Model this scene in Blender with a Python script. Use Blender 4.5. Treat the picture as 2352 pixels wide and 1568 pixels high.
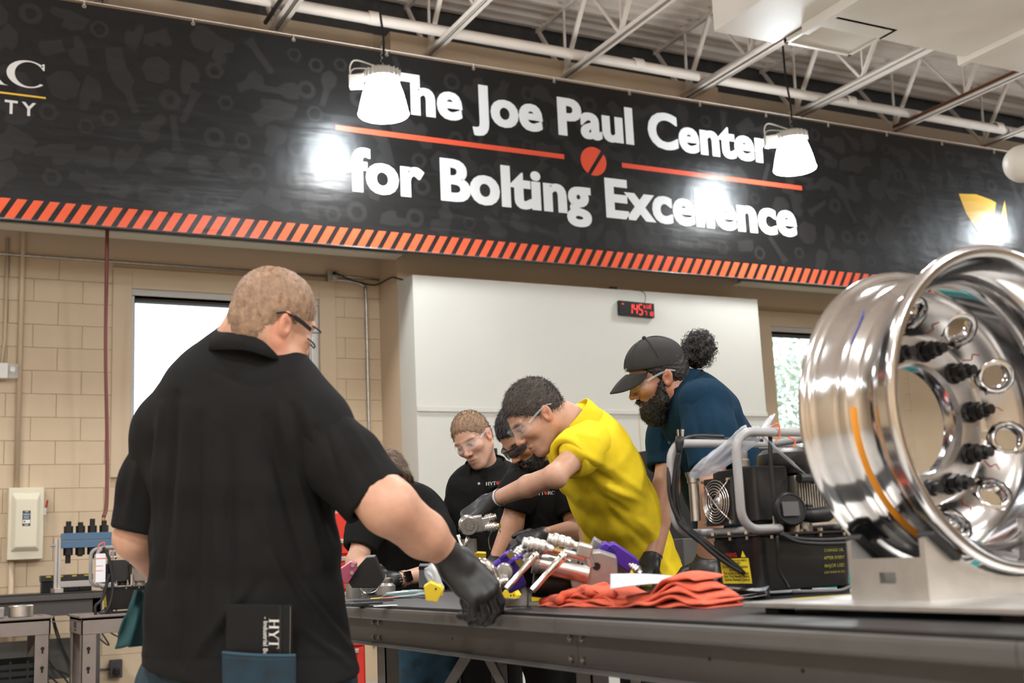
import bpy, bmesh, math, random
import numpy as np
from mathutils import Vector, Matrix
random.seed(7)
rng = np.random.default_rng(11)
scene = bpy.context.scene
for o in list(bpy.data.objects): bpy.data.objects.remove(o)
COL = scene.collection
PI = math.pi

# ------------------------------------------------------------------ camera
CAM_H = 1.10
FPX = 2734.5
c_p, c_r, c_y = .17642, -.04579, .4820
fw = np.array([math.sin(c_y)*math.cos(c_p), math.cos(c_y)*math.cos(c_p), math.sin(c_p)])
rt0 = np.array([math.cos(c_y), -math.sin(c_y), 0.])
up0 = np.cross(rt0, fw)
RT = math.cos(c_r)*rt0 + math.sin(c_r)*up0
UP = -math.sin(c_r)*rt0 + math.cos(c_r)*up0
CAMP = np.array([0., 0., CAM_H])
cam_d = bpy.data.cameras.new('camera'); cam = bpy.data.objects.new('camera', cam_d); COL.objects.link(cam)
cam_d.sensor_width = 36; cam_d.lens = FPX/2352*36
cam.matrix_world = Matrix(((RT[0],UP[0],-fw[0],0),(RT[1],UP[1],-fw[1],0),(RT[2],UP[2],-fw[2],CAM_H),(0,0,0,1)))
cam_d.dof.use_dof = True; cam_d.dof.focus_distance = 4.6; cam_d.dof.aperture_fstop = 4.0
cam_d.clip_start = .05
scene.camera = cam
scene.cycles.max_bounces = 5; scene.cycles.diffuse_bounces = 3; scene.cycles.glossy_bounces = 3; scene.cycles.transmission_bounces = 4; scene.cycles.transparent_max_bounces = 10
scene.cycles.caustics_reflective = False; scene.cycles.caustics_refractive = False

# ------------------------------------------------------------------ sky, exposure
world = bpy.data.worlds.new('world'); scene.world = world; world.use_nodes = True
nt = world.node_tree; bg = nt.nodes['Background']
bg.inputs[0].default_value = (.83, .92, 1, 1); bg.inputs[1].default_value = 5.5
vs = scene.view_settings
vs.view_transform = 'Standard'; vs.look = 'None'; vs.gamma = 1; vs.use_curve_mapping = False
vs.exposure = 0.08
LAMP_W = 36.0      # watts of each high-bay lamp along the banner
LAMP_GLOW = 62.0    # brightness of the lamp's refractor

# ------------------------------------------------------------------ helpers: picture ray -> point in the room
def ray(x, y): return RT*(x-1176)/FPX - UP*(y-784)/FPX + fw
def at(x, y, D): return CAMP + ray(x, y)*D
def onY(x, y, Y): d = ray(x, y); return CAMP + d*Y/d[1]
def onX(x, y, X): d = ray(x, y); return CAMP + d*X/d[0]
def onZ(x, y, Z): d = ray(x, y); return CAMP + d*(Z-CAM_H)/d[2]
def V3(p): return np.array([float(p[0]), float(p[1]), float(p[2])])
def unit(v): v = np.asarray(v, float); return v/np.linalg.norm(v)

# ------------------------------------------------------------------ helpers: objects
def link(o, parent=None):
    COL.objects.link(o)
    if parent is not None: o.parent = parent
    return o
def tag(o, label=None, cat=None, group=None, kind=None):
    if label: o['label'] = label
    if cat: o['category'] = cat
    if group: o['group'] = group
    if kind: o['kind'] = kind
    return o
def empty(name, loc=(0,0,0), label=None, cat=None, group=None):
    o = bpy.data.objects.new(name, None); o.empty_display_size = .1
    o.location = [float(v) for v in loc]; link(o)
    return tag(o, label, cat, group)
def origin_of(o):
    w = np.zeros(3)
    while o is not None:
        w = w + np.array(o.location); o = o.parent
    return w
def mesh_obj(name, verts, faces, mat, parent=None, smooth=False, bevel=0, loc=None, subsurf=0, edge_split=None):
    verts = np.asarray(verts, float)
    if parent is not None: off = origin_of(parent)
    elif loc is not None: off = np.asarray(loc, float)
    else:
        off = np.array([(verts[:,0].min()+verts[:,0].max())/2, (verts[:,1].min()+verts[:,1].max())/2, verts[:,2].min()])
    me = bpy.data.meshes.new(name)
    me.from_pydata([tuple(v) for v in verts-off], [], faces); me.validate()
    o = bpy.data.objects.new(name, me); link(o, parent)
    if parent is None: o.location = off
    for m in (mat if isinstance(mat, (list, tuple)) else [mat]): me.materials.append(m)
    if smooth:
        me.polygons.foreach_set('use_smooth', [True]*len(me.polygons))
        if smooth is not True:
            me.set_sharp_from_angle(angle=smooth)
    if bevel:
        b = o.modifiers.new('bevel', 'BEVEL'); b.width = bevel; b.segments = 2; b.limit_method = 'ANGLE'; b.angle_limit = math.radians(40)
    if subsurf:
        s = o.modifiers.new('sub', 'SUBSURF'); s.levels = subsurf; s.render_levels = subsurf
    return o
def frame(z, x=None):
    z = unit(z)
    if x is None: x = (0,0,1) if abs(z[2]) < .9 else (1,0,0)
    x = np.asarray(x, float); x = unit(x - z*(x@z)); y = np.cross(z, x)
    return x, y, z
class MB:
    """collects simple solids, builds ONE mesh object"""
    def __init__(s, M=None): s.v = []; s.f = []; s.M = M
    def tr(s, p):
        p = np.asarray(p, float)
        if s.M is None: return p
        o, a, b, c = s.M
        return o + p[...,0:1]*a + p[...,1:2]*b + p[...,2:3]*c
    def add(s, v, f):
        n = len(s.v); s.v.extend(s.tr(np.asarray(v, float)).tolist()); s.f.extend([tuple(i+n for i in q) for q in f]); return s
    def box(s, c, d, ax=None):
        c = V3(c); d = np.asarray(d, float)/2
        if ax is None: ax = np.eye(3)
        v = [c + i*d[0]*ax[0] + j*d[1]*ax[1] + k*d[2]*ax[2] for i in (-1,1) for j in (-1,1) for k in (-1,1)]
        return s.add(v, [(0,1,3,2),(4,6,7,5),(0,4,5,1),(2,3,7,6),(0,2,6,4),(1,5,7,3)])
    def bb(s, a, b): a = V3(a); b = V3(b); return s.box((a+b)/2, np.abs(b-a))
    def beam(s, p, q, w, h, up=None):
        p = V3(p); q = V3(q); x, y, z = frame(q-p, up)
        return s.box((p+q)/2, (h, w, np.linalg.norm(q-p)), (x, y, z))
    def cyl(s, p, q, r, n=16, r2=None, cap=True):
        p = V3(p); q = V3(q); r2 = r if r2 is None else r2; x, y, z = frame(q-p)
        a = np.arange(n)*2*PI/n
        c = np.cos(a)[:,None]*x + np.sin(a)[:,None]*y
        v = np.vstack([p + c*r, q + c*r2]); f = [(i,(i+1)%n,n+(i+1)%n,n+i) for i in range(n)]
        if cap: f += [tuple(range(n-1,-1,-1)), tuple(range(n,2*n))]
        return s.add(v, f)
    def hexa(s, p, q, r): return s.cyl(p, q, r, 6)
    def tube(s, pts, r, n=8, closed=False, cap=True):
        P = [V3(p) for p in pts]; m = len(P); rr = r if hasattr(r, '__len__') else [r]*m
        x = None; v = []
        for i in range(m):
            t = (P[(i+1)%m]-P[i-1]) if closed else (P[min(i+1,m-1)]-P[max(i-1,0)])
            if np.linalg.norm(t) < 1e-9: t = np.array([0,0,1.])
            x, y, z = frame(t, x if x is not None and abs(unit(t)@x) < .98 else None)
            for a in range(n):
                v.append(P[i] + rr[i]*(math.cos(2*PI*a/n)*x + math.sin(2*PI*a/n)*y))
        f = []
        for i in range(m if closed else m-1):
            j = (i+1)%m
            for a in range(n): f.append((i*n+a, i*n+(a+1)%n, j*n+(a+1)%n, j*n+a))
        if cap and not closed: f += [tuple(range(n-1,-1,-1)), tuple((m-1)*n+a for a in range(n))]
        return s.add(v, f)
    def lathe(s, prof, o, ax, n=32, cap=False, ref=None, a0=0., a1=2*PI):
        """prof: (radius, height along ax)"""
        o = V3(o); x, y, z = frame(ax, ref); full = abs(a1-a0-2*PI) < 1e-6
        k = n if full else n+1; v = []
        for (r, h) in prof:
            for i in range(k):
                a = a0 + (a1-a0)*i/n
                v.append(o + z*h + r*(math.cos(a)*x + math.sin(a)*y))
        f = []
        for j in range(len(prof)-1):
            for i in range(n): f.append((j*k+i, j*k+(i+1)%k, (j+1)*k+(i+1)%k, (j+1)*k+i))
        if cap: f += [tuple(range(k-1,-1,-1)), tuple((len(prof)-1)*k+i for i in range(k))]
        return s.add(v, f)
    def prism(s, poly, o, x, y, t):
        """poly 2D outline in the plane (x,y) at o, extruded by vector t"""
        o = V3(o); x = V3(x); y = V3(y); t = V3(t); n = len(poly)
        a = [o + p[0]*x + p[1]*y for p in poly]
        v = a + [q + t for q in a]
        return s.add(v, [tuple(range(n-1,-1,-1)), tuple(range(n,2*n))] + [(i,(i+1)%n,n+(i+1)%n,n+i) for i in range(n)])
    def flat(s, poly, o, x, y):
        o = V3(o); n = len(poly)
        return s.add([o + p[0]*V3(x) + p[1]*V3(y) for p in poly], [tuple(range(n))])
    def sphere(s, c, r, n=12, m=8):
        c = V3(c); r = np.ones(3)*r; v = []
        for j in range(m+1):
            th = PI*j/m
            for i in range(n): v.append(c + r*np.array([math.sin(th)*math.cos(2*PI*i/n), math.sin(th)*math.sin(2*PI*i/n), math.cos(th)]))
        f = [(j*n+i, (j+1)*n+i, (j+1)*n+(i+1)%n, j*n+(i+1)%n) for j in range(m) for i in range(n)]
        return s.add(v, f)
    def build(s, name, mat, parent=None, **k): return mesh_obj(name, s.v, s.f, mat, parent, **k)
def spline(pts, n=6):
    """Catmull-Rom through pts"""
    P = [V3(p) for p in pts]; P = [2*P[0]-P[1]] + P + [2*P[-1]-P[-2]]; out = []
    for i in range(1, len(P)-2):
        for k in range(n):
            t = k/n
            out.append(.5*((2*P[i]) + (P[i+1]-P[i-1])*t + (2*P[i-1]-5*P[i]+4*P[i+1]-P[i+2])*t*t + (3*P[i]-P[i-1]-3*P[i+1]+P[i+2])*t**3))
    out.append(P[-2]); return out
def copy_tree(o, parent=None):
    c = o.copy(); COL.objects.link(c); c.parent = parent
    for ch in list(o.children): copy_tree(ch, c)
    return c
def text_mesh(txt, bold=0., extrude=0., res=4, spacing=1.0):
    cu = bpy.data.curves.new('t', 'FONT'); cu.body = txt; cu.size = 1; cu.offset = bold; cu.extrude = extrude
    cu.resolution_u = res; cu.space_character = spacing
    o = bpy.data.objects.new('t', cu); COL.objects.link(o)
    dg = bpy.context.evaluated_depsgraph_get(); me = bpy.data.meshes.new_from_object(o.evaluated_get(dg))
    v = np.array([tuple(q.co) for q in me.vertices]); f = [tuple(p.vertices) for p in me.polygons]
    bpy.data.objects.remove(o); bpy.data.curves.remove(cu); bpy.data.meshes.remove(me)
    return v, f
def put_text(txt, o, x, y, width=None, height=None, bold=0., center=True, spacing=1.0, squeeze=1.):
    """returns verts/faces of the lettering laid on the plane o + x,y (unit vectors), fitted to width or cap height"""
    v, f = text_mesh(txt, bold, spacing=spacing)
    w = v[:,0].max()-v[:,0].min(); h = v[:,1].max()-v[:,1].min()
    s = width/w if width else height/h
    if width and height: sx, sy = width/w, height/h
    else: sx, sy = s*squeeze, s
    u = (v[:,0]-v[:,0].min())*sx - (w*sx/2 if center else 0); q = v[:,1]*sy
    return (V3(o) + u[:,None]*V3(x) + q[:,None]*V3(y)), f

# ------------------------------------------------------------------ materials
MATS = {}
def mat(name, col, rough=.5, metal=0., var=0., vscale=8., bump=0., bscale=60., spec=.5, emit=None, estr=1., coat=0., sss=0., aniso=None, trans=0., ior=1.45, alpha=1., vcol=None, stretch=None, sheen=0., bdist=.002):
    if name in MATS: return MATS[name]
    m = bpy.data.materials.new(name); m.use_nodes = True; nt = m.node_tree; b = nt.nodes['Principled BSDF']
    b.inputs['Base Color'].default_value = (*col, 1); b.inputs['Roughness'].default_value = rough; b.inputs['Metallic'].default_value = metal
    b.inputs['Specular IOR Level'].default_value = spec; b.inputs['Coat Weight'].default_value = coat; b.inputs['IOR'].default_value = ior
    b.inputs['Transmission Weight'].default_value = trans; b.inputs['Alpha'].default_value = alpha; b.inputs['Sheen Weight'].default_value = sheen
    if sss: b.inputs['Subsurface Weight'].default_value = sss; b.inputs['Subsurface Radius'].default_value = (.012,.005,.003); b.inputs['Subsurface Scale'].default_value = .6
    if emit: b.inputs['Emission Color'].default_value = (*emit, 1); b.inputs['Emission Strength'].default_value = estr
    tc = nt.nodes.new('ShaderNodeTexCoord'); src = tc.outputs['Object']
    if stretch:
        mp = nt.nodes.new('ShaderNodeMapping'); mp.inputs['Scale'].default_value = stretch; nt.links.new(src, mp.inputs[0]); src = mp.outputs[0]
    base = None
    if vcol:
        a = nt.nodes.new('ShaderNodeVertexColor'); a.layer_name = vcol; base = a.outputs[0]
    if var:
        n = nt.nodes.new('ShaderNodeTexNoise'); n.inputs['Scale'].default_value = vscale; n.inputs['Detail'].default_value = 5; nt.links.new(src, n.inputs[0])
        mr = nt.nodes.new('ShaderNodeMapRange'); mr.inputs[1].default_value = .3; mr.inputs[2].default_value = .7; mr.inputs[3].default_value = 1-var; mr.inputs[4].default_value = 1+var
        nt.links.new(n.outputs[0], mr.inputs[0])
        mx = nt.nodes.new('ShaderNodeMix'); mx.data_type = 'RGBA'; mx.blend_type = 'MULTIPLY'; mx.inputs[0].default_value = 1
        if base: nt.links.new(base, mx.inputs[6])
        else: mx.inputs[6].default_value = (*col, 1)
        nt.links.new(mr.outputs[0], mx.inputs[7]); base = mx.outputs[2]
        mr2 = nt.nodes.new('ShaderNodeMapRange'); mr2.inputs[3].default_value = max(0, rough-.6*var*rough); mr2.inputs[4].default_value = min(1, rough+.6*var*rough)
        nt.links.new(n.outputs[0], mr2.inputs[0]); nt.links.new(mr2.outputs[0], b.inputs['Roughness'])
    if base: nt.links.new(base, b.inputs['Base Color'])
    if bump:
        n2 = nt.nodes.new('ShaderNodeTexNoise'); n2.inputs['Scale'].default_value = bscale; n2.inputs['Detail'].default_value = 3; nt.links.new(src, n2.inputs[0])
        bp = nt.nodes.new('ShaderNodeBump'); bp.inputs['Strength'].default_value = bump; bp.inputs['Distance'].default_value = bdist
        nt.links.new(n2.outputs[0], bp.inputs['Height']); nt.links.new(bp.outputs[0], b.inputs['Normal'])
    MATS[name] = m; return m
M_wall = mat('painted block', (.56,.43,.29), .55, var=.05, vscale=3, bump=.25, bscale=160)
M_wall2 = mat('painted smooth wall', (.55,.42,.29), .55, var=.03, vscale=2)
M_mortar = mat('painted mortar', (.48,.36,.24), .7)
M_white = mat('white board', (.56,.55,.505), .35, var=.02, vscale=1.5)
M_trimw = mat('window frame paint', (.62,.60,.56), .4)
M_steelw = mat('painted roof steel', (.68,.59,.51), .5, var=.05, vscale=4)
M_deck = mat('painted roof deck', (.60,.51,.44), .55, var=.06, vscale=3)
M_darkgap = mat('dark steel', (.05,.047,.045), .6, var=.3, vscale=5)
M_duct = mat('painted duct', (.66,.60,.52), .45, var=.04, vscale=3)
M_floor = mat('sealed concrete', (.42,.40,.37), .3, var=.12, vscale=2)
M_steel = mat('brushed steel', (.55,.53,.50), .3, 1., var=.1, vscale=20)
M_chrome = mat('polished nickel', (.78,.76,.73), .13, 1.)
M_galv = mat('galvanised conduit', (.48,.46,.43), .4, .9, var=.15, vscale=30)
M_black = mat('black plastic', (.009,.009,.009), .45, spec=.35)
M_rubber = mat('black rubber', (.012,.012,.013), .6)
M_glass = mat('window glass', (1,1,1), .02, trans=1., ior=1.02, spec=.2)
# ================================================================== the room
YW, YV, YP, YB = 10.9, 10.41, 10.03, 9.87      # block wall, bump-out, white panel box, banner
XP0, XP1 = 4.23, 8.285
Z_TOP = 6.92
def struct(o): o['kind'] = 'structure'; return o
struct(MB().bb((-8,-8,-.1),(18,YW+.4,0)).build('floor', M_floor))
# windows in the back wall: (x0,x1,z0,z1)
W1 = (1.84, 3.60, 2.02, 3.56); W2 = (9.16, 11.0, 2.02, 3.56)
wb = MB()
xs = [-8, W1[0], W1[1], W2[0], W2[1], 18]
for i in range(5):
    if i in (1, 3):
        wb.bb((xs[i], YW, 0), (xs[i+1], YW+.3, W1[2])); wb.bb((xs[i], YW, W1[3]), (xs[i+1], YW+.3, 6.48))
    else: wb.bb((xs[i], YW, 0), (xs[i+1], YW+.3, 6.48))
wall_back = struct(wb.build('wall_back', M_mortar))
# painted concrete blocks, proud of the joints
bl = .4064; bh = .2032; jt = .003
def block_mesh(w):
    return MB().bb((-w/2, -.008, -bh/2+jt/2), (w/2, .01, bh/2-jt/2))
_bm = {}
def block(x0, x1, zc):
    w = round(x1-x0-jt, 3)
    if w < .03: return
    if w not in _bm:
        o = block_mesh(w).build('block', M_wall, loc=(0,0,0), bevel=.0018); _bm[w] = o.data
        o.parent = wall_back
    else:
        o = bpy.data.objects.new('block', _bm[w]); link(o, wall_back)
        b = o.modifiers.new('bevel', 'BEVEL'); b.width = .0018; b.segments = 1
    o.location = Vector(((x0+x1)/2, YW, zc)) - wall_back.location
def courses(xa, xb, holes, n0, n1):
    for k in range(n0, n1):
        zc = (k+.5)*bh; off = (k%2)*bl/2
        x = math.floor((xa-.4)/bl)*bl + off
        while x < xb:
            a, b = max(x, xa), min(x+bl, xb); segs = [(a, b)]
            for (h0, h1, z0, z1) in holes:
                if z0 < zc < z1:
                    ns = []
                    for (p, q) in segs:
                        if q <= h0 or p >= h1: ns.append((p, q))
                        else:
                            if p < h0: ns.append((p, h0))
                            if q > h1: ns.append((h1, q))
                    segs = ns
            for (p, q) in segs:
                if q-p > .03: block(p, q, zc)
            x += bl
courses(.3, XP0, [(1.68, 3.76, 1.91, 3.80)], 2, 19)
courses(8.30, 11.3, [(9.0, 11.2, 1.91, 3.80)], 2, 19)
m = MB().bb((-8, YW-.008, 0),(.3, YW, 19*bh)).bb((11.3, YW-.008, 0),(18, YW, 19*bh)).bb((.3, YW-.008, 0),(XP0, YW, 2*bh)).bb((8.3, YW-.008, 0),(11.3, YW, 2*bh))
o = m.build('block_courses', M_wall, wall_back); o['kind'] = 'stuff'
MB().bb((-8, YW-.012, 19*bh), (XP0, YW, 6.48)).bb((XP1, YW-.012, 19*bh), (18, YW, 6.48)).build('lintel', M_wall2, wall_back)
# other walls of the hall, behind the camera
struct(MB().bb((-8.3,-8,0),(-8,YW+.3,6.48)).build('wall_left', M_wall2))
struct(MB().bb((18,-8,0),(18.3,YW+.3,6.48)).build('wall_right', M_wall2))
struct(MB().bb((-8.3,-8.3,0),(18.3,-8,6.48)).build('wall_front', M_wall2))
# corrugated roof deck
pr = []; pitch = .17; y = -8.3
while y < YW+.5:
    pr += [(y, Z_TOP), (y+.07, Z_TOP), (y+.09, Z_TOP-.045), (y+.15, Z_TOP-.045)]; y += pitch
v = [(-8.3, a, b) for a, b in pr] + [(18.3, a, b) for a, b in pr]; n = len(pr)
struct(mesh_obj('ceiling', v + [(-8.3,-8.3,Z_TOP+.2),(18.3,-8.3,Z_TOP+.2),(18.3,YW+.5,Z_TOP+.2),(-8.3,YW+.5,Z_TOP+.2)], [(i,i+1,n+i+1,n+i) for i in range(n-1)] + [(2*n,2*n+1,2*n+2,2*n+3)], M_deck))
struct(MB().bb((-8, YW+.05, 6.48),(18, YW+.3, Z_TOP+.1)).build('wall_upper', M_darkgap))
# steel wall girder behind the banner, its bottom flange shows under it
g = MB()
for a, b in ((-8, XP0), (8.28, 18)):
    g.bb((a, 10.25, 3.955),(b, 10.45, 3.97)).bb((a, 10.345, 3.97),(b, 10.355, 4.6)).bb((a, 10.25, 4.6),(b, 10.45, 4.615))
struct(g.build('trim_1', mat('girder paint', (.60,.55,.47), .5), bevel=.002))
# bump-out above and behind the white panel
struct(MB().bb((XP0, YV, 0),(8.28, YW, 6.3)).build('wall_bump_out', M_wall2))
pb = MB().bb((XP0, YP, 0),(XP1, YV, 3.71)).build('wall_panel', M_white); struct(pb)
# lower rail and joints of the panel
r = MB().bb((XP0, YP-.018, 2.425),(XP1, YP, 2.47)).build('rail', M_white, pb, bevel=.002)
for xx in (5.55, 6.65, 7.6): MB().bb((xx-.004, YP-.004, .2),(xx+.004, YP, 2.425)).build('joint_strip', M_wall2, pb)
# window surrounds and windows
def window(n, W, tr):
    x0, x1, z0, z1 = W; t0, t1, tz0, tz1 = tr
    s = MB()
    y0, y1 = YW-.026, YW-.001
    s.bb((t0,y0,tz0),(x0,y1,tz1)).bb((x1,y0,tz0),(t1,y1,tz1)).bb((x0,y0,z1+.06),(x1,y1,tz1)).bb((x0,y0,tz0),(x1,y1,z0))
    struct(s.build('trim_%d' % (n+1), M_wall2, bevel=.003))
    w = MB()
    w.bb((x0,YW,z1+.0),(x1,YW+.12,z1+.06)).bb((x0,YW+.02,z0),(x0+.03,YW+.12,z1)).bb((x1-.06,YW+.02,z0),(x1,YW+.12,z1)).bb((x0,YW-.03,z0-.03),(x1,YW+.12,z0+.03))
    wo = struct(w.build('window_%d' % n, M_trimw, bevel=.003))
    f = MB()
    for a, b, c, d in ((x0+.03,x0+.055,z0,z1),(x1-.085,x1-.06,z0,z1),(x0,x1,z1-.04,z1),(x0,x1,z0+.03,z0+.07)): f.bb((a,YW+.12,c),(b,YW+.16,d))
    f.build('sash', mat('dark sash', (.10,.10,.11), .4), wo)
    MB().bb((x0,YW+.138,z0),(x1,YW+.142,z1)).build('pane', M_glass, wo)
window(1, W1, (1.675, 3.76, 1.915, 3.805)); window(2, W2, (8.96, 11.2, 1.915, 3.80))
# outdoors: lawn and trees seen through the windows
struct(MB().bb((-30, YW+.6, -.3),(70, 70, -.1)).build('lawn', mat('lawn', (.12,.2,.06), .9, var=.3, vscale=.5)))
def tree(loc, h, r, label, seed, col):
    R = np.random.default_rng(seed)
    e = empty('tree', loc, label, 'tree', 'trees beyond the windows')
    L = np.array(loc)
    MB().tube([L, L+(.1,0,h*.3), L+(0,.1,h*.55), L+(.05,0,h*.8)], [.16,.13,.09,.04], 8).build('trunk', mat('bark', (.13,.09,.06), .9), e)
    nl = 5200; d = R.normal(size=(nl,3)); d /= np.linalg.norm(d,axis=1)[:,None]
    cl = R.normal(size=(46,3)); cl = cl/np.linalg.norm(cl,axis=1)[:,None]*R.uniform(.3,1,46)[:,None]*np.array([r,r,h*.42]) + L + np.array([0,0,h*.58])
    k = R.integers(0,46,nl); p = cl[k] + d*R.uniform(.1,1,nl)[:,None]*r*.34
    a = R.normal(size=(nl,3)); a /= np.linalg.norm(a,axis=1)[:,None]; b = np.cross(a, d); b /= np.linalg.norm(b,axis=1)[:,None]+1e-9
    sz = R.uniform(.06,.12,nl)[:,None]
    v = np.concatenate([p-a*sz, p+b*sz*.5, p+a*sz, p-b*sz*.5],1).reshape(-1,3)
    f = [(4*i,4*i+1,4*i+2,4*i+3) for i in range(nl)]
    o = mesh_obj('foliage', v, f, col, e); o['kind'] = 'stuff'
leaf1 = mat('pale leaves', (.50,.53,.47), .6, var=.3, vscale=1); leaf2 = mat('green leaves', (.16,.30,.24), .6, var=.3, vscale=1)
tree((17.2, 20.5, -.1), 7.0, 2.3, 'pale-leaved tree outside the right-hand window', 1, leaf1)
tree((20.9, 26.5, -.1), 9.0, 2.6, 'taller green tree behind the pale tree outside the right window', 2, leaf2)
tree((7.9, 24.0, -.1), 5.9, 1.5, 'green tree low in the right corner of the left window', 3, leaf2)

# ------------------------------------------------------------------ roof joists (run towards the wall)
ZB, ZC = 6.10, 6.84
JX = [1.46+1.588*i for i in range(9)]
ordn = ['leftmost','second','third','fourth','fifth','sixth','seventh','eighth','rightmost']
def joist(i, X):
    e = empty('roof_joist', (X, 10.4, ZB), 'white open-web steel roof joist, %s from the left' % ordn[i] if 0 < i < 8 else '%s white open-web steel roof joist' % ordn[i], 'joist', 'steel roof joists')
    y0, y1 = -7.8, 10.42
    for s in (-1, 1):
        MB().bb((X+s*.014, y0, ZB),(X+s*.062, y1, ZB+.006)).bb((X+s*.014, y0, ZB),(X+s*.019, y1, ZB+.05)).build('bottom_chord', M_steelw, e)
        MB().bb((X+s*.014, y0, ZC+.06),(X+s*.066, YW+.1, ZC+.066)).bb((X+s*.014, y0, ZC),(X+s*.019, YW+.1, ZC+.066)).build('top_chord', M_steelw, e)
    y = y1-.02
    MB().beam((X, y, ZB+.03), (X, YW+.02, ZC+.02), .035, .035).build('web', M_steelw, e)
    k = 0
    while y > 2.0:
        MB().beam((X, y, ZB+.03), (X, y-.55, ZC+.03), .03, .045, up=(1,0,0)).build('web', M_steelw, e)
        MB().beam((X+.0, y-.03, ZB+.03), (X, y-.06, ZC+.03), .022, .022, up=(1,0,0)).build('web', M_steelw, e)
        MB().beam((X, y-.55, ZC+.03), (X, y-1.12, ZB+.03), .03, .03, up=(1,0,0)).build('web', M_steelw, e)
        y -= 1.12; k += 1
for i, X in enumerate(JX): joist(i, X)
# conduits strapped to some joists
def pipe(name, pts, r, m, label, cat, group=None, n=10):
    o = MB().tube(pts, r, n).build(name, m, smooth=True); tag(o, label, cat, group); return o
pipe('conduit_run', [(JX[4]-.085,-7,ZB+.012),(JX[4]-.085,10.38,ZB+.012)], .02, M_steelw, 'pale conduit strapped along the left of the joist over the clock', 'pipe')
pipe('conduit_run', [(JX[4]+.085,-7,ZB+.012),(JX[4]+.085,10.38,ZB+.012)], .02, M_steelw, 'pale conduit strapped along the right of the joist over the clock', 'pipe')
pipe('conduit_run', [(JX[5]+.10,-7,ZB+.015),(JX[5]+.10,10.4,ZB+.015)], .025, M_steelw, 'pale conduit along the joist above the right-hand lamp', 'pipe')
pipe('copper_pipe', [(JX[6]-.10,-7,ZB+.02),(JX[6]-.10,10.3,ZB+.02)], .02, mat('copper', (.42,.2,.1), .35, .8), 'thin copper pipe running along a roof joist at the right', 'pipe')
pipe('copper_pipe', [(JX[1]-.12,-7,ZB+.02),(JX[1]-.12,10.3,ZB+.02)], .022, M_darkgap, 'dark pipe running along the second roof joist from the left', 'pipe')
pipe('sprinkler_pipe', [(-7.9,10.0,6.21),(17.9,10.0,6.17)], .055, M_steelw, 'thick white sprinkler main running under the roof along the back wall', 'pipe', n=20)
for a in (3.9, 6.9, 9.9, 12.4): MB().lathe([(.056,-.06),(.066,-.055),(.066,.055),(.056,.06)], (a,10.0,6.2), (1,0,-.0016), 20).build('coupling', M_steelw, bpy.data.objects['sprinkler_pipe'], smooth=.6)
pipe('sprinkler_branch', [(-7.9,7.2,6.42),(17.9,7.2,6.38)], .04, M_steelw, 'thinner white sprinkler branch pipe further under the roof', 'pipe', n=16)
# cross bridging
for k, yy in enumerate((8.6, 5.4)):
    pass
# ------------------------------------------------------------------ ducts
d = empty('air_duct', (7.5, 6.5, 5.55), 'big white rectangular air duct with a square grille under the roof', 'duct')
ZD = 5.55
DA = onZ(1625,70,ZD); DB = onZ(1765,98,ZD)
yd = 7.0
def duct_box(name, a, b, m=M_duct):
    return MB().bb(a, b).build(name, m, d, bevel=.006)
x_l = onZ(1640,80,ZD)[0]
pA = onZ(1640,72,ZD); pB = onZ(2110,105,ZD); pC = onZ(2352,168,ZD)
duct_box('duct_end', (pA[0], 4.0, ZD), (pA[0]+.68, pA[1], ZD+.42))
duct_box('duct_trunk', (pA[0]+.68, 3.0, ZD-.03), (pB[0]+.55, pB[1]-.02, ZD+.5))
duct_box('duct_main', (pB[0]+.63, 3.0, ZD-.06), (13.5, pC[1]-.1, ZD+.6))
for x in (pA[0]+.68, pB[0]+.59): MB().bb((x-.035, 3.0, ZD-.085),(x+.035, pB[1]+.06, ZD+.6)).build('flange', M_duct, d, bevel=.006)
for yy in (6.3, 5.1, 3.9): MB().bb((pA[0]+.02, yy-.008, ZD-.036),(pB[0]+.5, yy+.008, ZD-.024)).build('seam', M_duct, d)
gz = ZD-.03; g0 = onZ(1828,88,gz); g1 = onZ(1945,118,gz)
gx0, gx1 = onZ(1830,90,gz)[0], onZ(2000,78,gz)[0]; gy1 = onZ(1940,116,gz)[1]
gx0 = 6.98; gx1 = gx0+.78; gy1 = pB[1]+.38; gy0 = gy1-.62
gr = MB().bb((gx0,gy0,gz),(gx1,gy0+.04,gz+.05)).bb((gx0,gy1-.04,gz),(gx1,gy1,gz+.05)).bb((gx0,gy0,gz),(gx0+.04,gy1,gz+.05)).bb((gx1-.04,gy0,gz),(gx1,gy1,gz+.05)).build('grille_frame', M_duct, d, bevel=.004)
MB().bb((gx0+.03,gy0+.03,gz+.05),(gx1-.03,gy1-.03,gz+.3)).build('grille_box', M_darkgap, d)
for k in range(22):
    x = gx0+.05+k*(gx1-gx0-.1)/21
    MB().beam((x, gy0+.03, gz+.02), (x, gy1-.03, gz+.02), .02, .004, up=(.5,0,1)).build('slat', M_duct, gr)
# round duct end at the right edge
rd = empty('round_duct', (10.0, 7.4, 4.6), 'rounded white duct elbow at the right edge below the roof', 'duct')
c = at(2352,372,11.0)
pr = []
pts = spline([c+(-.02,-.0,-.02), c+(.35,-.25,.02), c+(.8,-.6,.1), c+(1.4,-1.1,.35), c+(1.7,-1.3,.9), c+(1.75,-1.35,1.6)], 5)
MB().tube(pts, .175, 24).sphere(pts[0], .175, 24, 14).build('elbow', M_duct, rd, smooth=.7)
MB().tube([pts[5], pts[6]], .182, 24).build('collar', M_duct, rd, smooth=.7)

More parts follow.
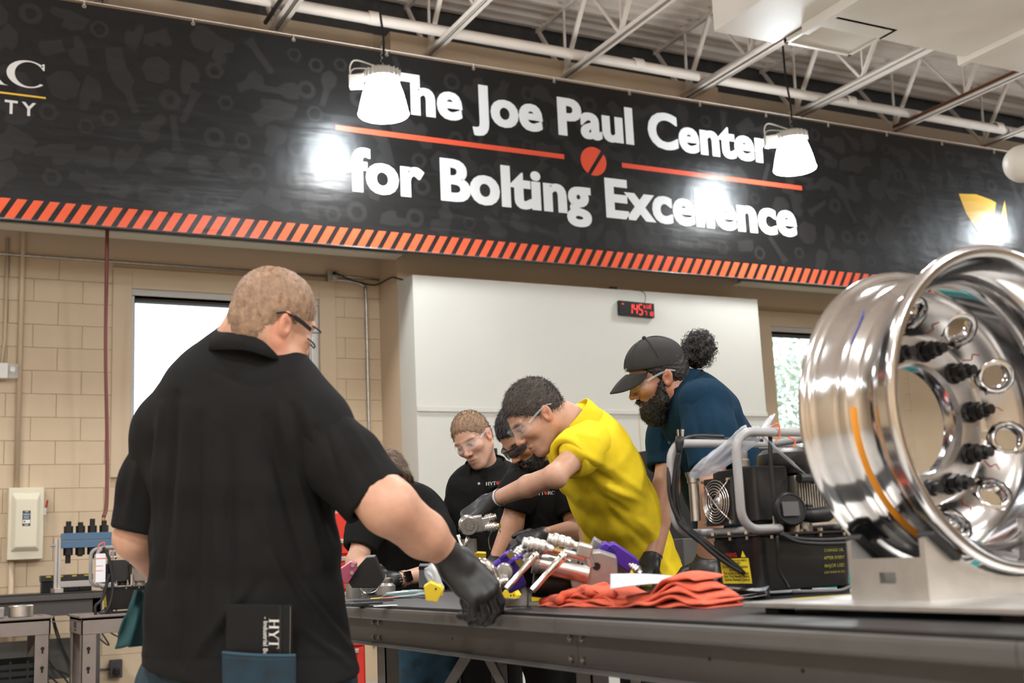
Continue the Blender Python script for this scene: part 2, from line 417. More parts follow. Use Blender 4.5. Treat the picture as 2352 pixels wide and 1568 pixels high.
# ------------------------------------------------------------------ banner
ban = empty('banner', (6.0, YB, 3.87), 'long black banner with white lettering hung over the back wall', 'banner')
def vinyl(name, col, bumpk=1.):
    m = mat(name, col, .30, spec=.45); nt = m.node_tree; b = nt.nodes['Principled BSDF']
    tc = nt.nodes.new('ShaderNodeTexCoord')
    h = None
    for sc, det, st in (((.8,1,4.0),2,.0045), ((.35,1,.5),2,.02), ((2.0,1,1.0),2,.004)):
        mp = nt.nodes.new('ShaderNodeMapping'); mp.inputs['Scale'].default_value = sc; nt.links.new(tc.outputs['Object'], mp.inputs[0])
        n = nt.nodes.new('ShaderNodeTexNoise'); n.inputs['Scale'].default_value = 2.2; n.inputs['Detail'].default_value = det; nt.links.new(mp.outputs[0], n.inputs[0])
        ml = nt.nodes.new('ShaderNodeMath'); ml.operation = 'MULTIPLY'; ml.inputs[1].default_value = st*bumpk; nt.links.new(n.outputs[0], ml.inputs[0])
        if h is None: h = ml.outputs[0]
        else:
            ad = nt.nodes.new('ShaderNodeMath'); nt.links.new(h, ad.inputs[0]); nt.links.new(ml.outputs[0], ad.inputs[1]); h = ad.outputs[0]
    bp = nt.nodes.new('ShaderNodeBump'); bp.inputs['Strength'].default_value = 1.; bp.inputs['Distance'].default_value = 1.0
    nt.links.new(h, bp.inputs['Height']); nt.links.new(bp.outputs[0], b.inputs['Normal'])
    return m
M_ban = vinyl('banner vinyl black', (.0075,.007,.0068)); M_pat = vinyl('banner print charcoal', (.0165,.0152,.0148))
M_let = vinyl('banner print white', (.66,.66,.66)); M_red = vinyl('banner print red', (.62,.075,.035)); M_or = vinyl('banner print orange', (.72,.10,.035)); M_gold = vinyl('banner print gold', (.72,.42,.05))
BZ0, BZ1, BX0, BX1 = 3.873, 5.81, -3.0, 15.0
MB().bb((BX0, YB, BZ0),(BX1, YB+.004, BZ1)).build('sheet', M_ban, ban)
MB().cyl((BX0, YB+.005, BZ0+.012),(BX1, YB+.005, BZ0+.012), .012, 12).build('hem_rod', M_ban, ban, smooth=True)
ex = (1,0,0); ez = (0,0,1)
def print_on(name, m, lay): return m, lay
# tone-on-tone tool silhouettes
def ngon(n, r, a0=0, sq=1): return [(r*math.cos(a0+2*PI*i/n), r*sq*math.sin(a0+2*PI*i/n)) for i in range(n)]
def ring(mb, c, r0, r1, n, n2, yy):
    k = 24; v = []
    for i in range(k):
        a = 2*PI*i/k
        def rad(nn, r):
            if not nn: return r
            s = 2*PI/nn; b = (a % s)-s/2; return r*math.cos(s/2)/math.cos(b)
        v.append((c[0]+rad(n,r1)*math.cos(a), yy, c[1]+rad(n,r1)*math.sin(a)))
        v.append((c[0]+rad(n2,r0)*math.cos(a), yy, c[1]+rad(n2,r0)*math.sin(a)))
    mb.add(v, [(2*i, 2*((i+1)%k), 2*((i+1)%k)+1, 2*i+1) for i in range(k)])
shapes = [
 [(-.16,-.05),(-.12,.06),(-.02,.10),(.05,.09),(.05,.02),(.17,.0),(.17,-.06),(.02,-.08)],
 [(-.07,-.12),(.06,-.12),(.08,.08),(.05,.12),(-.06,.12),(-.08,.06)],
 [(-.2,-.03),(.0,-.05),(.06,-.1),(.16,-.09),(.2,.0),(.14,.07),(.05,.06),(-.02,.02),(-.2,.03)],
 [(-.05,-.16),(.05,-.16),(.06,-.02),(.11,.04),(.1,.14),(.0,.17),(-.1,.13),(-.1,.03),(-.05,-.02)],
 [(-.14,-.08),(.1,-.1),(.16,-.02),(.09,.05),(.02,.02),(-.02,.1),(-.11,.1)],
 [(-.1,-.1),(.0,-.14),(.1,-.09),(.13,.02),(.06,.12),(-.05,.12),(-.14,.05)],
 [(-.03,-.18),(.03,-.18),(.035,.1),(.06,.18),(-.06,.18),(-.035,.1)]]
pm = MB(); R = random.Random(5)
gx = BX0+.2; rows = [4.22, 4.5, 4.78, 5.06, 5.34, 5.62]
while gx < BX1-.2:
    for j, z in enumerate(rows):
        x = gx + R.uniform(-.07,.07) + (.13 if j%2 else 0); zz = z + R.uniform(-.05,.05); k = R.random()
        yy = YB-.0008-.0009*R.random()
        if k < .16: ring(pm, (x,zz), .045*R.uniform(.8,1.2), .085*R.uniform(.9,1.2), 0, 0, yy)
        elif k < .30: ring(pm, (x,zz), .04, .085*R.uniform(.8,1.1), 6, 0, yy)
        else:
            sh = R.choice(shapes); a = R.uniform(0,2*PI); s = R.uniform(.8,1.05)
            pm.flat([(s*(p*math.cos(a)-q*math.sin(a)), s*(p*math.sin(a)+q*math.cos(a))) for p, q in sh], (x,yy,zz), ex, ez)
    gx += .27
pm.build('printed_tool_pattern', M_pat, ban)
# hazard stripes along the lower edge
hs = MB(); x = BX0; 
while x < BX1-.25:
    hs.add([(x,YB-.002,BZ0+.004),(x+.074,YB-.002,BZ0+.004),(x+.074+.105,YB-.002,BZ0+.186),(x+.105,YB-.002,BZ0+.186)], [(0,1,2,3)]); x += .1225
hs.build('hazard_stripes', M_or, ban)
MB().cyl((BX0, YB-.004, BZ0+.016),(BX1, YB-.004, BZ0+.016), .011, 12).build('hem_highlight', mat('clear vinyl', (.9,.9,.9), .12, alpha=.06, spec=1.), ban, smooth=True)  # clear glossy tube added as the lit highlight along the hem
def letters(name, txt, xc, z, w, h, m, bold, sp=1.0, yy=YB-.003):
    v, f = put_text(txt, (xc, yy, z), ex, ez, width=w, bold=bold, spacing=sp)
    if h:
        zz = v[:,2]-z; v[:,2] = z + zz*h
    k = len(v); V2 = [v+np.array([dx, .0003*i, dz]) for i, (dx, dz) in enumerate(((0,0),(.007,0),(-.007,0)))]
    f = [tuple(a+i*k for a in q) for i in range(3) for q in f]; v = np.concatenate(V2)
    return mesh_obj(name, v, f, m, ban)
letters('lettering', 'The Joe Paul Center', 6.185, 5.245, 4.68, 1.0, M_let, .034, 1.04)
letters('lettering', 'for Bolting Excellence', 6.18, 4.43, 5.22, 1.0, M_let, .034, 1.04)
MB().bb((3.446,YB-.003,4.975),(5.85,YB-.002,5.025)).build('red_rule', M_red, ban)
MB().bb((6.535,YB-.003,4.965),(8.92,YB-.002,5.015)).build('red_rule', M_red, ban)
cx, cz, cr = 6.193, 4.992, .152
sl = lambda s: [(cx+cr*math.cos(a), YB-.003, cz+cr*math.sin(a)) for a in s]
k1 = np.linspace(math.radians(52), math.radians(232+8), 28); k2 = np.linspace(math.radians(-105), math.radians(35), 22)
mesh_obj('red_disc', sl(k1)+sl(k2), [tuple(range(28)), tuple(range(28,50))], M_red, ban)
# the logo at the left end, as far as it shows: serif letters, gold line, small capitals
def glyph_C(cx, cz, w, h):
    n = 26; o = []; i_ = []
    for k in range(n+1):
        a = math.radians(42) + (math.radians(318)-math.radians(42))*k/n
        o.append((cx+w/2*math.cos(a), cz+h/2*math.sin(a)))
        i_.append((cx+.04*w+(w/2-.15*w)*math.cos(a)*1.0, cz+(h/2-.05*h)*math.sin(a)))
    v = o+i_; f = [(k,k+1,n+2+k,n+1+k) for k in range(n)]
    b = len(v); tx = o[0][0]
    v += [(tx-.03*w,o[0][1]+.10*h),(tx+.02*w,o[0][1]+.10*h),(tx+.02*w,o[0][1]-.14*h),(tx-.01*w,o[0][1]-.14*h),(i_[0][0],i_[0][1])]
    f += [(b,b+1,b+2,b+3,b+4)]
    tb = o[-1][0]
    return v, f
def rect(v, f, a, b, c, d): n = len(v); v += [(a,b),(c,b),(c,d),(a,d)]; f.append((n,n+1,n+2,n+3))
def glyph_R(x, z, w, h):
    v = []; f = []
    rect(v,f,x+.12*w,z,x+.32*w,z+h); rect(v,f,x,z,x+.44*w,z+.035*h); rect(v,f,x,z+.965*h,x+.4*w,z+h)
    n = 14; b = len(v); yc = z+.74*h
    for k in range(n+1):
        a = PI/2 - PI*k/n
        v.append((x+.5*w+.34*w*math.cos(a), yc+.26*h*math.sin(a))); v.append((x+.48*w+.15*w*math.cos(a), yc+.21*h*math.sin(a)))
    f += [(b+2*k,b+2*k+1,b+2*k+3,b+2*k+2) for k in range(n)]
    rect(v,f,x+.3*w,z+.95*h,x+.52*w,z+h); rect(v,f,x+.3*w,z+.48*h,x+.52*w,z+.53*h)
    n = len(v); v += [(x+.42*w,z+.49*h),(x+.62*w,z+.49*h),(x+.98*w,z+.03*h),(x+1.08*w,z),(x+.8*w,z)]; f.append((n,n+1,n+2,n+3,n+4))
    return v, f
def glyph_bar(kind, x, z, w, h):
    v = []; f = []
    if kind == 'T':
        rect(v,f,x+.4*w,z,x+.6*w,z+h); rect(v,f,x,z+.93*h,x+w,z+h); rect(v,f,x+.28*w,z,x+.72*w,z+.035*h); rect(v,f,x,z+.76*h,x+.035*w,z+h); rect(v,f,x+.965*w,z+.76*h,x+w,z+h)
    if kind == 'H':
        for q in (.08, .7): rect(v,f,x+q*w,z,x+(q+.2)*w,z+h); rect(v,f,x+(q-.1)*w,z,x+(q+.3)*w,z+.035*h); rect(v,f,x+(q-.1)*w,z+.965*h,x+(q+.3)*w,z+h)
        rect(v,f,x+.2*w,z+.48*h,x+.75*w,z+.54*h)
    if kind == 'Y':
        rect(v,f,x+.4*w,z,x+.6*w,z+.45*h); rect(v,f,x+.28*w,z,x+.72*w,z+.035*h)
        n = len(v); v += [(x+.0*w,z+h),(x+.2*w,z+h),(x+.6*w,z+.45*h),(x+.4*w,z+.42*h)]; f.append((n,n+1,n+2,n+3))
        n = len(v); v += [(x+.86*w,z+h),(x+.95*w,z+h),(x+.6*w,z+.42*h),(x+.52*w,z+.45*h)]; f.append((n,n+1,n+2,n+3))
        rect(v,f,x-.08*w,z+.965*h,x+.3*w,z+h); rect(v,f,x+.75*w,z+.965*h,x+1.05*w,z+h)
    return v, f
def serif_word(w, h):
    """HYT O RC as 2D pieces: returns (white verts, faces), (disc outline pieces)"""
    V = []; F = []
    def put(g):
        n = len(V); V.extend(g[0]); F.extend([tuple(i+n for i in q) for q in g[1]])
    u = w/6.3
    put(glyph_bar('H',.1*u,0,1.05*u,h)); put(glyph_bar('Y',1.2*u,0,1.0*u,h)); put(glyph_bar('T',2.15*u,0,.95*u,h))
    put(glyph_R(4.15*u,0,1.05*u,h)); put(glyph_C(5.75*u,h/2,1.05*u,h))
    c = (3.6*u, h/2); r = .46*u
    D = [[(c[0]+r*math.cos(a), c[1]+h/2*math.sin(a)) for a in np.linspace(math.radians(55),math.radians(240),14)], [(c[0]+r*math.cos(a), c[1]+h/2*math.sin(a)) for a in np.linspace(math.radians(-110),math.radians(38),12)]]
    return V, F, D
M_sil = vinyl('banner print silver', (.62,.58,.54))
lw, lh = 1.93, .235; lx, lz = -.93, 5.0
V_, F_, D_ = serif_word(lw, lh)
mesh_obj('logo_lettering', [(lx+p, YB-.003, lz+q) for p, q in V_], F_, M_sil, ban)
mb = MB()
for dd in D_: mb.flat(dd, (lx,YB-.003,lz), ex, ez)
mb.build('logo_disc', M_red, ban)
MB().bb((lx-.1,YB-.003,4.925),(.972,YB-.002,4.94)).build('gold_rule', M_gold, ban)
v, f = put_text('UNIVERSITY', (.895, YB-.003, 4.765), ex, ez, height=.118, bold=.02, center=False, spacing=1.45)
v[:,0] -= v[:,0].max()-.90
mesh_obj('logo_lettering', v, f, M_sil, ban)
# gold shield with a diagonal slot at the right
sx, sz = 11.40, 4.57
left = [(0,.605),(.30,.63),(.55,.585),(.64,.555),(.44,0.05),(.40,.02),(.25,.16),(.09,.36)]
right = [(.80,.60),(.80,.30),(.74,.17),(.60,.05),(.53,.04)]
MB().flat(left, (sx,YB-.003,sz), ex, ez).flat(right, (sx,YB-.003,sz), ex, ez).build('gold_shield', M_gold, ban)
# grommets and ties on the top edge
x = .35
while x < 14.5:
    g_ = MB().lathe([(.008,-.003),(.018,-.003),(.018,.003),(.008,.003),(.008,-.003)], (x, YB-.002, BZ1-.022), (0,-1,0), 14).build('grommet', M_steel, ban)
    MB().tube([(x,YB-.004,BZ1-.02),(x,YB-.004,BZ1+.03)], .003, 5).build('tie', M_steelw, g_)
    x += .905
# cable the banner hangs on
tag(MB().tube([(BX0,YB+.01,BZ1+.03),(BX1,YB+.01,BZ1+.03)], .004, 6).build('hanging_cable', M_steelw), 'thin steel cable the black banner hangs from', 'cable')

# ------------------------------------------------------------------ high-bay lamps
M_glow = mat('lamp refractor', (.9,.95,1), .3, emit=(.86,.94,1), estr=LAMP_GLOW)
M_lamp = mat('lamp housing', (.42,.38,.33), .45, .2)
def lamp(X, Y, Z, label, group, lw=LAMP_W, seg=40):
    e = empty('high_bay_lamp', (X, Y, Z), label, 'lamp', group)
    O = (X, Y, Z)
    MB().lathe([(.215,-.10),(.222,-.09),(.215,-.075),(.20,.0),(.175,.10),(.145,.19),(.125,.215)], O, (0,0,1), seg).lathe([(0,-.085),(.12,-.09),(.215,-.10)], O, (0,0,1), seg).build('refractor', M_glow, e, smooth=.9)
    MB().lathe([(.02,.215),(.135,.215),(.15,.225),(.15,.29),(.11,.315),(.03,.33),(.0,.33)], O, (0,0,1), 32).build('housing', M_lamp, e, smooth=.6)
    for k in range(20):
        a = 2*PI*k/20; u = np.array([math.cos(a), math.sin(a), 0])
        MB().box(np.array(O)+u*.152+np.array([0,0,.26]), (.02,.006,.075), (u, np.array([-u[1],u[0],0]), np.array([0,0,1.]))).build('fin', M_lamp, e)
    dv = np.array([-.886,.463,0]); c = np.array(O)+dv*.23+np.array([0,0,.215])
    MB().box(c, (.12,.09,.11), (dv, np.array([.463,.886,0]), np.array([0,0,1.]))).build('driver_box', M_lamp, e, bevel=.004)
    MB().beam(np.array(O)+dv*.12+(0,0,.285), c+(0,0,.06), .05, .012).build('bracket', M_lamp, e)
    MB().tube(spline([c+dv*.05+(0,0,.05), c+dv*.05+(0,0,.15), c+(0,0,.2), np.array(O)+dv*.08+(0,0,.36), np.array(O)+(0,0,.33)], 5), .007, 6).tube(spline([c+dv*.06+(0,0,.05), c+dv*.02+(0,0,.12), np.array(O)+dv*.1+(0,0,.33), np.array(O)+(0,0,.33)], 5), .006, 6).build('wiring', mat('pale cable', (.6,.55,.48), .5), e, smooth=True)
    h = MB()
    n = 8
    for k in range(n): h.lathe([(.012,-.003),(.015,0),(.012,.003),(.009,0),(.012,-.003)], np.array(O)+(0,0,.345+.026*k), (1,0,0) if k%2 else (0,1,0), 8)
    h.build('chain', M_galv, e, smooth=True)
    MB().tube(spline([(X,Y,Z+.33),(X+.02,Y,Z+.6),(X-.015,Y,Z+1.0),(X,Y,6.85)], 6), .011, 8).build('cord', M_black, e, smooth=True)
    L = bpy.data.lights.new('lamp_light', 'AREA'); L.shape = 'DISK'; L.size = .40; L.energy = lw; L.color = (1,.98,.955); L.spread = math.radians(165)
    lo = bpy.data.objects.new('lamp_light', L); COL.objects.link(lo); lo.parent = e; lo.location = (0,0,-.115)
    return e
lamp(3.635, 9.15, 4.985, 'lit high-bay lamp hanging in front of the word The', 'lit high-bay lamps')
lamp(8.20, 9.15, 5.00, 'lit high-bay lamp hanging at the end of the word Center', 'lit high-bay lamps')
for X in (-.93, 12.76): lamp(X, 9.15, 5.0, 'lit high-bay lamp hanging near the banner beyond the picture edge', 'lit high-bay lamps out of frame')
for Y, W_ in ((4.4, 70.0), (-.4, 150.0), (-4.9, 170.0)):  # unseen lamp rows added and made stronger to fill from the camera side
    for X in (-5.5, -.93, 3.635, 8.20): lamp(X, Y if X < 8 or Y < 3 else Y-2.6, 5.2, 'unseen high-bay lamp over the workshop, boosted for fill light', 'lit high-bay lamps out of frame', W_, 14)
# ================================================================== work table and what lies on it
ZT = .965
TX0, TX1, TY0, TY1 = 1.32, 2.38, .25, 4.72
M_tgrey = mat('grey bench paint', (.075,.068,.063), .42, var=.06, vscale=10, bump=.1, bscale=200)
M_mat = mat('black bench mat', (.014,.0125,.012), .42, var=.12, vscale=6, bump=.25, bscale=250)
M_bolt = mat('zinc bolt', (.5,.48,.45), .3, 1.)
tb = empty('work_table', (1.9, 2.5, 0), 'long grey steel work table with a black top in the foreground', 'table')
MB().bb((TX0+.004,TY0,ZT-.008),(TX1,TY1,ZT)).build('top_mat', M_mat, tb, bevel=.002)
def roll(X, s, y0, y1):
    pr = [(0,-.008),(-.004,-.011),(-.006,-.018),(-.006,-.036),(-.003,-.042),(.05,-.042),(.05,-.112),(.046,-.117),(.008,-.120),(.008,-.123),(.055,-.123),(.055,-.008)]
    poly = [(X+s*p, ZT+q) for p, q in pr]
    v = [(p, y0, q) for p, q in poly]+[(p, y1, q) for p, q in poly]; n = len(poly)
    return mesh_obj('apron', v, [tuple(range(n-1,-1,-1)), tuple(range(n,2*n))]+[(i,(i+1)%n,n+(i+1)%n,n+i) for i in range(n)], M_tgrey, tb)
seams = [3.62, 2.37, 1.13]
ys = [TY1, 3.62, 2.37, 1.13, TY0]
for a, b in zip(ys[:-1], ys[1:]):
    roll(TX0, 1, b+.001, a-.001); roll(TX1, -1, b+.001, a-.001)
for y in (TY0+.03, TY1-.03): MB().bb((TX0+.06,y-.025,ZT-.12),(TX1-.06,y+.025,ZT-.008)).build('end_rail', M_tgrey, tb)
for s in seams:
    for dy in (-.026, .026):
        for dz in (-.058, -.103):
            p = np.array([TX0+.05, s+dy, ZT+dz])
            MB().hexa(p, p+(-.006,0,0), .0075).cyl(p+(-.006,0,0), p+(-.009,0,0), .004, 8).build('bolt', M_bolt, tb)
for yb, zb in ((3.05,-.085), (1.88,-.075), (1.62,-.08), (1.42,-.098)):
    p = np.array([TX0+.05, yb, ZT+zb]); MB().cyl(p, p+(-.001,0,0), .004, 10).build('bolt_hole', M_black, tb)
p = np.array([TX0+.05, 1.48, ZT-.098]); MB().cyl(p, p+(-.004,0,0), .006, 10).build('bolt', M_bolt, tb)
for s in (TY1-.08, 3.62, 2.37, 1.13):
    for X, sg in ((TX0+.06, 1), (TX1-.06, -1)):
        l = MB().bb((X, s-.035, 0),(X+sg*.004, s+.035, ZT-.06)).bb((X, s-.035, 0),(X+sg*.045, s-.031, ZT-.06)).bb((X, s+.031, 0),(X+sg*.045, s+.035, ZT-.06)).bb((X-.01, s-.045, 0),(X+sg*.06, s+.045, .006))
        l.build('leg', M_tgrey, tb)
    MB().beam((TX0+.1, s, .2),(TX1-.1, s, .2), .04, .04).build('stretcher', M_tgrey, tb)
for s, t in ((3.60, 4.25), (3.64, 3.0), (2.40, 2.95)):
    MB().beam((TX0+.09, s, .42), (TX0+.09, t, ZT-.10), .035, .006, up=(1,0,0)).build('brace', M_tgrey, tb)

# ------------------------------------------------------------------ hydraulic pump (built once, copied to the cart)
M_pgrey = mat('grey tube paint', (.30,.29,.29), .32)
M_tank = mat('black tank enamel', (.008,.0078,.008), .34, bump=.08, bscale=120)
M_motor = mat('black motor casing', (.016,.015,.015), .4)
M_alu = mat('cast aluminium fins', (.42,.38,.33), .45, .7)
M_yel = mat('yellow label', (.75,.58,.03), .5); M_redp = mat('red print', (.55,.03,.02), .5); M_ink = mat('dark print', (.03,.025,.02), .6)
M_ltxt = mat('yellow print', (.42,.38,.06), .5)
M_clear = mat('clear plastic film', (.85,.87,.9), .12, trans=.0, alpha=.35, spec=.8)
def rbox(mb, x0, x1, y0, y1, z0, z1, tap=0, r=.03, n=5):
    """box with rounded vertical edges, narrower at the foot by tap"""
    def loop(t):
        o = []
        for cx, cy, a0 in ((x1-r-t,y1-r-t,0),(x0+r+t,y1-r-t,PI/2),(x0+r+t,y0+r+t,PI),(x1-r-t,y0+r+t,1.5*PI)):
            for k in range(n+1):
                a = a0+PI/2*k/n; o.append((cx+r*math.cos(a), cy+r*math.sin(a)))
        return o
    lo, hi = loop(tap), loop(0); m_ = len(lo)
    v = [(a,b,z0) for a,b in lo]+[(a,b,z1) for a,b in hi]
    mb.add(v, [tuple(range(m_-1,-1,-1)), tuple(range(m_,2*m_))]+[(i,(i+1)%m_,m_+(i+1)%m_,m_+i) for i in range(m_)]); return mb
def pump(origin, label, detail=True):
    ox, oy, oz = origin
    e = empty('hydraulic_pump', origin, label, 'pump')
    P = lambda x, y, z: np.array([ox+x, oy+y, oz+z])
    fr = (np.array([ox,oy,oz]), np.array([1.,0,0]), np.array([0,1.,0]), np.array([0,0,1.]))
    def N(): return MB(fr)
    tank = rbox(N(), 0, .325, 0, .205, .014, .152, .012, .03).build('tank', M_tank, e, bevel=.003, smooth=.6)
    rbox(N(), -.012, .337, -.012, .217, .152, .158, 0, .03).build('tank_lid', M_motor, e, smooth=.6)
    for x, y in ((.03,.03),(.295,.03),(.03,.175),(.295,.175)): N().cyl((x,y,0),(x,y,.02),.016,14).build('foot', M_rubber, e)
    for x, y in ((.04,-.008),(.12,-.008),(.2,-.008),(.28,-.008),(-.008,.03),(-.008,.1),(-.008,.17)):
        N().hexa((x,y,.158),(x,y,.166),.007).cyl((x,y,.144),(x,y,.152),.004,8).build('bolt', M_bolt, e)
    # warning label on the left face, oil notice on the right face
    a = .0; fx = .001
    def on_left(y, z): t = .012*(1-(z-.014)/.138); return (t-.0015, y, z)
    lab = N(); q = [on_left(.165,.034), on_left(.045,.034), on_left(.045,.098), on_left(.165,.098)]
    lab.add(q, [(0,1,2,3)]).build('warning_label', M_yel, e)
    L = bpy.data.objects[e.name].children[-1]
    def left_text(txt, yc, z, h, m, w=None, name='label_text', par=None):
        v, f = put_text(txt, (0,0,0), (0,-1,0), (0,0,1), height=None if w else h, width=w, bold=.012)
        v[:,1] += yc; v[:,2] += z; v[:,0] = .012*(1-(v[:,2]-.014)/.138)-.0022
        return mesh_obj(name, v+np.array([ox,oy,oz]), f, m, par or e)
    left_text('WARNING', .128, .1015, .012, M_redp, w=.075)
    N().add([on_left(.075,.1005), on_left(.055,.1005), on_left(.065,.117)], [(0,1,2)]).build('warning_triangle', M_yel, e)
    for i, s in enumerate(('HIGH PRESSURE CAN BE HARMFUL','STAY ALERT','Do Not Use In an Explosive','Environment','This system to be operated','Only Tool Handler should','Operate Remote Control')):
        left_text(s, .105, .0905-.0083*i, .006, M_ink, w=.05 if s in ('STAY ALERT','Environment') else .105)
    def right_text(txt, xc, z, w):
        v, f = put_text(txt, (0,0,0), (1,0,0), (0,0,1), width=w, bold=.01)
        v[:,0] += xc; v[:,2] += z; v[:,1] = .012*(1-(v[:,2]-.014)/.138)-.0015
        mesh_obj('notice_text', v+np.array([ox,oy,oz]), f, M_ltxt, e)
    right_text('CHANGE OIL', .250, .104, .066); right_text('AFTER EVERY', .250, .084, .07); right_text('MAJOR USE!', .250, .064, .066); right_text('(USE GRADE 46 OIL)', .250, .049, .07)
    # roll cage: two hoops and cross tubes
    def hoop(y, x0, x1):
        z0, z1, r = .168, .412, .05
        pts = [(x0+.12,y,z0),(x0+r,y,z0)]
        for k in range(6): a = -PI/2-PI/2*k/5; pts.append((x0+r+r*math.cos(a), y, z0+r+r*math.sin(a)))
        for k in range(6): a = PI-PI/2*k/5; pts.append((x0+r+r*math.cos(a), y, z1-r+r*math.sin(a)))
        for k in range(6): a = PI/2-PI/2*k/5; pts.append((x1-r+r*math.cos(a), y, z1-r+r*math.sin(a)))
        for k in range(6): a = -PI/2*k/5; pts.append((x1-r+r*math.cos(a), y, z0+r+r*math.sin(a)))
        pts.append((x1-.12,y,z0))
        return N().tube(pts, .0115, 12).build('cage_hoop', M_pgrey, e, smooth=.8)
    hoop(-.025, -.064, .40); hoop(.262, -.064, .40)
    for x, z in ((.30,.412),(.02,.168),(.30,.168)): N().cyl((x,-.025,z),(x,.262,z),.010,12).build('cage_bar', M_pgrey, e, smooth=.8)
    # motor, fan, fins
    N().cyl((.115,.105,.165),(.115,.105,.20),.05,20).build('motor_neck', M_motor, e, smooth=.6)
    rbox(N(), .03, .145, .03, .212, .19, .33, 0, .012).build('motor_housing', M_motor, e, smooth=.6, bevel=.003)
    fan = N(); c = np.array([.012,.15,.246]); 
    rbox(fan, .0, .03, .088, .212, .184, .308, 0, .006).build('fan_frame', M_motor, e, smooth=.6)
    FAN = e.children[-1]
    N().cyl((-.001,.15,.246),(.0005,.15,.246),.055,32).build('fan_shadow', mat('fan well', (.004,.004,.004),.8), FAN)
    N().sphere((.002,.15,.246),(.012,.017,.017),16,10).build('fan_hub', mat('fan hub foil', (.55,.56,.6), .25, .9, bump=.6, bscale=60), FAN, smooth=True)
    for k in range(6):
        r = .020+.0072*k; N().tube([(-.012+.0015*abs(k-2), .15+r*math.cos(t), .246+r*math.sin(t)) for t in np.linspace(0,2*PI,32,endpoint=False)], .0016, 6, closed=True).build('guard_ring', M_chrome, FAN, smooth=True)
    for s1, s2 in ((1,1),(1,-1)): N().tube([(-.002,.15-s1*.056,.246-s2*.056),(-.014,.15-s1*.02,.246-s2*.02),(-.014,.15+s1*.02,.246+s2*.02),(-.002,.15+s1*.056,.246+s2*.056)], .0018, 6).build('guard_bar', M_chrome, FAN, smooth=True)
    for a in (-1,1):
        for b in (-1,1): N().cyl((-.008,.15+a*.055,.246+b*.055),(.0,.15+a*.055,.246+b*.055),.0045,10).build('screw', M_chrome, FAN, smooth=.6)
    for k in range(13):
        x = .165+.0085*k; N().bb((x, .018,.195),(x+.003,.19,.30)).build('cooling_fin', M_alu, e)
    N().bb((.162,.03,.19),(.275,.18,.305)).build('motor_core', M_alu, e)
    N().lathe([(.07,.0),(.082,.012),(.088,.03),(.086,.055),(.07,.068),(0,.072)], (.215,.105,.312), (0,0,1), 32).build('motor_cap', M_motor, e, smooth=.7)
    N().cyl((.215,.105,.158),(.215,.105,.195),.045,20).build('motor_base', M_alu, e, smooth=.7)
    # filter, fittings
    N().lathe([(.0,0),(.014,0),(.014,.10),(.017,.102),(.017,.112),(.021,.125),(.021,.13),(0,.13)], (-.02,.225,.20), (0,0,1), 20).build('filter', M_steel, e, smooth=.6)
    N().lathe([(0,0),(.022,0),(.022,.016),(.018,.02),(.018,.05),(0,.05)], (.055,.11,.335), (0,0,1), 20).build('filler_cap', M_steel, e, smooth=.6)
    N().cyl((.15,-.002,.295),(.19,-.002,.295),.013,14).cyl((.19,-.002,.295),(.205,-.002,.295),.015,14).build('gauge_port', M_motor, e, smooth=.6)
    N().tube(spline([(.205,-.002,.292),(.23,-.01,.285),(.245,-.012,.26),(.243,-.01,.22)],6),.0035,8).build('sight_hose', mat('clear hose', (.55,.54,.5), .2, alpha=.6), e, smooth=True)
    for x, y in ((.06,.0),(.13,.0),(.17,.01)): N().cyl((x,y,.158),(x,y,.172),.008,10).hexa((x,y,.172),(x,y,.182),.009).cyl((x,y,.182),(x,y,.20),.005,8).build('fitting', M_bolt, e)
    N().cyl((.155,.0,.165),(.155,.0,.235),.011,14).build('gauge_stem', M_steel, e, smooth=.6)
    return e, P
p1, PP = pump((1.937, 2.421, ZT), 'black hydraulic pump with a grey tube cage and fan on the work table')
# remote control hung on the cage
fr = (PP(0,0,0), np.array([1.,0,0]), np.array([0,1.,0]), np.array([0,0,1.]))
rc = empty('pump_remote', PP(.085,-.06,.16), 'black hand-held pump remote with red buttons lying on the pump lid', 'remote')
def N1(): return MB(fr)
pr = [(0,0),(.030,0),(.041,.004),(.044,.012),(.043,.024),(.039,.030),(.036,.030),(.035,.028),(0,.028)]
hd = N1().lathe([(r_,h) for r_,h in pr], (.083,-.022,.212), (-.25,-1,.12), 32).build('remote_head', M_black, rc, smooth=.7)
xa = np.array([1.,.1,0])
N1().box((.071,-.0535,.2155),(.044,.036,.003),(unit((1,-.25,0)),np.cross(unit((-.25,-1,.12)),unit((1,-.25,0))),unit((-.25,-1,.12)))).build('screen', mat('remote screen', (.085,.085,.09), .25), rc)
for k in range(3): N1().box((.101,-.0455,.230-.013*k),(.010,.012,.009)).build('button', mat('red button', (.5,.02,.03), .4), rc, bevel=.002)
N1().tube([(.115,-.035,.20),(.15,-.04,.197),(.195,-.045,.2),(.215,-.045,.204)], [.016,.019,.02,.014], 14).build('remote_grip', M_black, rc, smooth=True)
N1().box((.14,-.038,.222),(.02,.02,.008)).build('trigger', M_black, rc, bevel=.002)
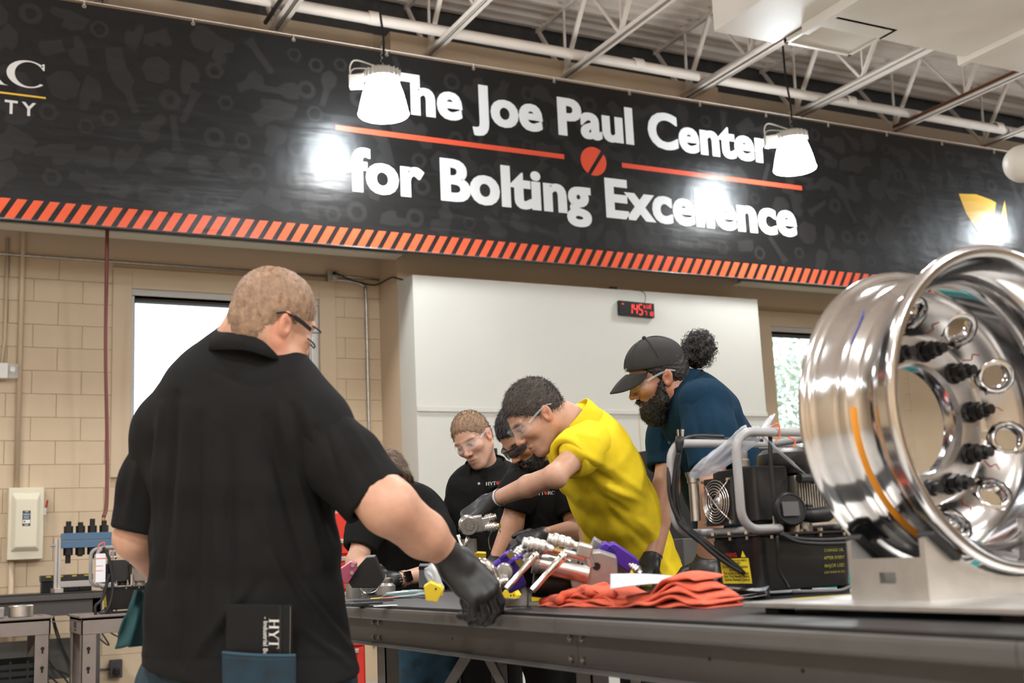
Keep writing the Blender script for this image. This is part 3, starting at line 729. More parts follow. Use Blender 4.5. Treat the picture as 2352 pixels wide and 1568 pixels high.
# power cable coiled on the cage with its plug
pc = empty('power_cable', PP(-.1,.2,.05), 'black power cable coiled over the left of the pump cage with its plug up', 'cable')
N1().tube(spline([(-.055,.235,.385),(-.062,.245,.34),(-.07,.25,.27),(-.065,.24,.2),(-.05,.18,.15),(-.03,.12,.10),(-.004,.06,.06)],7),.0065,10).build('cable_strand', M_black, pc, smooth=True)
N1().tube(spline([(.12,.262,.43),(.03,.272,.432),(-.02,.262,.415),(-.045,.252,.36),(-.06,.25,.28),(-.052,.24,.2),(-.03,.17,.14),(-.01,.1,.09),(-.004,.06,.06)],7),.006,10).build('cable_strand', M_black, pc, smooth=True)
N1().tube(spline([(.25,.255,.42),(.1,.265,.424),(.0,.275,.426),(-.05,.27,.40),(-.075,.26,.32),(-.075,.25,.24),(-.05,.22,.17),(-.02,.16,.12),(-.008,.1,.08)],7),.006,10).build('cable_strand', M_black, pc, smooth=True)
pl = N1().tube([(-.055,.235,.383),(-.053,.235,.395),(-.050,.235,.41),(-.047,.235,.427)], [.007,.009,.012,.012], 10).build('plug', M_black, pc, smooth=True)
for dx in (-.007,.006): N1().box((-.046+dx,.235,.437),(.002,.006,.020)).build('prong', M_steel, pl)
N1().cyl((-.038,.235,.428),(-.034,.235,.447),.0024,8).build('ground_pin', M_steel, pl)
tag(N1().tube(spline([(.035,-.035,.15),(.033,-.035,.12),(.035,-.03,.09),(.038,-.03,.06),(.05,-.035,.035),(.055,-.04,.02)],6),.004,8).build('control_cord', M_black, smooth=True), 'thin black cord hanging down over the yellow warning label', 'cable')
tag(N1().tube(spline([(.05,-.035,.158),(.09,-.035,.142),(.2,-.035,.134),(.32,-.035,.138),(.36,-.04,.148),(.4,-.04,.17)],6),.0055,8).tube(spline([(.045,-.035,.155),(.1,-.04,.132),(.22,-.04,.124),(.34,-.045,.130),(.4,-.05,.15)],6),.005,8).build('hydraulic_hose', M_rubber, smooth=True), 'black hoses sagging along the right face of the pump tank', 'hose')
tag(N1().tube(spline([(.05,-.06,.012),(.16,-.07,.008),(.22,-.06,.010),(.29,-.05,.035),(.34,-.045,.075),(.36,-.05,.11)],6),.005,8).build('grey_cord', mat('grey cord', (.09,.09,.09), .4), smooth=True), 'grey cord curving up the right face of the pump from the table', 'cable')
tag(N1().tube(spline([(.075,.02,.415),(.06,-.01,.40),(.048,-.02,.36),(.05,-.015,.28),(.055,-.012,.20),(.06,-.012,.165)],6),.0055,8).build('hung_cord', M_rubber, smooth=True), 'black cord looped over the near cage tube above the pump', 'cable')
# clear bag tied over the cage
R = np.random.default_rng(3)
def crumple(name, c, ax, ay, az, sz, m, seed, label=None, cat=None, nu=22, nv=16, amp=.12, parent=None):
    """closed, crumpled film bag"""
    R = np.random.default_rng(seed); v = []; f = []
    ph = R.uniform(0,6.28,(6,)); fq = R.integers(1,6,(6,2))
    for j in range(nv+1):
        t = PI*j/nv
        for i in range(nu):
            a = 2*PI*i/nu
            r = 1+amp*sum(math.sin(fq[k,0]*a+fq[k,1]*t*1.7+ph[k]) for k in range(6))/2.2
            sx = math.copysign(abs(math.cos(a))**.6, math.cos(a)); sy = math.copysign(abs(math.sin(a))**.6, math.sin(a))
            v.append(V3(c)+r*(math.sin(t)**.55*(sx*sz[0]*V3(ax)+sy*sz[1]*V3(ay))+math.cos(t)*sz[2]*V3(az)))
    for j in range(nv):
        for i in range(nu): f.append((j*nu+i,(j+1)*nu+i,(j+1)*nu+(i+1)%nu,j*nu+(i+1)%nu))
    o = mesh_obj(name, v, f, m, parent, smooth=True)
    if label: tag(o, label, cat)
    return o
M_film = mat('polythene film', (.78,.82,.88), .16, alpha=.42, spec=.9, bump=.5, bscale=40, bdist=.01)
bg_ = empty('plastic_bag', PP(.02,.1,.38), 'clear plastic document bag tied over the pump cage', 'bag')
crumple('film', PP(-.0,.08,.375), unit((.25,-.75,.45)), unit((.9,.3,.1)), unit((-.3,.4,.75)), (.11,.05,.018), M_film, 3, parent=bg_, amp=.2)
crumple('film', PP(.09,-.01,.36), unit((.5,-.2,-.5)), unit((.5,.8,.1)), unit((-.3,.4,.75)), (.06,.04,.012), M_film, 5, parent=bg_, amp=.25)
crumple('film_tail', PP(.06,.0,.435), unit((.5,-.1,.6)), unit((.5,.8,.1)), unit((-.3,.4,.3)), (.03,.02,.006), M_film, 6, parent=bg_, amp=.3)
MB(fr).tube(spline([(.05,-.03,.425),(.065,-.04,.43),(.07,-.035,.40),(.06,-.03,.39)],5),.002,6).tube(spline([(.1,-.03,.4),(.12,-.035,.39),(.115,-.03,.37)],5),.002,6).build('orange_tie', mat('orange tie', (.75,.12,.03), .4), bg_)
# booklet in a plastic sleeve in front of the pump
bk = onZ(1660,1362,ZT); bz = onZ(1768,1372,ZT)
bo = empty('manual_sleeve', (1.84,2.42,ZT), 'thin stack of manuals in a clear sleeve lying before the pump', 'booklet')
pts = [onZ(1600,1368,ZT)+(.0,.0,0), onZ(1762,1380,ZT), onZ(1772,1366,ZT), onZ(1640,1357,ZT)]
for k in range(6):
    zz = ZT+.002+.0032*k; s = .004*math.sin(k*2.1)
    q = [p+np.array([s*(1 if k%2 else -1), s, 0]) for p in pts]
    v = [];
    n = 10
    for t in range(n+1):
        a = q[0]*(1-t/n)+q[1]*t/n; b = q[3]*(1-t/n)+q[2]*t/n; lift = .009*(t/n)**2+.004*math.sin(t*.7+k)
        for w in (a, b): v.append((w[0],w[1],zz+lift)); 
        for w in (a, b): v.append((w[0],w[1],zz+lift+.0025))
    f = []
    for t in range(n):
        i = 4*t; f += [(i,i+1,i+5,i+4),(i+2,i+6,i+7,i+3),(i,i+4,i+6,i+2),(i+1,i+3,i+7,i+5)]
    f += [(0,2,3,1),(4*n,4*n+1,4*n+3,4*n+2)]
    mesh_obj('sheet', v, f, M_film if k in (0,5) else (mat('manual paper', (.42,.42,.45), .5) if k%2 else M_black), bo, smooth=.6)

# ------------------------------------------------------------------ truck wheel on its stand
WC = np.array([1.836, 1.517, 1.329])   # centre of the near flange, axis along the room
wh = empty('truck_wheel', (1.836, 1.64, 1.02), 'polished aluminium truck wheel with black lug nuts on a stand', 'wheel')
M_rim = mat('polished aluminium', (.64,.63,.63), .13, 1., var=.12, vscale=5, bump=.03, bscale=30)
M_disc = mat('satin aluminium disc', (.52,.50,.49), .25, 1., var=.1, vscale=9, bump=.04, bscale=80)
ya = (0,1,0)
outer = [(.284,.006),(.296,.0),(.304,.002),(.307,.008),(.306,.015),(.300,.020),(.291,.026),(.287,.035),(.284,.055),(.281,.062),(.272,.068),(.262,.078),(.258,.095),(.257,.125),(.262,.136),(.274,.143),(.278,.150),(.277,.163),(.280,.170),(.284,.176),(.286,.212),(.290,.222),(.299,.228),(.306,.233),(.307,.240),(.303,.246),(.296,.247)]
inner = [(.286,.240),(.278,.215),(.270,.17),(.252,.135),(.248,.10),(.250,.075),(.262,.058),(.272,.045),(.278,.02),(.284,.006)]
MB().lathe(outer+inner, WC, ya, 96, ref=(0,0,1)).build('rim', M_rim, wh, smooth=.9)
# disc with hand holes: polar grid with cells left out
nr, na = 26, 240; r0, r1 = .1105, .252
def disc_h(r):
    if r < .118: return .242-.012*math.sqrt(max(0,1-((r-.1105)/.0075-1)**2))
    if r < .172: return .230
    t = (r-.172)/(.252-.172); return .230-.050*math.sin(t*PI*.55)
rs = np.linspace(r0, r1, nr); HH = 10; hr, hrad = .208, .024
v = []; keep = {}
def disc_pt(r, a, back): 
    h = disc_h(r)+(.022 if back else 0)
    return WC + np.array([r*math.sin(a), h, r*math.cos(a)])
holes = [2*PI*(k+.5)/HH + math.radians(11) for k in range(HH)]
inside = lambda r, a: any((r*math.cos(a-h)-hr)**2+(r*math.sin(a-h))**2 < (hrad+.010)**2 for h in holes)
f = []; 
for b in (0,1):
    for i in range(nr):
        for j in range(na): v.append(disc_pt(rs[i], 2*PI*j/na, b))
cell = np.zeros((nr-1,na),bool)
for i in range(nr-1):
    for j in range(na):
        rm = (rs[i]+rs[i+1])/2; am = 2*PI*(j+.5)/na
        cell[i,j] = not inside(rm, am)
for i in range(nr-1):
    for j in range(na):
        if not cell[i,j]: continue
        j2 = (j+1)%na; a = i*na+j; c = i*na+j2; e_ = (i+1)*na+j; g_ = (i+1)*na+j2; B = nr*na
        f += [(a,c,g_,e_),(a+B,e_+B,g_+B,c+B)]
mesh_obj('disc', v, f, M_disc, wh, smooth=.7)
# smooth collars that line each hand hole (round the jagged grid edge)
dcol = wh.children[-1]
for h in holes:
    c = disc_pt(hr, h, 0); sl_ = (disc_h(hr+.002)-disc_h(hr-.002))/.004; nrm = unit(np.array([sl_*math.sin(h), -1, sl_*math.cos(h)]))
    MB().lathe([(hrad+.0155,.004),(hrad+.012,-.001),(hrad+.004,-.002),(hrad,.004),(hrad,.030),(hrad+.014,.030)], c, -nrm, 36).build('hand_hole_rim', M_rim, dcol, smooth=.9)
MB().lathe([(.1105,.242),(.1105,.275),(.116,.28)], WC, ya, 72).build('hub_bore', M_rim, dcol, smooth=.9)
M_lug = mat('black oxide lug', (.016,.015,.015), .35, .3)
for k in range(10):
    a = 2*PI*k/10 + math.radians(11); c = WC + np.array([.1428*math.sin(a), .230, .1428*math.cos(a)]); d = np.array([0,-1.,0])
    lg = MB().lathe([(0,0),(.0225,0),(.0225,.004),(.0195,.008),(.0195,.009)], c, d, 24).hexa(c+d*.008, c+d*.026, .0195).build('lug_nut', M_lug, wh, bevel=.001)
    MB().lathe([(.0,0),(.0145,0),(.0155,.004),(.0155,.014),(.012,.018),(0,.018)], c+d*.026, d, 20).cyl(c+d*.04, c+d*.056, .0105, 16).build('stud', M_lug, lg, smooth=.6)
# orange tape band round the barrel, marker scribbles
tw = MB().lathe([(.2600,.1335),(.2632,.1338),(.2715,.1420),(.2705,.1425)], WC, ya, 60, ref=(0,0,1), a0=math.radians(178), a1=math.radians(272)).build('orange_tape', mat('orange tape', (.75,.28,.02), .4), wh, smooth=.9)
M_mark = mat('red marker', (.6,.06,.04), .5); M_bmark = mat('blue marker', (.03,.05,.35), .5)
for k in range(10):
    a = 2*PI*k/10 + math.radians(11); r = .178
    pts = [disc_pt(r+dr, a+da, 0)+np.array([0,-.002,0]) for dr, da in ((.0,-.02),(.01,.03),(.016,-.01),(.024,.04))]
    MB().tube(spline(pts,5), .0009, 5).build('marker_scribble', M_mark, dcol)
bp = lambda ang, h, rr: WC + np.array([rr*math.sin(ang), h, rr*math.cos(ang)])
MB().tube([bp(math.radians(-52),.148,.2795), bp(math.radians(-48),.150,.2798), bp(math.radians(-44),.160,.279)], .0012, 5).tube([bp(math.radians(-52),.147,.2795), bp(math.radians(-62),.1475,.2795)], .0012, 5).build('marker_line', M_bmark, wh)
MB().tube(spline([bp(math.radians(-12),.022,.279), bp(math.radians(-9),.03,.2785), bp(math.radians(-12),.035,.278), bp(math.radians(-8),.04,.2775)],4), .0012, 5).build('marker_line', M_bmark, wh)
# stand
M_std = mat('stand aluminium', (.62,.60,.57), .34, .85, var=.08, vscale=20)
st = empty('wheel_stand', (1.836,1.6,ZT), 'flat aluminium stand with two cradle plates under the truck wheel', 'stand')
pz = .987
MB().bb((1.487,1.22,pz-.010),(2.25,1.92,pz)).build('base_plate', M_std, st, bevel=.0015)
MB().bb((1.60,1.885,pz),(2.0,1.905,pz+.0006)).build('yellow_tape', M_yel, st)
for x, y in ((1.53,1.86),(2.2,1.86),(1.53,1.30),(2.2,1.30)):
    MB().bb((x-.02,y-.02,ZT),(x+.02,y+.02,pz-.010)).build('foot', M_rubber, st)
def cradle(y, t):
    # vertical plate cut out round the wheel
    rr = .311; h = 1.115; pts = [(1.60,pz),(1.60,h-.02)]
    for k in range(25):
        x = 1.625+(2.047-1.625)*k/24; pts.append((x, WC[2]-math.sqrt(max(0,rr**2-(x-WC[0])**2))))
    pts += [(2.07,h-.02),(2.07,pz)]
    n = len(pts); v = [(a,y,b) for a,b in pts]+[(a,y+t,b) for a,b in pts]
    f = []
    # quads column by column down to the plate
    base = len(v); 
    top = pts[1:-1]; v = []; 
    for a, b in top: v += [(a,y,pz),(a,y,b),(a,y+t,pz),(a,y+t,b)]
    for i in range(len(top)-1):
        p, q = 4*i, 4*i+4
        f += [(p,q,q+1,p+1),(p+2,p+3,q+3,q+2),(p+1,q+1,q+3,p+3),(p,p+2,q+2,q)]
    q = 4*(len(top)-1); f += [(0,1,3,2),(q,q+2,q+3,q+1)]
    return mesh_obj('cradle_plate', v, f, M_std, st)
cradle(1.545, .012); cradle(1.725, .012)
tie = MB()
tie.bb((1.60,1.557,pz),(1.612,1.725,pz+.03)).bb((1.60,1.557,pz+.05),(1.612,1.725,pz+.075)).bb((1.60,1.557,pz+.03),(1.612,1.62,pz+.05)).bb((1.60,1.66,pz+.03),(1.612,1.725,pz+.05))
tie.build('tie_bar', M_std, st)
MB().bb((2.058,1.557,pz),(2.07,1.725,pz+.075)).build('tie_bar', M_std, st)
for y in (1.551, 1.731):
    for s in (-1,1):
        a = math.radians(180+s*38); c = WC*(1,0,1)+np.array([.316*math.sin(a), y, .316*math.cos(a)])
        MB().box(c, (.075,.04,.012), (np.array([math.cos(a),0,-math.sin(a)]), np.array([0,1.,0]), np.array([math.sin(a),0,math.cos(a)]))).build('rubber_pad', M_rubber, st, bevel=.002)
nutp = WC+np.array([.06,.035,-.256])
tag(MB().hexa(nutp+(0,0,.0),nutp+(0,0,.028),.026).cyl(nutp+(0,0,.028),nutp+(0,0,.05),.032,24).cyl(nutp+(0,0,-.02),nutp,.03,24).build('loose_socket', M_steel, smooth=.5), 'loose steel bushing resting inside the bottom of the truck wheel', 'bushing')
# ================================================================== smooth solids for people, gloves and cloth
def rot_to_rows(x, y, z): return np.array([x, y, z])
class Field:
    """signed-distance field on a grid; smooth unions of simple solids; skinned by surface nets"""
    def __init__(s, lo, hi, h):
        s.lo = np.asarray(lo, float); s.h = h; s.n = np.ceil((np.asarray(hi)-s.lo)/h).astype(int)+1
        s.d = np.full(tuple(s.n), .2, np.float32)
        s.ax = [s.lo[i]+h*np.arange(s.n[i]) for i in range(3)]
    def sub(s, lo, hi):
        a = np.clip(np.floor((np.asarray(lo)-s.lo)/s.h).astype(int), 0, s.n); b = np.clip(np.ceil((np.asarray(hi)-s.lo)/s.h).astype(int)+1, 0, s.n)
        sl = tuple(slice(a[i], b[i]) for i in range(3))
        X = s.ax[0][sl[0]][:,None,None].astype(np.float32); Y = s.ax[1][sl[1]][None,:,None].astype(np.float32); Z = s.ax[2][sl[2]][None,None,:].astype(np.float32)
        return sl, X, Y, Z
    def op(s, pr, k=.01, mode='+', m=.05):
        lo, hi, fn = pr
        sl, X, Y, Z = s.sub(np.asarray(lo)-m, np.asarray(hi)+m)
        if any(q.stop <= q.start for q in sl): return s
        e = fn(X, Y, Z); a = s.d[sl]
        if mode == '+': h = np.maximum(k-np.abs(a-e), 0)/k; s.d[sl] = np.minimum(a, e)-h*h*k*.25
        elif mode == '-': h = np.maximum(k-np.abs(a+e), 0)/k; s.d[sl] = np.maximum(a, -e)+h*h*k*.25
        return s
    def cut(s, p, n, k=.004):
        """remove everything on the +n side of the plane through p"""
        n = unit(n); p = V3(p)
        e = ((s.ax[0]-p[0])*n[0])[:,None,None]+((s.ax[1]-p[1])*n[1])[None,:,None]+((s.ax[2]-p[2])*n[2])[None,None,:]
        e = e.astype(np.float32); h = np.maximum(k-np.abs(s.d-e), 0)/k; s.d = np.maximum(s.d, e)+h*h*k*.25
        return s
    def mesh(s):
        d = s.d; I = d < 0
        c = I[:-1,:-1,:-1].astype(np.int8)
        for i in (0,1):
            for j in (0,1):
                for k in (0,1):
                    if i+j+k: c = c + I[i:I.shape[0]-1+i, j:I.shape[1]-1+j, k:I.shape[2]-1+k]
        act = (c > 0) & (c < 8)
        idx = np.argwhere(act); n = len(idx)
        cor = np.array([(i,j,k) for i in (0,1) for j in (0,1) for k in (0,1)])
        val = np.stack([d[idx[:,0]+q[0], idx[:,1]+q[1], idx[:,2]+q[2]] for q in cor], 1)
        acc = np.zeros((n,3)); cnt = np.zeros(n)
        for a in range(8):
            for b in range(a+1, 8):
                if np.abs(cor[a]-cor[b]).sum() != 1: continue
                va, vb = val[:,a], val[:,b]; m = (va < 0) != (vb < 0)
                t = np.where(m, va/np.where(m, va-vb, 1), 0)
                acc += m[:,None]*(cor[a]+(cor[b]-cor[a])*t[:,None]); cnt += m
        v = s.lo + s.h*(idx + acc/cnt[:,None])
        lut = np.full(act.shape, -1, np.int32); lut[act] = np.arange(n)
        F = []
        for ax in range(3):
            A = np.take(I, range(0, I.shape[ax]-1), ax); B = np.take(I, range(1, I.shape[ax]), ax)
            e = np.argwhere(A != B)
            o1, o2 = [(1,2),(2,0),(0,1)][ax]
            ok = (e[:,o1] > 0) & (e[:,o2] > 0) & (e[:,o1] < lut.shape[o1]) & (e[:,o2] < lut.shape[o2]); e = e[ok]
            def L(p, q):
                g = e.copy(); g[:,o1] -= p; g[:,o2] -= q; return lut[g[:,0],g[:,1],g[:,2]]
            q = np.stack([L(1,1), L(0,1), L(0,0), L(1,0)], 1)
            inv = ~A[e[:,0],e[:,1],e[:,2]]
            q[inv] = q[inv][:,::-1]; F.append(q)
        F = np.concatenate(F); F = F[(F >= 0).all(1)]
        return v, F
def ell(c, r, R=None):
    c = V3(c); r = np.ones(3)*r; m = r.max()
    if R is None: R = np.eye(3)
    R = np.asarray(R)
    def fn(X, Y, Z):
        x, y, z = X-c[0], Y-c[1], Z-c[2]
        u = [(R[i][0]*x+R[i][1]*y+R[i][2]*z)/r[i] for i in range(3)]
        k0 = np.sqrt(u[0]**2+u[1]**2+u[2]**2)+1e-6; k1 = np.sqrt((u[0]/r[0])**2+(u[1]/r[1])**2+(u[2]/r[2])**2)+1e-6
        return k0*(k0-1)/k1
    return c-m, c+m, fn
def rc(a, b, ra, rb):
    a = V3(a); b = V3(b); ba = b-a; L = ba@ba+1e-12; m = max(ra, rb)
    def fn(X, Y, Z):
        x, y, z = X-a[0], Y-a[1], Z-a[2]
        h = np.clip((x*ba[0]+y*ba[1]+z*ba[2])/L, 0, 1)
        return np.sqrt((x-h*ba[0])**2+(y-h*ba[1])**2+(z-h*ba[2])**2)-(ra+(rb-ra)*h)
    return np.minimum(a,b)-m, np.maximum(a,b)+m, fn
def ec(a, b, S, wa, wb, da, db):
    """elliptical cone: half-widths wa->wb along S, half-depths da->db"""
    a = V3(a); b = V3(b); ba = b-a; L = ba@ba; t = unit(ba); S = V3(S); S = unit(S-t*(S@t)); N = np.cross(t, S); m = max(wa,wb,da,db)
    def fn(X, Y, Z):
        x, y, z = X-a[0], Y-a[1], Z-a[2]
        h = np.clip((x*ba[0]+y*ba[1]+z*ba[2])/L, 0, 1)
        x, y, z = x-h*ba[0], y-h*ba[1], z-h*ba[2]
        u = x*S[0]+y*S[1]+z*S[2]; v = x*N[0]+y*N[1]+z*N[2]; w = x*t[0]+y*t[1]+z*t[2]
        A = wa+(wb-wa)*h; B = da+(db-da)*h; mn = np.minimum(A, B)
        q = np.sqrt((u/A)**2+(v/B)**2+(w/mn)**2)
        g = np.sqrt((u/A**2)**2+(v/B**2)**2+(w/mn**2)**2)+1e-6
        return q*(q-1)/g
    return np.minimum(a,b)-m, np.maximum(a,b)+m, fn
def vnormals(v, F):
    n = np.zeros_like(v); a = np.cross(v[F[:,2]]-v[F[:,0]], v[F[:,3]]-v[F[:,1]])
    for i in range(4): np.add.at(n, F[:,i], a)
    return n/(np.linalg.norm(n,axis=1)[:,None]+1e-12)
def relax(v, F, it=2, w=.5):
    for _ in range(it):
        s = np.zeros_like(v); c = np.zeros(len(v))
        for i in range(4):
            np.add.at(s, F[:,i], v[F[:,(i+1)%4]]+v[F[:,i-1]]); np.add.at(c, F[:,i], 2)
        v = v*(1-w)+w*s/np.maximum(c,1)[:,None]
    return v
def skin_obj(name, v, F, m, parent=None, col=None):
    off = origin_of(parent) if parent is not None else v.min(0)
    me = bpy.data.meshes.new(name); n = len(v)
    me.vertices.add(n); me.vertices.foreach_set('co', (v-off).astype(np.float32).ravel())
    me.loops.add(4*len(F)); me.loops.foreach_set('vertex_index', F.astype(np.int32).ravel())
    me.polygons.add(len(F)); me.polygons.foreach_set('loop_start', np.arange(len(F),dtype=np.int32)*4)
    me.update(calc_edges=True); me.validate()
    me.polygons.foreach_set('use_smooth', np.ones(len(me.polygons),bool))
    if col is not None:
        a = me.color_attributes.new('Col', 'FLOAT_COLOR', 'POINT'); a.data.foreach_set('color', np.c_[col, np.ones(n)].astype(np.float32).ravel())
    me.materials.append(m)
    o = bpy.data.objects.new(name, me); link(o, parent)
    if parent is None: o.location = off
    return o
def pix(v):
    w = v-CAMP; z = w@fw; return np.stack([1176+FPX*(w@RT)/z, 784-FPX*(w@UP)/z], 1)
def folds(v, F, segs, ref=None):
    """push cloth in and out along its normals: segs (x0,y0,x1,y1,width,amount m) given on the front of the garment"""
    n = vnormals(v, F); p = pix(v); d = np.zeros(len(v))
    for x0,y0,x1,y1,w,a in segs:
        q = np.array([x1-x0, y1-y0], float); t = ((p-[x0,y0])@q)/(q@q); tc = np.clip(t,0,1)
        e = np.linalg.norm(p-[x0,y0]-tc[:,None]*q, axis=1); taper = np.clip(1.15-np.abs(tc-.5)*1.6, 0, 1)
        d += a*np.exp(-(e/w)**2)*taper
    return v + n*d[:,None]
def wrinkle(v, F, amp, scale, seed, squash=(1,1,1)):
    R = np.random.default_rng(seed); n = vnormals(v, F); d = np.zeros(len(v))
    for k in range(9):
        q = R.normal(size=3)*scale*np.array(squash)*(1+.25*k); w = v@R.normal(size=3)*scale*.4
        d += np.sin(v@q+R.uniform(0,6.28)+1.2*np.sin(w))/(1+.25*k)
    return v + n*(amp*d/3)[:,None]
def L_in(o, X, Y, Z):
    """local (x fwd, y left, z up) -> world"""
    return lambda p: o + p[0]*X + p[1]*Y + p[2]*Z

# ------------------------------------------------------------------ skin, hair and cloth materials
def skin_mat(name): return mat(name, (.5,.3,.2), .5, vcol='Col', sss=.12, bump=.12, bscale=400, var=.06, vscale=60)
M_skin = skin_mat('skin')
def hair_mat(name, col, k=.35): return mat(name, col, .55, var=k, vscale=70, bump=.8, bscale=170, bdist=.004, stretch=(1,1,.35))
def cloth_mat(name, col, rough=.85, var=.06): return mat(name, col, rough, var=var, vscale=30, bump=.12, bscale=900, sheen=.0, spec=.12)
M_blackpolo = cloth_mat('black knit', (.0105,.010,.0098)); M_yellow = cloth_mat('yellow pique', (.70,.52,.022)); M_navy = cloth_mat('dark blue knit', (.006,.024,.047))
M_denim = mat('denim', (.007,.024,.038), .8, var=.35, vscale=25, bump=.3, bscale=600); M_blackp = cloth_mat('black trousers', (.012,.011,.011))
M_glove = mat('black glove', (.016,.0155,.0155), .42, bump=.15, bscale=260, var=.15, vscale=40)
M_lens = mat('safety lens', (.9,.95,1), .05, alpha=.05, spec=.6)
M_clearf = mat('clear frame', (.7,.75,.8), .1, alpha=.22, spec=1.)

# ------------------------------------------------------------------ heads
def head_frame(c, fwd, up):
    X = unit(fwd); Z = unit(V3(up)-X*(V3(up)@X)); Y = np.cross(Z, X); return V3(c), X, Y, Z
def add_head(f, hf, s=1., nose=1., jaw=1., ear=True):
    o, X, Y, Z = hf; T = lambda x, y, z: o+s*(x*X+y*Y+z*Z); R = rot_to_rows(X, Y, Z)
    f.op(ell(T(-.010,0,.040), np.array([.099,.076,.086])*s, R), .01)
    f.op(ell(T(-.045,0,-.015), np.array([.052,.062,.06])*s, R), .03)
    f.op(ell(T(.028,0,-.018), np.array([.064,.061,.082])*s, R), .03)
    for q in (-1,1):
        f.op(rc(T(-.008,q*.052*jaw,-.05), T(.058,q*.020*jaw,-.096), .020*s, .019*s), .03)
        f.op(ell(T(.060,q*.042,-.018), np.array([.026,.022,.020])*s, R), .022)
    f.op(ell(T(.069,0,-.100), np.array([.022,.024,.018])*s, R), .02)
    f.op(ell(T(.074,0,-.066), np.array([.021,.030,.022])*s, R), .02)
    for q in (-1,1):
        f.op(ell(T(.098,q*.033,.006), np.array([.016,.020,.012])*s, R), .012, '-')
        f.op(ell(T(.0765,q*.032,.005), np.array([.0135,.0145,.012])*s, R), .004)
        f.op(rc(T(.086,q*.014,.026), T(.074,q*.050,.027), .0085*s, .007*s), .012)
        f.op(rc(T(.088,q*.022,.0085), T(.081,q*.044,.0055), .0035*s, .003*s), .004)     # upper lid
    f.op(rc(T(.086,0,.026), T(.110*nose,0,-.024), .0078*s, .0098*s), .014)
    f.op(ell(T(.111*nose,0,-.028), np.array([.0105,.0105,.0095])*s, R), .008)
    for q in (-1,1): f.op(ell(T(.099,q*.0135,-.032), np.array([.0105,.0075,.0075])*s, R), .006)
    for q in (-1,1): f.op(ell(T(.1055,q*.0065,-.0385), np.array([.004,.003,.003])*s, R), .003, '-')
    f.op(ell(T(.0905,0,-.0605), np.array([.0085,.021,.0052])*s, R), .007)
    f.op(ell(T(.0885,0,-.0725), np.array([.0085,.019,.0062])*s, R), .007)
    f.op(rc(T(.0965,-.017,-.0665), T(.0965,.017,-.0665), .0022*s, .0022*s), .004, '-')
    f.op(rc(T(.094,-.007,-.048), T(.094,.007,-.048), .002*s, .002*s), .006, '-')
    if ear:
        for q in (-1,1):
            er = np.array([unit(X*.93+Z*.25*1-Y*q*.28), unit(Y*q+X*.25), unit(Z-X*.22)])
            c = T(-.012,q*.079,-.004)
            f.op(ell(c, np.array([.0185,.0068,.031])*s, er), .006)
            f.op(ell(c+s*(.003*X+q*.0072*Y+.004*Z), np.array([.0112,.0062,.0205])*s, er), .004, '-')
            f.op(ell(c+s*(.004*X+q*.003*Y-.005*Z), np.array([.006,.004,.009])*s, er), .004, '-')
            f.op(rc(c+s*(.006*X+q*.003*Y+.008*Z), c+s*(-.004*X+q*.004*Y+.014*Z), .0028*s, .0028*s), .003)
def head_color(v, hf, s, base, lip=(.42,.17,.12), brow=None, stub=None, stubk=0., eyes=True, eyec=(.10,.07,.05)):
    o, X, Y, Z = hf; p = (v-o)/s; x, y, z = p@X, p@Y, p@Z
    col = np.tile(np.asarray(base,float), (len(v),1)); near = (np.abs(x) < .16) & (np.abs(y) < .11) & (z > -.14) & (z < .15)
    def mix(c, w): 
        nonlocal col; w = np.clip(w*near,0,1)[:,None]; col = col*(1-w)+np.asarray(c)*w
    g = lambda *a: np.exp(-sum(q**2 for q in a))
    b = np.asarray(base,float)
    mix(b*np.array([1.12,.86,.80]), .6*g((x-.11)/.02,(z+.028)/.014,y/.018)+.45*g((np.abs(y)-.048)/.02,(z+.02)/.022,(x-.06)/.04))
    mix(b*np.array([1.1,.82,.76]), .7*((np.abs(y) > .072) & (x > -.04) & (x < .02)))
    mix(lip, .75*g(y/.021,(z+.0665)/.0105,(x-.094)/.016))
    mix(b*.30, .95*g(y/.019,(z+.0665)/.0032,(x-.094)/.02)); mix(b*.72, .6*g((np.abs(y)-.028+.25*(z+.05))/.006,(z+.048)/.018)*(x > .06))
    if stub is not None: mix(stub, stubk*((z < -.035-.35*(.08-x)*(x < .08)) & (x > .0))*np.clip((-.028-z)/.02,0,1))
    if brow is not None: mix(brow, 1.25*g((z-.0285)/.0065,(np.abs(y)-.034)/.020)*(x > .05))
    if eyes:
        e = g((np.abs(y)-.032)/.0125,(z-.0035)/.0042)*(x > .078); mix((.62,.58,.54), 1.3*e-.1)
        mix(eyec, 1.6*g((np.abs(y)-.032)/.0048,(z-.0035)/.0052)*(x > .078)-.15)
        mix(b*.22, .95*g((np.abs(y)-.032)/.016,(z-.0085)/.0032)*(x > .072))
    return col
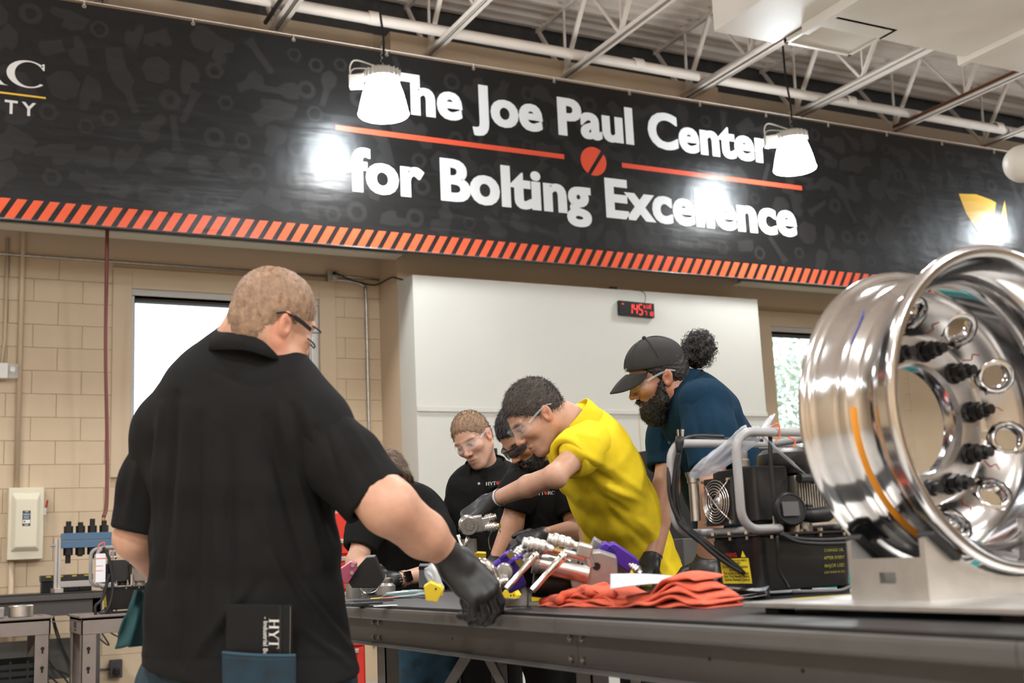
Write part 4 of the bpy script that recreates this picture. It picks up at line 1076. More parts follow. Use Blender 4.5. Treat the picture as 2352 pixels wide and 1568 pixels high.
def strands(par, v, F, m, n, L, w, comb, lift=.25, seed=1, jit=.35):
    """thousands of short tapered hairs lying on a hair surface"""
    R = np.random.default_rng(seed); N = vnormals(v, F)
    a = np.linalg.norm(np.cross(v[F[:,2]]-v[F[:,0]], v[F[:,3]]-v[F[:,1]]), axis=1); k = R.choice(len(F), n, p=a/a.sum())
    t = R.random((n,2)); q = v[F[k]]; p = (q[:,0]*(1-t[:,:1])+q[:,1]*t[:,:1])*(1-t[:,1:])+(q[:,3]*(1-t[:,:1])+q[:,2]*t[:,:1])*t[:,1:]
    nn = N[F[k,0]]; d = comb(p); d = d-nn*(d*nn).sum(1)[:,None]; d /= np.linalg.norm(d,axis=1)[:,None]+1e-9
    d = d+nn*lift+R.normal(size=(n,3))*jit; d /= np.linalg.norm(d,axis=1)[:,None]
    sd = np.cross(d, nn); sd /= np.linalg.norm(sd,axis=1)[:,None]+1e-9
    l = L*R.uniform(.6,1.2,n)[:,None]; ww = w*R.uniform(.6,1.2,n)[:,None]/2; b = p-nn*.0008; c = p+d*l*.6; e_ = p+d*l-nn*l*.12
    V_ = np.stack([b-sd*ww, b+sd*ww, c+sd*ww*.8, c-sd*ww*.8, e_], 1).reshape(-1,3)
    f = []
    for i in range(n): o = 5*i; f += [(o,o+1,o+2,o+3),(o+3,o+2,o+4)]
    o = mesh_obj('strands', V_, f, m, par, smooth=True); o['kind'] = 'stuff'; return o
def hair(e, hf, s, m, top=.016, side=.007, plane=(.744,-.668,.0149), h=.004, seed=1, nz=.0022, extra=None, name='hair', low=None, style=None, st=None):
    o, X, Y, Z = hf; R = rot_to_rows(X,Y,Z); T = lambda x,y,z: o+s*(x*X+y*Y+z*Z)
    f = Field(o-.17*s, o+.17*s, h)
    f.op(ell(T(-.012,0,.040+(top-side)/2), np.array([.099+side,.076+side,.086+(top+side)/2])*s, R), .01)
    f.op(ell(T(-.048,0,-.012), np.array([.052+side*.8,.062+side*.5,.06])*s, R), .03)
    if extra: extra(f, T, R)
    f.cut(T(plane[2]*plane[0],0,plane[2]*plane[1]), plane[0]*X+plane[1]*Z, .012)
    if low is not None: f.cut(T(0,0,low), -Z, .006)
    v, F = f.mesh(); v = relax(v, F, 1)
    if style is None:
        v = wrinkle(v, F, nz, 160, seed, (1,1,1)); v = wrinkle(v, F, nz*.8, 420, seed+1)
    else:
        n = vnormals(v, F); p = (v-o)/s; x, y, z = p@X, p@Y, p@Z
        v = v + n*(nz*style(x, y, z))[:,None]
        v = wrinkle(v, F, nz*.6, 330, seed+1)
    ho = skin_obj(name, v, F, m, e)
    if st:
        n_, L_, w_, cb, lf, jt_ = st; strands(ho, v, F, m, n_, L_, w_, (lambda p: np.tile(cb[0]*X+cb[1]*Y+cb[2]*Z,(len(p),1))+np.clip(((p-o)@Y)/.07,-1,1)[:,None]*Y*cb[3]), lf, seed, jt_)
    return ho
def glasses(e, hf, s=1., dark=False, name='safety_glasses', tint=False):
    o, X, Y, Z = hf; T = lambda x,y,z: o+s*(x*X+y*Y+z*Z)
    fm = M_black if dark else M_clearf
    n = 18; v = []; f = []
    for i in range(n+1):
        a = math.radians(-72+144*i/n); hh = .021*(1-.25*abs(a)/1.25) ; nb = .010*math.exp(-(a/.16)**2)
        for z in (.006-hh+nb, .006+hh): v.append(T(.034+.083*math.cos(a), .0765*math.sin(a), z))
    f = [(2*i,2*i+2,2*i+3,2*i+1) for i in range(n)]
    g = mesh_obj(name, v, f, mat('tinted lens', (.03,.03,.035), .06, alpha=.6) if tint else M_lens, e, smooth=True)
    sd = g.modifiers.new('sol','SOLIDIFY'); sd.thickness = .0018
    MB().tube([np.array(v[2*i+1]) for i in range(n+1)], .0008 if not dark else .0022, 6).build('frame', fm, g, smooth=True)
    if dark and not tint: MB().tube([np.array(v[2*i]) for i in range(n+1)], .002, 6).build('frame', fm, g, smooth=True)
    for q in (-1,1):
        pts = [T(.058,q*.0735,.012), T(.03,q*.0795,.016), T(0,q*.0835,.019), T(-.028,q*.0835,.018), T(-.045,q*.081,.008)]
        b = MB(); up_ = Z
        for a_, b_ in zip(pts[:-1], pts[1:]): b.beam(a_, b_, .003, (.009 if dark else .007)*s if a_ is pts[0] or a_ is pts[1] else .005*s, up=Z)
        b.build('temple', fm, g)
    return g

# ------------------------------------------------------------------ hands in gloves
def hand_prims(w, x, zb, side, curls, spread=.0, s=1., thumb=None, scale_r=1.):
    """w wrist, x towards the fingers, zb out of the back of the hand, side +1 right / -1 left; curls per finger in degrees"""
    X = unit(x); Zb = unit(V3(zb)-X*(V3(zb)@X)); Y = np.cross(Zb, X)*side
    T = lambda a,b,c: V3(w)+s*(a*X+b*Y+c*Zb)
    P = []
    r = .0105*scale_r
    base = [(.094,.031),(.098,.011),(.094,-.010),(.086,-.029)]; Ln = [(.040,.026,.022),(.044,.029,.023),(.041,.027,.022),(.032,.021,.020)]
    for (bx,by), ln, cu, k in zip(base, Ln, curls, range(4)):
        P.append((rc(T(.012,by*.72,0), T(bx,by,.002), .0175*s, .0135*s), .016))
    P.append((rc(T(.03,.02,-.006), T(.06,.026,-.008), .018*s, .016*s), .016))
    P.append((rc(T(.02,-.024,-.008), T(.06,-.026,-.008), .016*s, .014*s), .016))
    fing = []
    for (bx,by), ln, cu, k in zip(base, Ln, curls, range(4)):
        p = T(bx,by,.0); ang = 0; sp = spread*(1.5-k)
        cu = (cu,)*3 if not hasattr(cu,'__len__') else cu
        for j in range(3):
            ang += math.radians(cu[j]); d = math.cos(ang)*X*math.cos(sp)+math.sin(sp)*Y*math.cos(ang)-math.sin(ang)*Zb
            q = p+d*ln[j]*s; fing.append((rc(p, q, (r-.0006*j)*s, (r-.0006*(j+1)-.0004)*s), .004)); p = q
    if thumb and np.linalg.norm(thumb[0]) > 5: thumb = [(unit(t)@X, unit(t)@Y, unit(t)@Zb) for t in thumb]
    th = thumb or [(.62,.74,-.12),(.86,.45,-.22),(.95,.2,-.25)]
    p = T(.022,.026,-.006)
    for j, (d, l) in enumerate(zip(th, (.046,.034,.028))):
        d = np.asarray(d, float); d = d[0]*X+d[1]*Y+d[2]*Zb if len(d) == 3 else d; d = unit(d)
        q = p+d*l*s; fing.append((rc(p, q, (.0155-.0022*j)*s*scale_r, (.0135-.0022*j)*s*scale_r), .008 if j == 0 else .005)); p = q
    return P, fing, T
def glove(e, w, x, zb, side, curls, fore=None, h=.0028, s=1.05, thumb=None, spread=0., name='glove', cuff=.05, rw=.031):
    P, fing, T = hand_prims(w, x, zb, side, curls, spread, s, thumb)
    pts = np.array([T(*q) for q in ((.21,0,0),(-.08,0,0),(.05,.15,0),(.05,-.12,0),(.08,0,-.16),(.08,0,.08),(.2,0,-.1))])
    f = Field(pts.min(0)-.02, pts.max(0)+.02, h)
    for pr, k in P: f.op(pr, k, m=.03)
    X = unit(x); b = V3(w)-(unit(fore) if fore is not None else X)*cuff
    f.op(rc(b, T(.02,0,0), rw, .027*s), .02, m=.03)
    for pr, k in fing: f.op(pr, k, m=.03)
    if fore is not None or True:
        dd = unit(fore) if fore is not None else X
        f.cut(b+dd*.004, -dd, .003)
        f.op(rc(b-dd*.03, b+dd*.012, rw-.0045, rw-.0055), .002, '-')
    v, F = f.mesh(); v = relax(v, F, 1, .4); v = wrinkle(v, F, .0005, 45, 3)
    g = skin_obj(name, v, F, M_glove, e)
    return g
# ================================================================== people
P = at
def field_for(prims, h, pad=.03):
    lo = np.min([p[0][0] for p in prims], 0)-pad; hi = np.max([p[0][1] for p in prims], 0)+pad
    return Field(lo, hi, h)
def make_body(e, hf, s, prims, skin, h=.0036, hp={}, col={}):
    o = hf[0]
    f = field_for(prims+[(ell(o, .15*s), 0)], h)
    add_head(f, hf, s, **hp)
    for pr, k in prims: f.op(pr, k)
    v, F = f.mesh(); v = relax(v, F, 1, .35)
    c = head_color(v, hf, s, skin, **col)
    return skin_obj('body', v, F, M_skin, e, c)
def cloth(e, name, prims, m, h=.0065, cuts=(), subs=(), seg=(), wr=(.0018,22,1), late=(), smooth=2):
    f = field_for(prims, h)
    for pr, k in prims: f.op(pr, k, m=.06)
    for p, n in cuts: f.cut(p, n)
    for pr, k in subs: f.op(pr, k, '-')
    v, F = f.mesh(); v = relax(v, F, smooth, .5)
    if wr: v = wrinkle(v, F, *wr)
    if seg: v = folds(v, F, seg)
    return skin_obj(name, v, F, m, e)
def trunk(secs, S):
    """secs: list of (point, halfwidth, halfdepth)"""
    return [(ec(a[0], b[0], S, a[1], b[1], a[2], b[2]), .03) for a, b in zip(secs[:-1], secs[1:])]
def collar(e, c, axis, front, r, m, h=.034, gap=28, ry=1., flare=1.22, drop=.012):
    A = unit(axis); Fr = unit(V3(front)-A*(V3(front)@A)); Sd = np.cross(A, Fr); c = V3(c)
    prof = [(1.0,-.02),(.99,0.),(.985,h*.8),(1.0,h),(1.05,h*.98),(1.10,h*.6),(flare,-drop),(flare-.03,-drop-.004),(1.06,h*.3)]
    n = 40; v = []; k = len(prof)
    for i in range(n+1):
        a = math.radians(gap)+(2*PI-2*math.radians(gap))*i/n
        tip = 1.+.0*abs(math.cos(a)); ex = .012*math.exp(-((a if a < PI else 2*PI-a)-math.radians(gap))/.25)
        for (q, z) in prof: v.append(c+r*q*(math.cos(a)*Fr+ry*math.sin(a)*Sd)+A*(z-(ex if q > 1.05 else 0)-.25*r*(math.cos(a)+1)*.3))
    f = [(i*k+j,(i+1)*k+j,(i+1)*k+(j+1)%k,i*k+(j+1)%k) for i in range(n) for j in range(k)]
    f += [tuple(range(k-1,-1,-1)), tuple(n*k+j for j in range(k))]
    return mesh_obj('collar', v, f, m, e, smooth=.9)
def trousers(e, hipL, hipR, kneeL, kneeR, footL, footR, m, r=(.10,.075,.055), waist=None, h=.011, toe=(1,0,0), seed=4):
    pr = [(rc(hipL,kneeL,r[0],r[1]),.03),(rc(kneeL,footL,r[1],r[2]),.03),(rc(hipR,kneeR,r[0],r[1]),.03),(rc(kneeR,footR,r[1],r[2]),.03),(rc(hipL,hipR,r[0]*1.15,r[0]*1.15),.05)]
    if waist is not None: pr.append((rc((V3(hipL)+V3(hipR))/2, waist, r[0]*1.35, r[0]*1.35), .06))
    o = cloth(e, 'trousers', pr, m, h, wr=(.004,26,seed))
    for p in (footL, footR):
        p = V3(p); t = unit((toe[0],toe[1],0)); q = p*(1,1,0)
        f = Field(q-.2, q+(.2,.2,.18), .008)
        f.op(rc(q-t*.05+(0,0,.045), q+t*.16+(0,0,.035), .042, .036), .01); f.op(rc(q-t*.05+(0,0,.05), q+(0,0,.1), .04, .045), .03); f.cut(q+(0,0,.001), (0,0,-1))
        v, F = f.mesh(); skin_obj('shoe', v, F, M_black, e)
    return o
def chest_logo(e, o, x, y, w):
    """HYT-disc-RC lettering with its own plane"""
    h = w*.155; V_, F_, D_ = serif_word(w, h); o = V3(o); x = unit(x); y = unit(y)
    l = mesh_obj('chest_logo', [o+(p-w/2)*x+q*y for p, q in V_], F_, mat('logo thread white', (.75,.74,.72), .7), e)
    mb = MB()
    for dd in D_: mb.flat([(p-w/2,q) for p, q in dd], o, x, y)
    mb.build('logo_disc', mat('logo thread red', (.6,.05,.03), .7), l)
    return l

# ---------------------------------------------------------------- A: big man in front, seen from behind
eA = empty('person', P(566,1400,2.86)*(1,1,0), 'man in a black polo shirt seen from behind, gloved hand on the table edge', 'person')
hA = head_frame(P(627,742,2.88), .68*RT-.40*UP+.62*fw, UP*.9+.35*RT+.25*fw)
SA = unit(RT*.95-fw*.32)
shR, elR, wrR = P(720,985,2.80), P(893,1163,2.70), P(1036,1278,2.84)
shL, elL, wrL = P(385,1000,3.0), P(312,1235,2.98), P(420,1370,3.2)
skA = (.50,.27,.18)
make_body(eA, hA, 1.03, [
 (rc(hA[0]-hA[1]*.03-hA[3]*.03, P(582,840,2.90), .064, .078), .035), (ell(P(566,775,2.88), (.07,.07,.05)), .04),
 (ec(P(572,850,2.9), P(565,1050,2.9), SA, .15, .19, .10, .13), .03), (rc(P(565,1050,2.9), P(565,1350,2.9), .13, .12), .03),
 (rc(shR, elR, .06, .064), .02), (rc(elR, elR*.45+wrR*.55, .063, .054), .02), (rc(elR*.45+wrR*.55, wrR, .054, .032), .02),
 (rc(shL, elL, .058, .052), .02), (rc(elL, wrL, .052, .034), .02)], skA, h=.0038, hp=dict(jaw=1.08), col=dict(brow=(.3,.18,.1), stub=(.40,.22,.15), stubk=.3))
hair(eA, hA, 1.03, hair_mat('cropped sandy hair', (.25,.15,.09), .3), top=.0045, side=.0035, plane=(.80,-.60,.052), h=.0035, nz=.0012, seed=2, st=(9000,.0038,.0011,(.25,0,-.8,0),.5,.4), extra=lambda f,T,R: f.op(rc(T(-.03,0,-.005), T(-.038,.0,-.030), .070, .0675), .02))
glasses(eA, hA, 1.03, dark=True)
secsA = [(P(572,806,2.895),.093,.088),(P(570,850,2.90),.150,.105),(P(566,905,2.90),.205,.135),(P(562,980,2.90),.232,.158),(P(560,1100,2.89),.240,.168),(P(560,1250,2.88),.240,.172),(P(562,1400,2.87),.247,.178),(P(572,1560,2.86),.282,.192)]
flA = [(405,905,372,1330,9,-.016),(428,930,405,1400,11,.011),(455,960,440,1500,12,-.012),(492,960,500,1480,14,.009),(525,1000,530,1400,14,-.009),(372,930,342,1240,9,.012),(350,1000,338,1330,8,-.012),
 (610,960,700,1300,12,-.012),(640,940,740,1300,12,.010),(668,930,775,1240,10,-.016),(700,935,790,1180,10,.012),(725,985,792,1230,8,-.016),(585,1150,690,1440,14,.008),(620,1250,770,1470,12,-.012),(660,1300,800,1480,11,.011),(700,1330,805,1470,9,-.012),
 (600,1330,470,1520,13,-.010),(560,1360,430,1520,12,.008),(430,1330,415,1530,10,-.009),(345,1300,335,1500,9,.008),(500,1420,520,1525,10,-.008),(690,1440,800,1525,9,.009),(480,850,590,893,7,-.003),(590,893,690,860,7,-.003),(315,1514,825,1517,4,-.004)]

def sleeve(e, par, a, mid, b, ra, rb, m, h=.0055, seg=(), wr=(.0016,24,5), rim=True):
    """short sleeve from the shoulder a to its hem at b"""
    d = unit(V3(b)-V3(mid)); 
    o = cloth(par, 'sleeve', [(rc(a, mid, ra, (ra+rb)/2+.004), .03), (rc(mid, V3(b)+d*.03, (ra+rb)/2+.004, rb), .03)], m, h, cuts=[(b, d)], subs=[(rc(V3(b)-d*.05, V3(b)+d*.06, rb-.018, rb-.013), .004)], seg=seg, wr=wr)
    if rim:
        x, y, z = frame(d); 
    return o
def torso_shirt(e, secs, S, m, extra=(), hem=None, seg=(), wr=(.002,18,3), h=.0065, name='polo_shirt'):
    cuts = []; subs = []
    if hem is not None:
        p, n = hem; cuts = [(p, n)]
        a, b = secs[-2], secs[-1]
        subs = [(ec(V3(p)-unit(n)*.06, V3(p)+unit(n)*.1, S, b[1]-.034, b[1]-.030, b[2]-.034, b[2]-.030), .004)]
    return cloth(e, name, trunk(secs, S)+list(extra), m, h, cuts=cuts, subs=subs, seg=seg, wr=wr, smooth=3)
shA = torso_shirt(eA, secsA, SA, M_blackpolo, [(rc(P(480,905,2.92), P(385,990,3.0), .080, .078), .09), (rc(P(645,900,2.88), P(716,975,2.80), .075, .082), .05), (rc(P(385,990,2.99), P(360,1070,2.99), .076, .066), .06), (rc(P(716,975,2.81), P(765,1035,2.775), .082, .074), .06)], hem=(P(566,1531,2.86), -UP-.02*RT), seg=flA, wr=(.0016,17,3))
sleeve(eA, shA, P(385,995,2.99), P(346,1110,2.99), P(316,1222,2.97), .076, .068, M_blackpolo, seg=[(330,1000,290,1200,9,.006),(300,1030,275,1190,8,-.005),(260,1205,340,1222,4,.003)])
sleeve(eA, shA, P(714,975,2.81), P(790,1062,2.76), P(864,1146,2.73), .083, .082, M_blackpolo, seg=[(760,950,850,1120,10,-.005),(790,950,880,1100,9,.005),(745,990,800,1150,8,-.006),(815,1165,925,1095,4,.003)])
ct = [(480,800,3.0),(476,790,2.94),(482,776,2.89),(500,764,2.845),(528,757,2.815),(560,757,2.805),(590,765,2.81),(615,780,2.83),(636,797,2.858),(652,812,2.90),(650,822,2.97)]
cb_ = [(472,820,3.0),(464,812,2.93),(467,808,2.88),(488,802,2.81),(525,800,2.77),(565,802,2.757),(598,811,2.76),(626,821,2.78),(648,829,2.825),(664,835,2.90),(660,843,2.97)]
ct = spline([P(*q) for q in ct], 5); cb_ = spline([P(*q) for q in cb_], 5); nC = P(566,790,2.90); v = []
for a, b in zip(ct, cb_):
    iw = unit((nC-a)*(1,1,0))*.012
    v += [a+iw-np.array([0,0,.02]), a+iw*.6, a+np.array([0,0,.003]), a*.6+b*.4-iw*.35, b-iw*.1, b+iw*.4]
nr_ = len(ct); f_ = [(i*6+k,(i+1)*6+k,(i+1)*6+k+1,i*6+k+1) for i in range(nr_-1) for k in range(5)]
mesh_obj('collar', v, f_, M_blackpolo, eA, smooth=True).modifiers.new('s','SOLIDIFY').thickness = .003
glove(eA, wrR, RT*.66-UP*.74-fw*.08, RT*.50+UP*.50-fw*.66, 1, [(28,34,20),(34,38,22),(40,42,25),(46,46,28)], fore=unit(wrR-elR), s=1.24, thumb=[10*(RT*.05-UP*.95-fw*.25),10*(-RT*.0-UP*1.-fw*.15),10*(RT*.12-UP*.95+fw*.1)], rw=.040, cuff=.055, spread=.07)
MB().lathe([(.0415,-.012),(.0425,-.008),(.0425,.0),(.0405,.004)], wrR-unit(wrR-elR)*.058, unit(wrR-elR), 24, a0=.6, a1=2.6).build('glove_tag', mat('white tag', (.8,.8,.82), .5), eA, smooth=True)
glove(eA, wrL, -UP*.8+fw*.5, RT*.2+fw*.3-UP*.1, -1, [(25,35,20)]*4, fore=unit(wrL-elL), h=.004)
hipL, hipR = P(460,1590,2.95), P(670,1590,2.86)
toeA = (.5,.86)
trousers(eA, hipL, hipR, hipL*(1,1,0)+(.05,.03,.50), hipR*(1,1,0)+(.05,.03,.50), hipL*(1,1,0)+(.03,.02,.09), hipR*(1,1,0)+(.03,.02,.09), M_denim, r=(.135,.095,.07), waist=P(566,1500,2.88), toe=toeA)
# notebook in the back pocket
nb = empty('notebook', P(596,1500,2.66), 'black notebook with white lettering sticking out of a back jeans pocket', 'notebook')
nx = unit(RT*.97-fw*.20+.03*UP); ny = unit(UP*.99+fw*.05); nz_ = unit(np.cross(nx, ny)); no = P(595,1446,2.655)
wN, hN = .152, .150
def nbox(mb, c, d): return mb.box(no+c[0]*nx+c[1]*ny+c[2]*nz_, d, (nx, ny, nz_))
nbox(MB(), (0,-.02,.006), (wN,hN,.0025)).build('cover', mat('black notebook cover', (.006,.006,.006), .6, spec=.25), nb, bevel=.001)
nbox(MB(), (0,-.02,-.008), (wN,hN,.0025)).build('cover', MATS['black notebook cover'], nb, bevel=.001)
nbox(MB(), (-.002,-.022,-.001), (wN-.005,hN-.003,.0115)).build('pages', mat('notebook pages', (.62,.56,.45), .8), nb)
nbox(MB(), (wN/2-.022,-.02,.0002), (.006,hN+.002,.0175)).build('elastic_band', M_black, nb)
v, f_ = [], []
lx = .052
V_, F_, D_ = serif_word(.135, .024)
mesh_obj('cover_lettering', [no+(.027+q)*nx+(.028-p)*ny+.0078*nz_ for p, q in V_], F_, mat('cover print', (.6,.58,.55), .6), nb)
vv, ff = put_text('- Industrial Bolting', no+.014*nx+.03*ny+.0078*nz_, -ny, nx, width=.11, bold=.01, center=False)
mesh_obj('cover_lettering', vv, ff, MATS['cover print'], nb)
# the pocket that holds it
px_ = unit(RT*.97-fw*.20); pk = []
pw = .172
for (a, b, c) in ((-pw/2,.0,.012),(pw/2,.002,.010),(pw/2,-.16,.004),(-pw/2,-.16,.004)): pk.append(P(600,1500,2.655)+a*px_+b*ny+c*nz_)
n = 14; v = []
for j in range(n+1):
    for i in range(n+1):
        u, w = i/n, j/n; p = (pk[0]*(1-u)+pk[1]*u)*(1-w)+(pk[3]*(1-u)+pk[2]*u)*w
        v.append(p+nz_*(.012*math.sin(PI*u)*(1-.4*w)))
f_ = [(j*(n+1)+i,j*(n+1)+i+1,(j+1)*(n+1)+i+1,(j+1)*(n+1)+i) for j in range(n) for i in range(n)]
po = mesh_obj('back_pocket', v, f_, M_denim, eA, smooth=True); sd = po.modifiers.new('s','SOLIDIFY'); sd.thickness = .004
MB().tube([pk[0]+nz_*.002+(pk[1]-pk[0])*t+nz_*.012*math.sin(PI*t) for t in np.linspace(0,1,12)], .004, 6).build('pocket_hem', mat('denim hem', (.02,.05,.075), .8), po, smooth=True)
# teal cloth hanging at his left hip
tc_ = []; n, m_ = 14, 20
for j in range(m_+1):
    for i in range(n+1):
        u, w = i/n-.5, j/m_; x = 318-w*22+u*(20+46*w); y = 1355+w*135-18*(u+.5)*w*(1 if u < 0 else .4)
        tc_.append(P(x, y, 3.02-.03*math.cos(u*6)+.02*math.sin(w*5+u*7)))
f_ = [(j*(n+1)+i,(j+1)*(n+1)+i,(j+1)*(n+1)+i+1,j*(n+1)+i+1) for j in range(m_) for i in range(n)]
o = mesh_obj('teal_cloth', tc_, f_, cloth_mat('teal cotton', (.02,.058,.062)), smooth=True); tag(o, 'teal cloth hanging behind the left hip of the man in front', 'cloth')
o.modifiers.new('s','SOLIDIFY').thickness = .006

# ---------------------------------------------------------------- E: man in yellow reaching over the table
eE = empty('person', P(1500,1330,4.5)*(1,1,0), 'man in a yellow polo shirt leaning over the table with one arm outstretched', 'person')
hE = head_frame(P(1233,956,4.02), -.70*RT-.63*UP-.30*fw, -.62*RT+.76*UP-.05*fw)
SE = unit(-fw*.90+RT*.32-UP*.05)
sL, eL_, wL = P(1335,1035,3.93), P(1274,1092,3.83), P(1128,1150,4.05)
sR = P(1300,1030,4.33)
skE = (.47,.265,.18)
eR_, wR_ = P(1345,1150,4.5), P(1350,1260,4.45)
make_body(eE, hE, .97, [
 (rc(hE[0]-hE[1]*.035-hE[3]*.03, P(1318,985,4.08), .058, .068), .03), (rc(P(1300,965,4.05), P(1340,1010,4.12), .06, .075), .03),
 (rc(P(1345,1030,4.15), P(1400,1160,4.26), .10, .10), .03), (rc(sL, sR, .055, .055), .04),
 (rc(sL, eL_, .043, .036), .015), (rc(eL_, eL_*.6+wL*.4, .035, .0355), .015), (rc(eL_*.6+wL*.4, wL, .0355, .023), .015), (ell(eL_+RT*.008-UP*.008, .032), .015),
 (rc(sR, eR_, .046, .04), .02), (rc(eR_, wR_, .04, .028), .02)], skE, col=dict(brow=(.10,.07,.05), stub=(.42,.25,.18), stubk=.35))
hair(eE, hE, .97, hair_mat('dark brown hair', (.048,.035,.027), .4), top=.011, side=.005, seed=5, h=.0035, nz=.0016, st=(9000,.017,.0014,(.85,0,-.25,.2),.30,.30), style=lambda x,y,z: .3*np.sin(60*y+9*np.sin(22*x))+.35*np.sin(290*y+30*x+6*np.sin(60*z))+.3*np.sin(410*y+90*x))
glasses(eE, hE, .97)
secsE = [(P(1338,985,4.10),.10,.085),(P(1352,1020,4.13),.185,.125),(P(1375,1075,4.18),.205,.135),(P(1408,1150,4.25),.200,.138),(P(1440,1230,4.33),.198,.135),(P(1480,1330,4.42),.205,.145),(P(1500,1385,4.47),.21,.15)]
flE = [(1300,1020,1400,1075,9,.008),(1295,1050,1420,1110,8,-.007),(1310,990,1390,1010,8,.006),(1360,1085,1440,1130,8,-.008),(1380,1110,1470,1150,9,.008),(1360,1130,1470,1190,9,-.008),(1340,1090,1460,1260,10,-.006),(1410,1080,1490,1140,8,.006),
 (1400,1180,1540,1290,10,-.007),(1430,1160,1530,1250,9,.006),(1330,1150,1420,1300,10,.006),(1480,1200,1545,1320,8,.005),(1352,962,1382,1005,4,-.004),(1382,1005,1388,1020,4,-.004)]
shE = torso_shirt(eE, secsE, SE, M_yellow, [(rc(P(1345,1020,4.1), sL, .085, .075), .05), (rc(P(1340,1015,4.2), sR, .085, .07), .05)], hem=(P(1520,1352,4.45), -UP+.35*RT), seg=flE, wr=(.0015,22,6))
sleeve(eE, shE, P(1352,1018,3.99), P(1325,1038,3.94), P(1304,1054,3.90), .078, .068, M_yellow, h=.005, seg=[(1290,1030,1350,1050,4,-.003)])
collar(eE, P(1324,978,4.08), unit(-.66*RT+.74*UP-.10*fw), hE[1], .088, M_yellow, h=.045, gap=14, flare=1.14, drop=.02)
sleeve(eE, shE, sR, (sR+eR_)/2, sR*.35+eR_*.65, .075, .066, M_yellow, h=.007)
gx_ = unit(wL-eL_)
glove(eE, wL, -.80*RT-.55*UP+.0*fw, UP*.75-.60*RT-.35*fw, -1, [(40,60,35),(42,62,35),(45,62,35),(48,60,35)], fore=gx_, s=1.08, thumb=[(.55,.2,-.75),(.8,.1,-.5),(.9,.0,-.4)], rw=.029, cuff=.045)
MB().lathe([(.0295,-.004),(.0305,0),(.0295,.005)], wL-gx_*.047, gx_, 24).build('cuff_trim', mat('pale glove trim', (.5,.52,.58), .6), eE, smooth=True)
trousers(eE, P(1478,1400,4.47), P(1505,1400,4.72), P(1478,1400,4.47)*(1,1,0)+(.02,0,.48), P(1505,1400,4.72)*(1,1,0)+(.02,0,.48), P(1478,1400,4.47)*(1,1,0)+(.05,0,.09), P(1505,1400,4.72)*(1,1,0)+(.05,0,.09), M_blackp, waist=P(1490,1345,4.45), toe=(-.9,.4))

# ---------------------------------------------------------------- F: man in dark blue with cap and bun
eF = empty('person', P(1700,1300,4.6)*(1,1,0), 'bearded man in a dark blue polo and black cap leaning on both arms', 'person')
hF = head_frame(P(1512,868,4.22), -.90*RT-.36*UP-.13*fw, -.38*RT+.92*UP)
SF = unit(-fw*.92+RT*.28)
skF = (.36,.185,.115)
sLf, eLf, wLf = P(1612,925,4.02), P(1640,1130,3.86), P(1624,1288,3.93)
sRf, eRf, wRf = P(1548,945,4.42), P(1530,1120,4.28), P(1497,1290,4.12)
make_body(eF, hF, 1.02, [
 (rc(hF[0]-hF[1]*.04-hF[3]*.04, P(1580,925,4.24), .06, .07), .03), (rc(P(1590,945,4.26), P(1655,1090,4.37), .10, .10), .03), (rc(sLf, sRf, .06, .06), .04),
 (rc(sLf, eLf, .054, .048), .02), (rc(eLf, wLf, .050, .033), .02), (rc(sRf, eRf, .052, .046), .02), (rc(eRf, wRf, .048, .031), .02)], skF, col=dict(brow=(.01,.008,.007), lip=(.25,.11,.08)))
# beard
o_, X_, Y_, Z_ = hF; TF = lambda x,y,z: o_+1.02*(x*X_+y*Y_+z*Z_); RF = rot_to_rows(X_,Y_,Z_)
f = Field(o_-.2, o_+.2, .0038)
f.op(ell(TF(.058,0,-.100), (.048,.052,.052), RF), .02); f.op(ell(TF(.03,0,-.075), (.058,.066,.048), RF), .02)
for q in (-1,1): f.op(rc(TF(.012,q*.066,-.012), TF(.03,q*.058,-.07), .012, .024), .02); f.op(rc(TF(.098,q*.004,-.050), TF(.084,q*.026,-.060), .007, .007), .008)
f.op(ell(TF(.094,0,-.068), (.013,.017,.006), RF), .006, '-'); f.cut(TF(.03,0,-.012), .35*X_+.94*Z_)
v, F = f.mesh(); v = wrinkle(v, F, .004, 130, 8); v = wrinkle(v, F, .0025, 380, 9)
M_bh = hair_mat('black hair', (.010,.008,.007), .5)
bd_ = skin_obj('beard', v, F, M_bh, eF); strands(bd_, v, F, M_bh, 6000, .012, .0012, lambda p: np.tile(-Z_+.2*X_,(len(p),1)), .5, 3, .5)
hair(eF, hF, 1.02, M_bh, top=.006, side=.008, seed=7, nz=.002, plane=(.80,-.60,.012))
# curly bun: core and many curls
bc = P(1604,803,4.27); R = np.random.default_rng(8)
f = Field(bc-.12, bc+.12, .005); f.op(ell(bc, (.05,.05,.058)), .01); f.op(ell(bc+UP*.02+RT*.01, .046), .02); f.op(rc(bc-RT*.02-UP*.02, TF(-.085,0,.03), .035, .02), .02)
v, F = f.mesh(); v = wrinkle(v, F, .008, 95, 4); v = wrinkle(v, F, .004, 260, 5)
bun = skin_obj('hair_bun', v, F, M_bh, eF)
cu = MB()
for k in range(420):
    d = unit(R.normal(size=3)); p0 = bc+d*np.array([.05,.05,.056]); x, y, z = frame(d); r_ = R.uniform(.004,.008); ph = R.uniform(0,6.28); L_ = R.uniform(.008,.028)
    cu.tube([p0+d*(L_*t)+r_*(math.cos(ph+9*t)*x+math.sin(ph+9*t)*y)*(.4+t) for t in np.linspace(-.2,1,15)], .0007, 3)
o = cu.build('curls', M_bh, bun); o['kind'] = 'stuff'
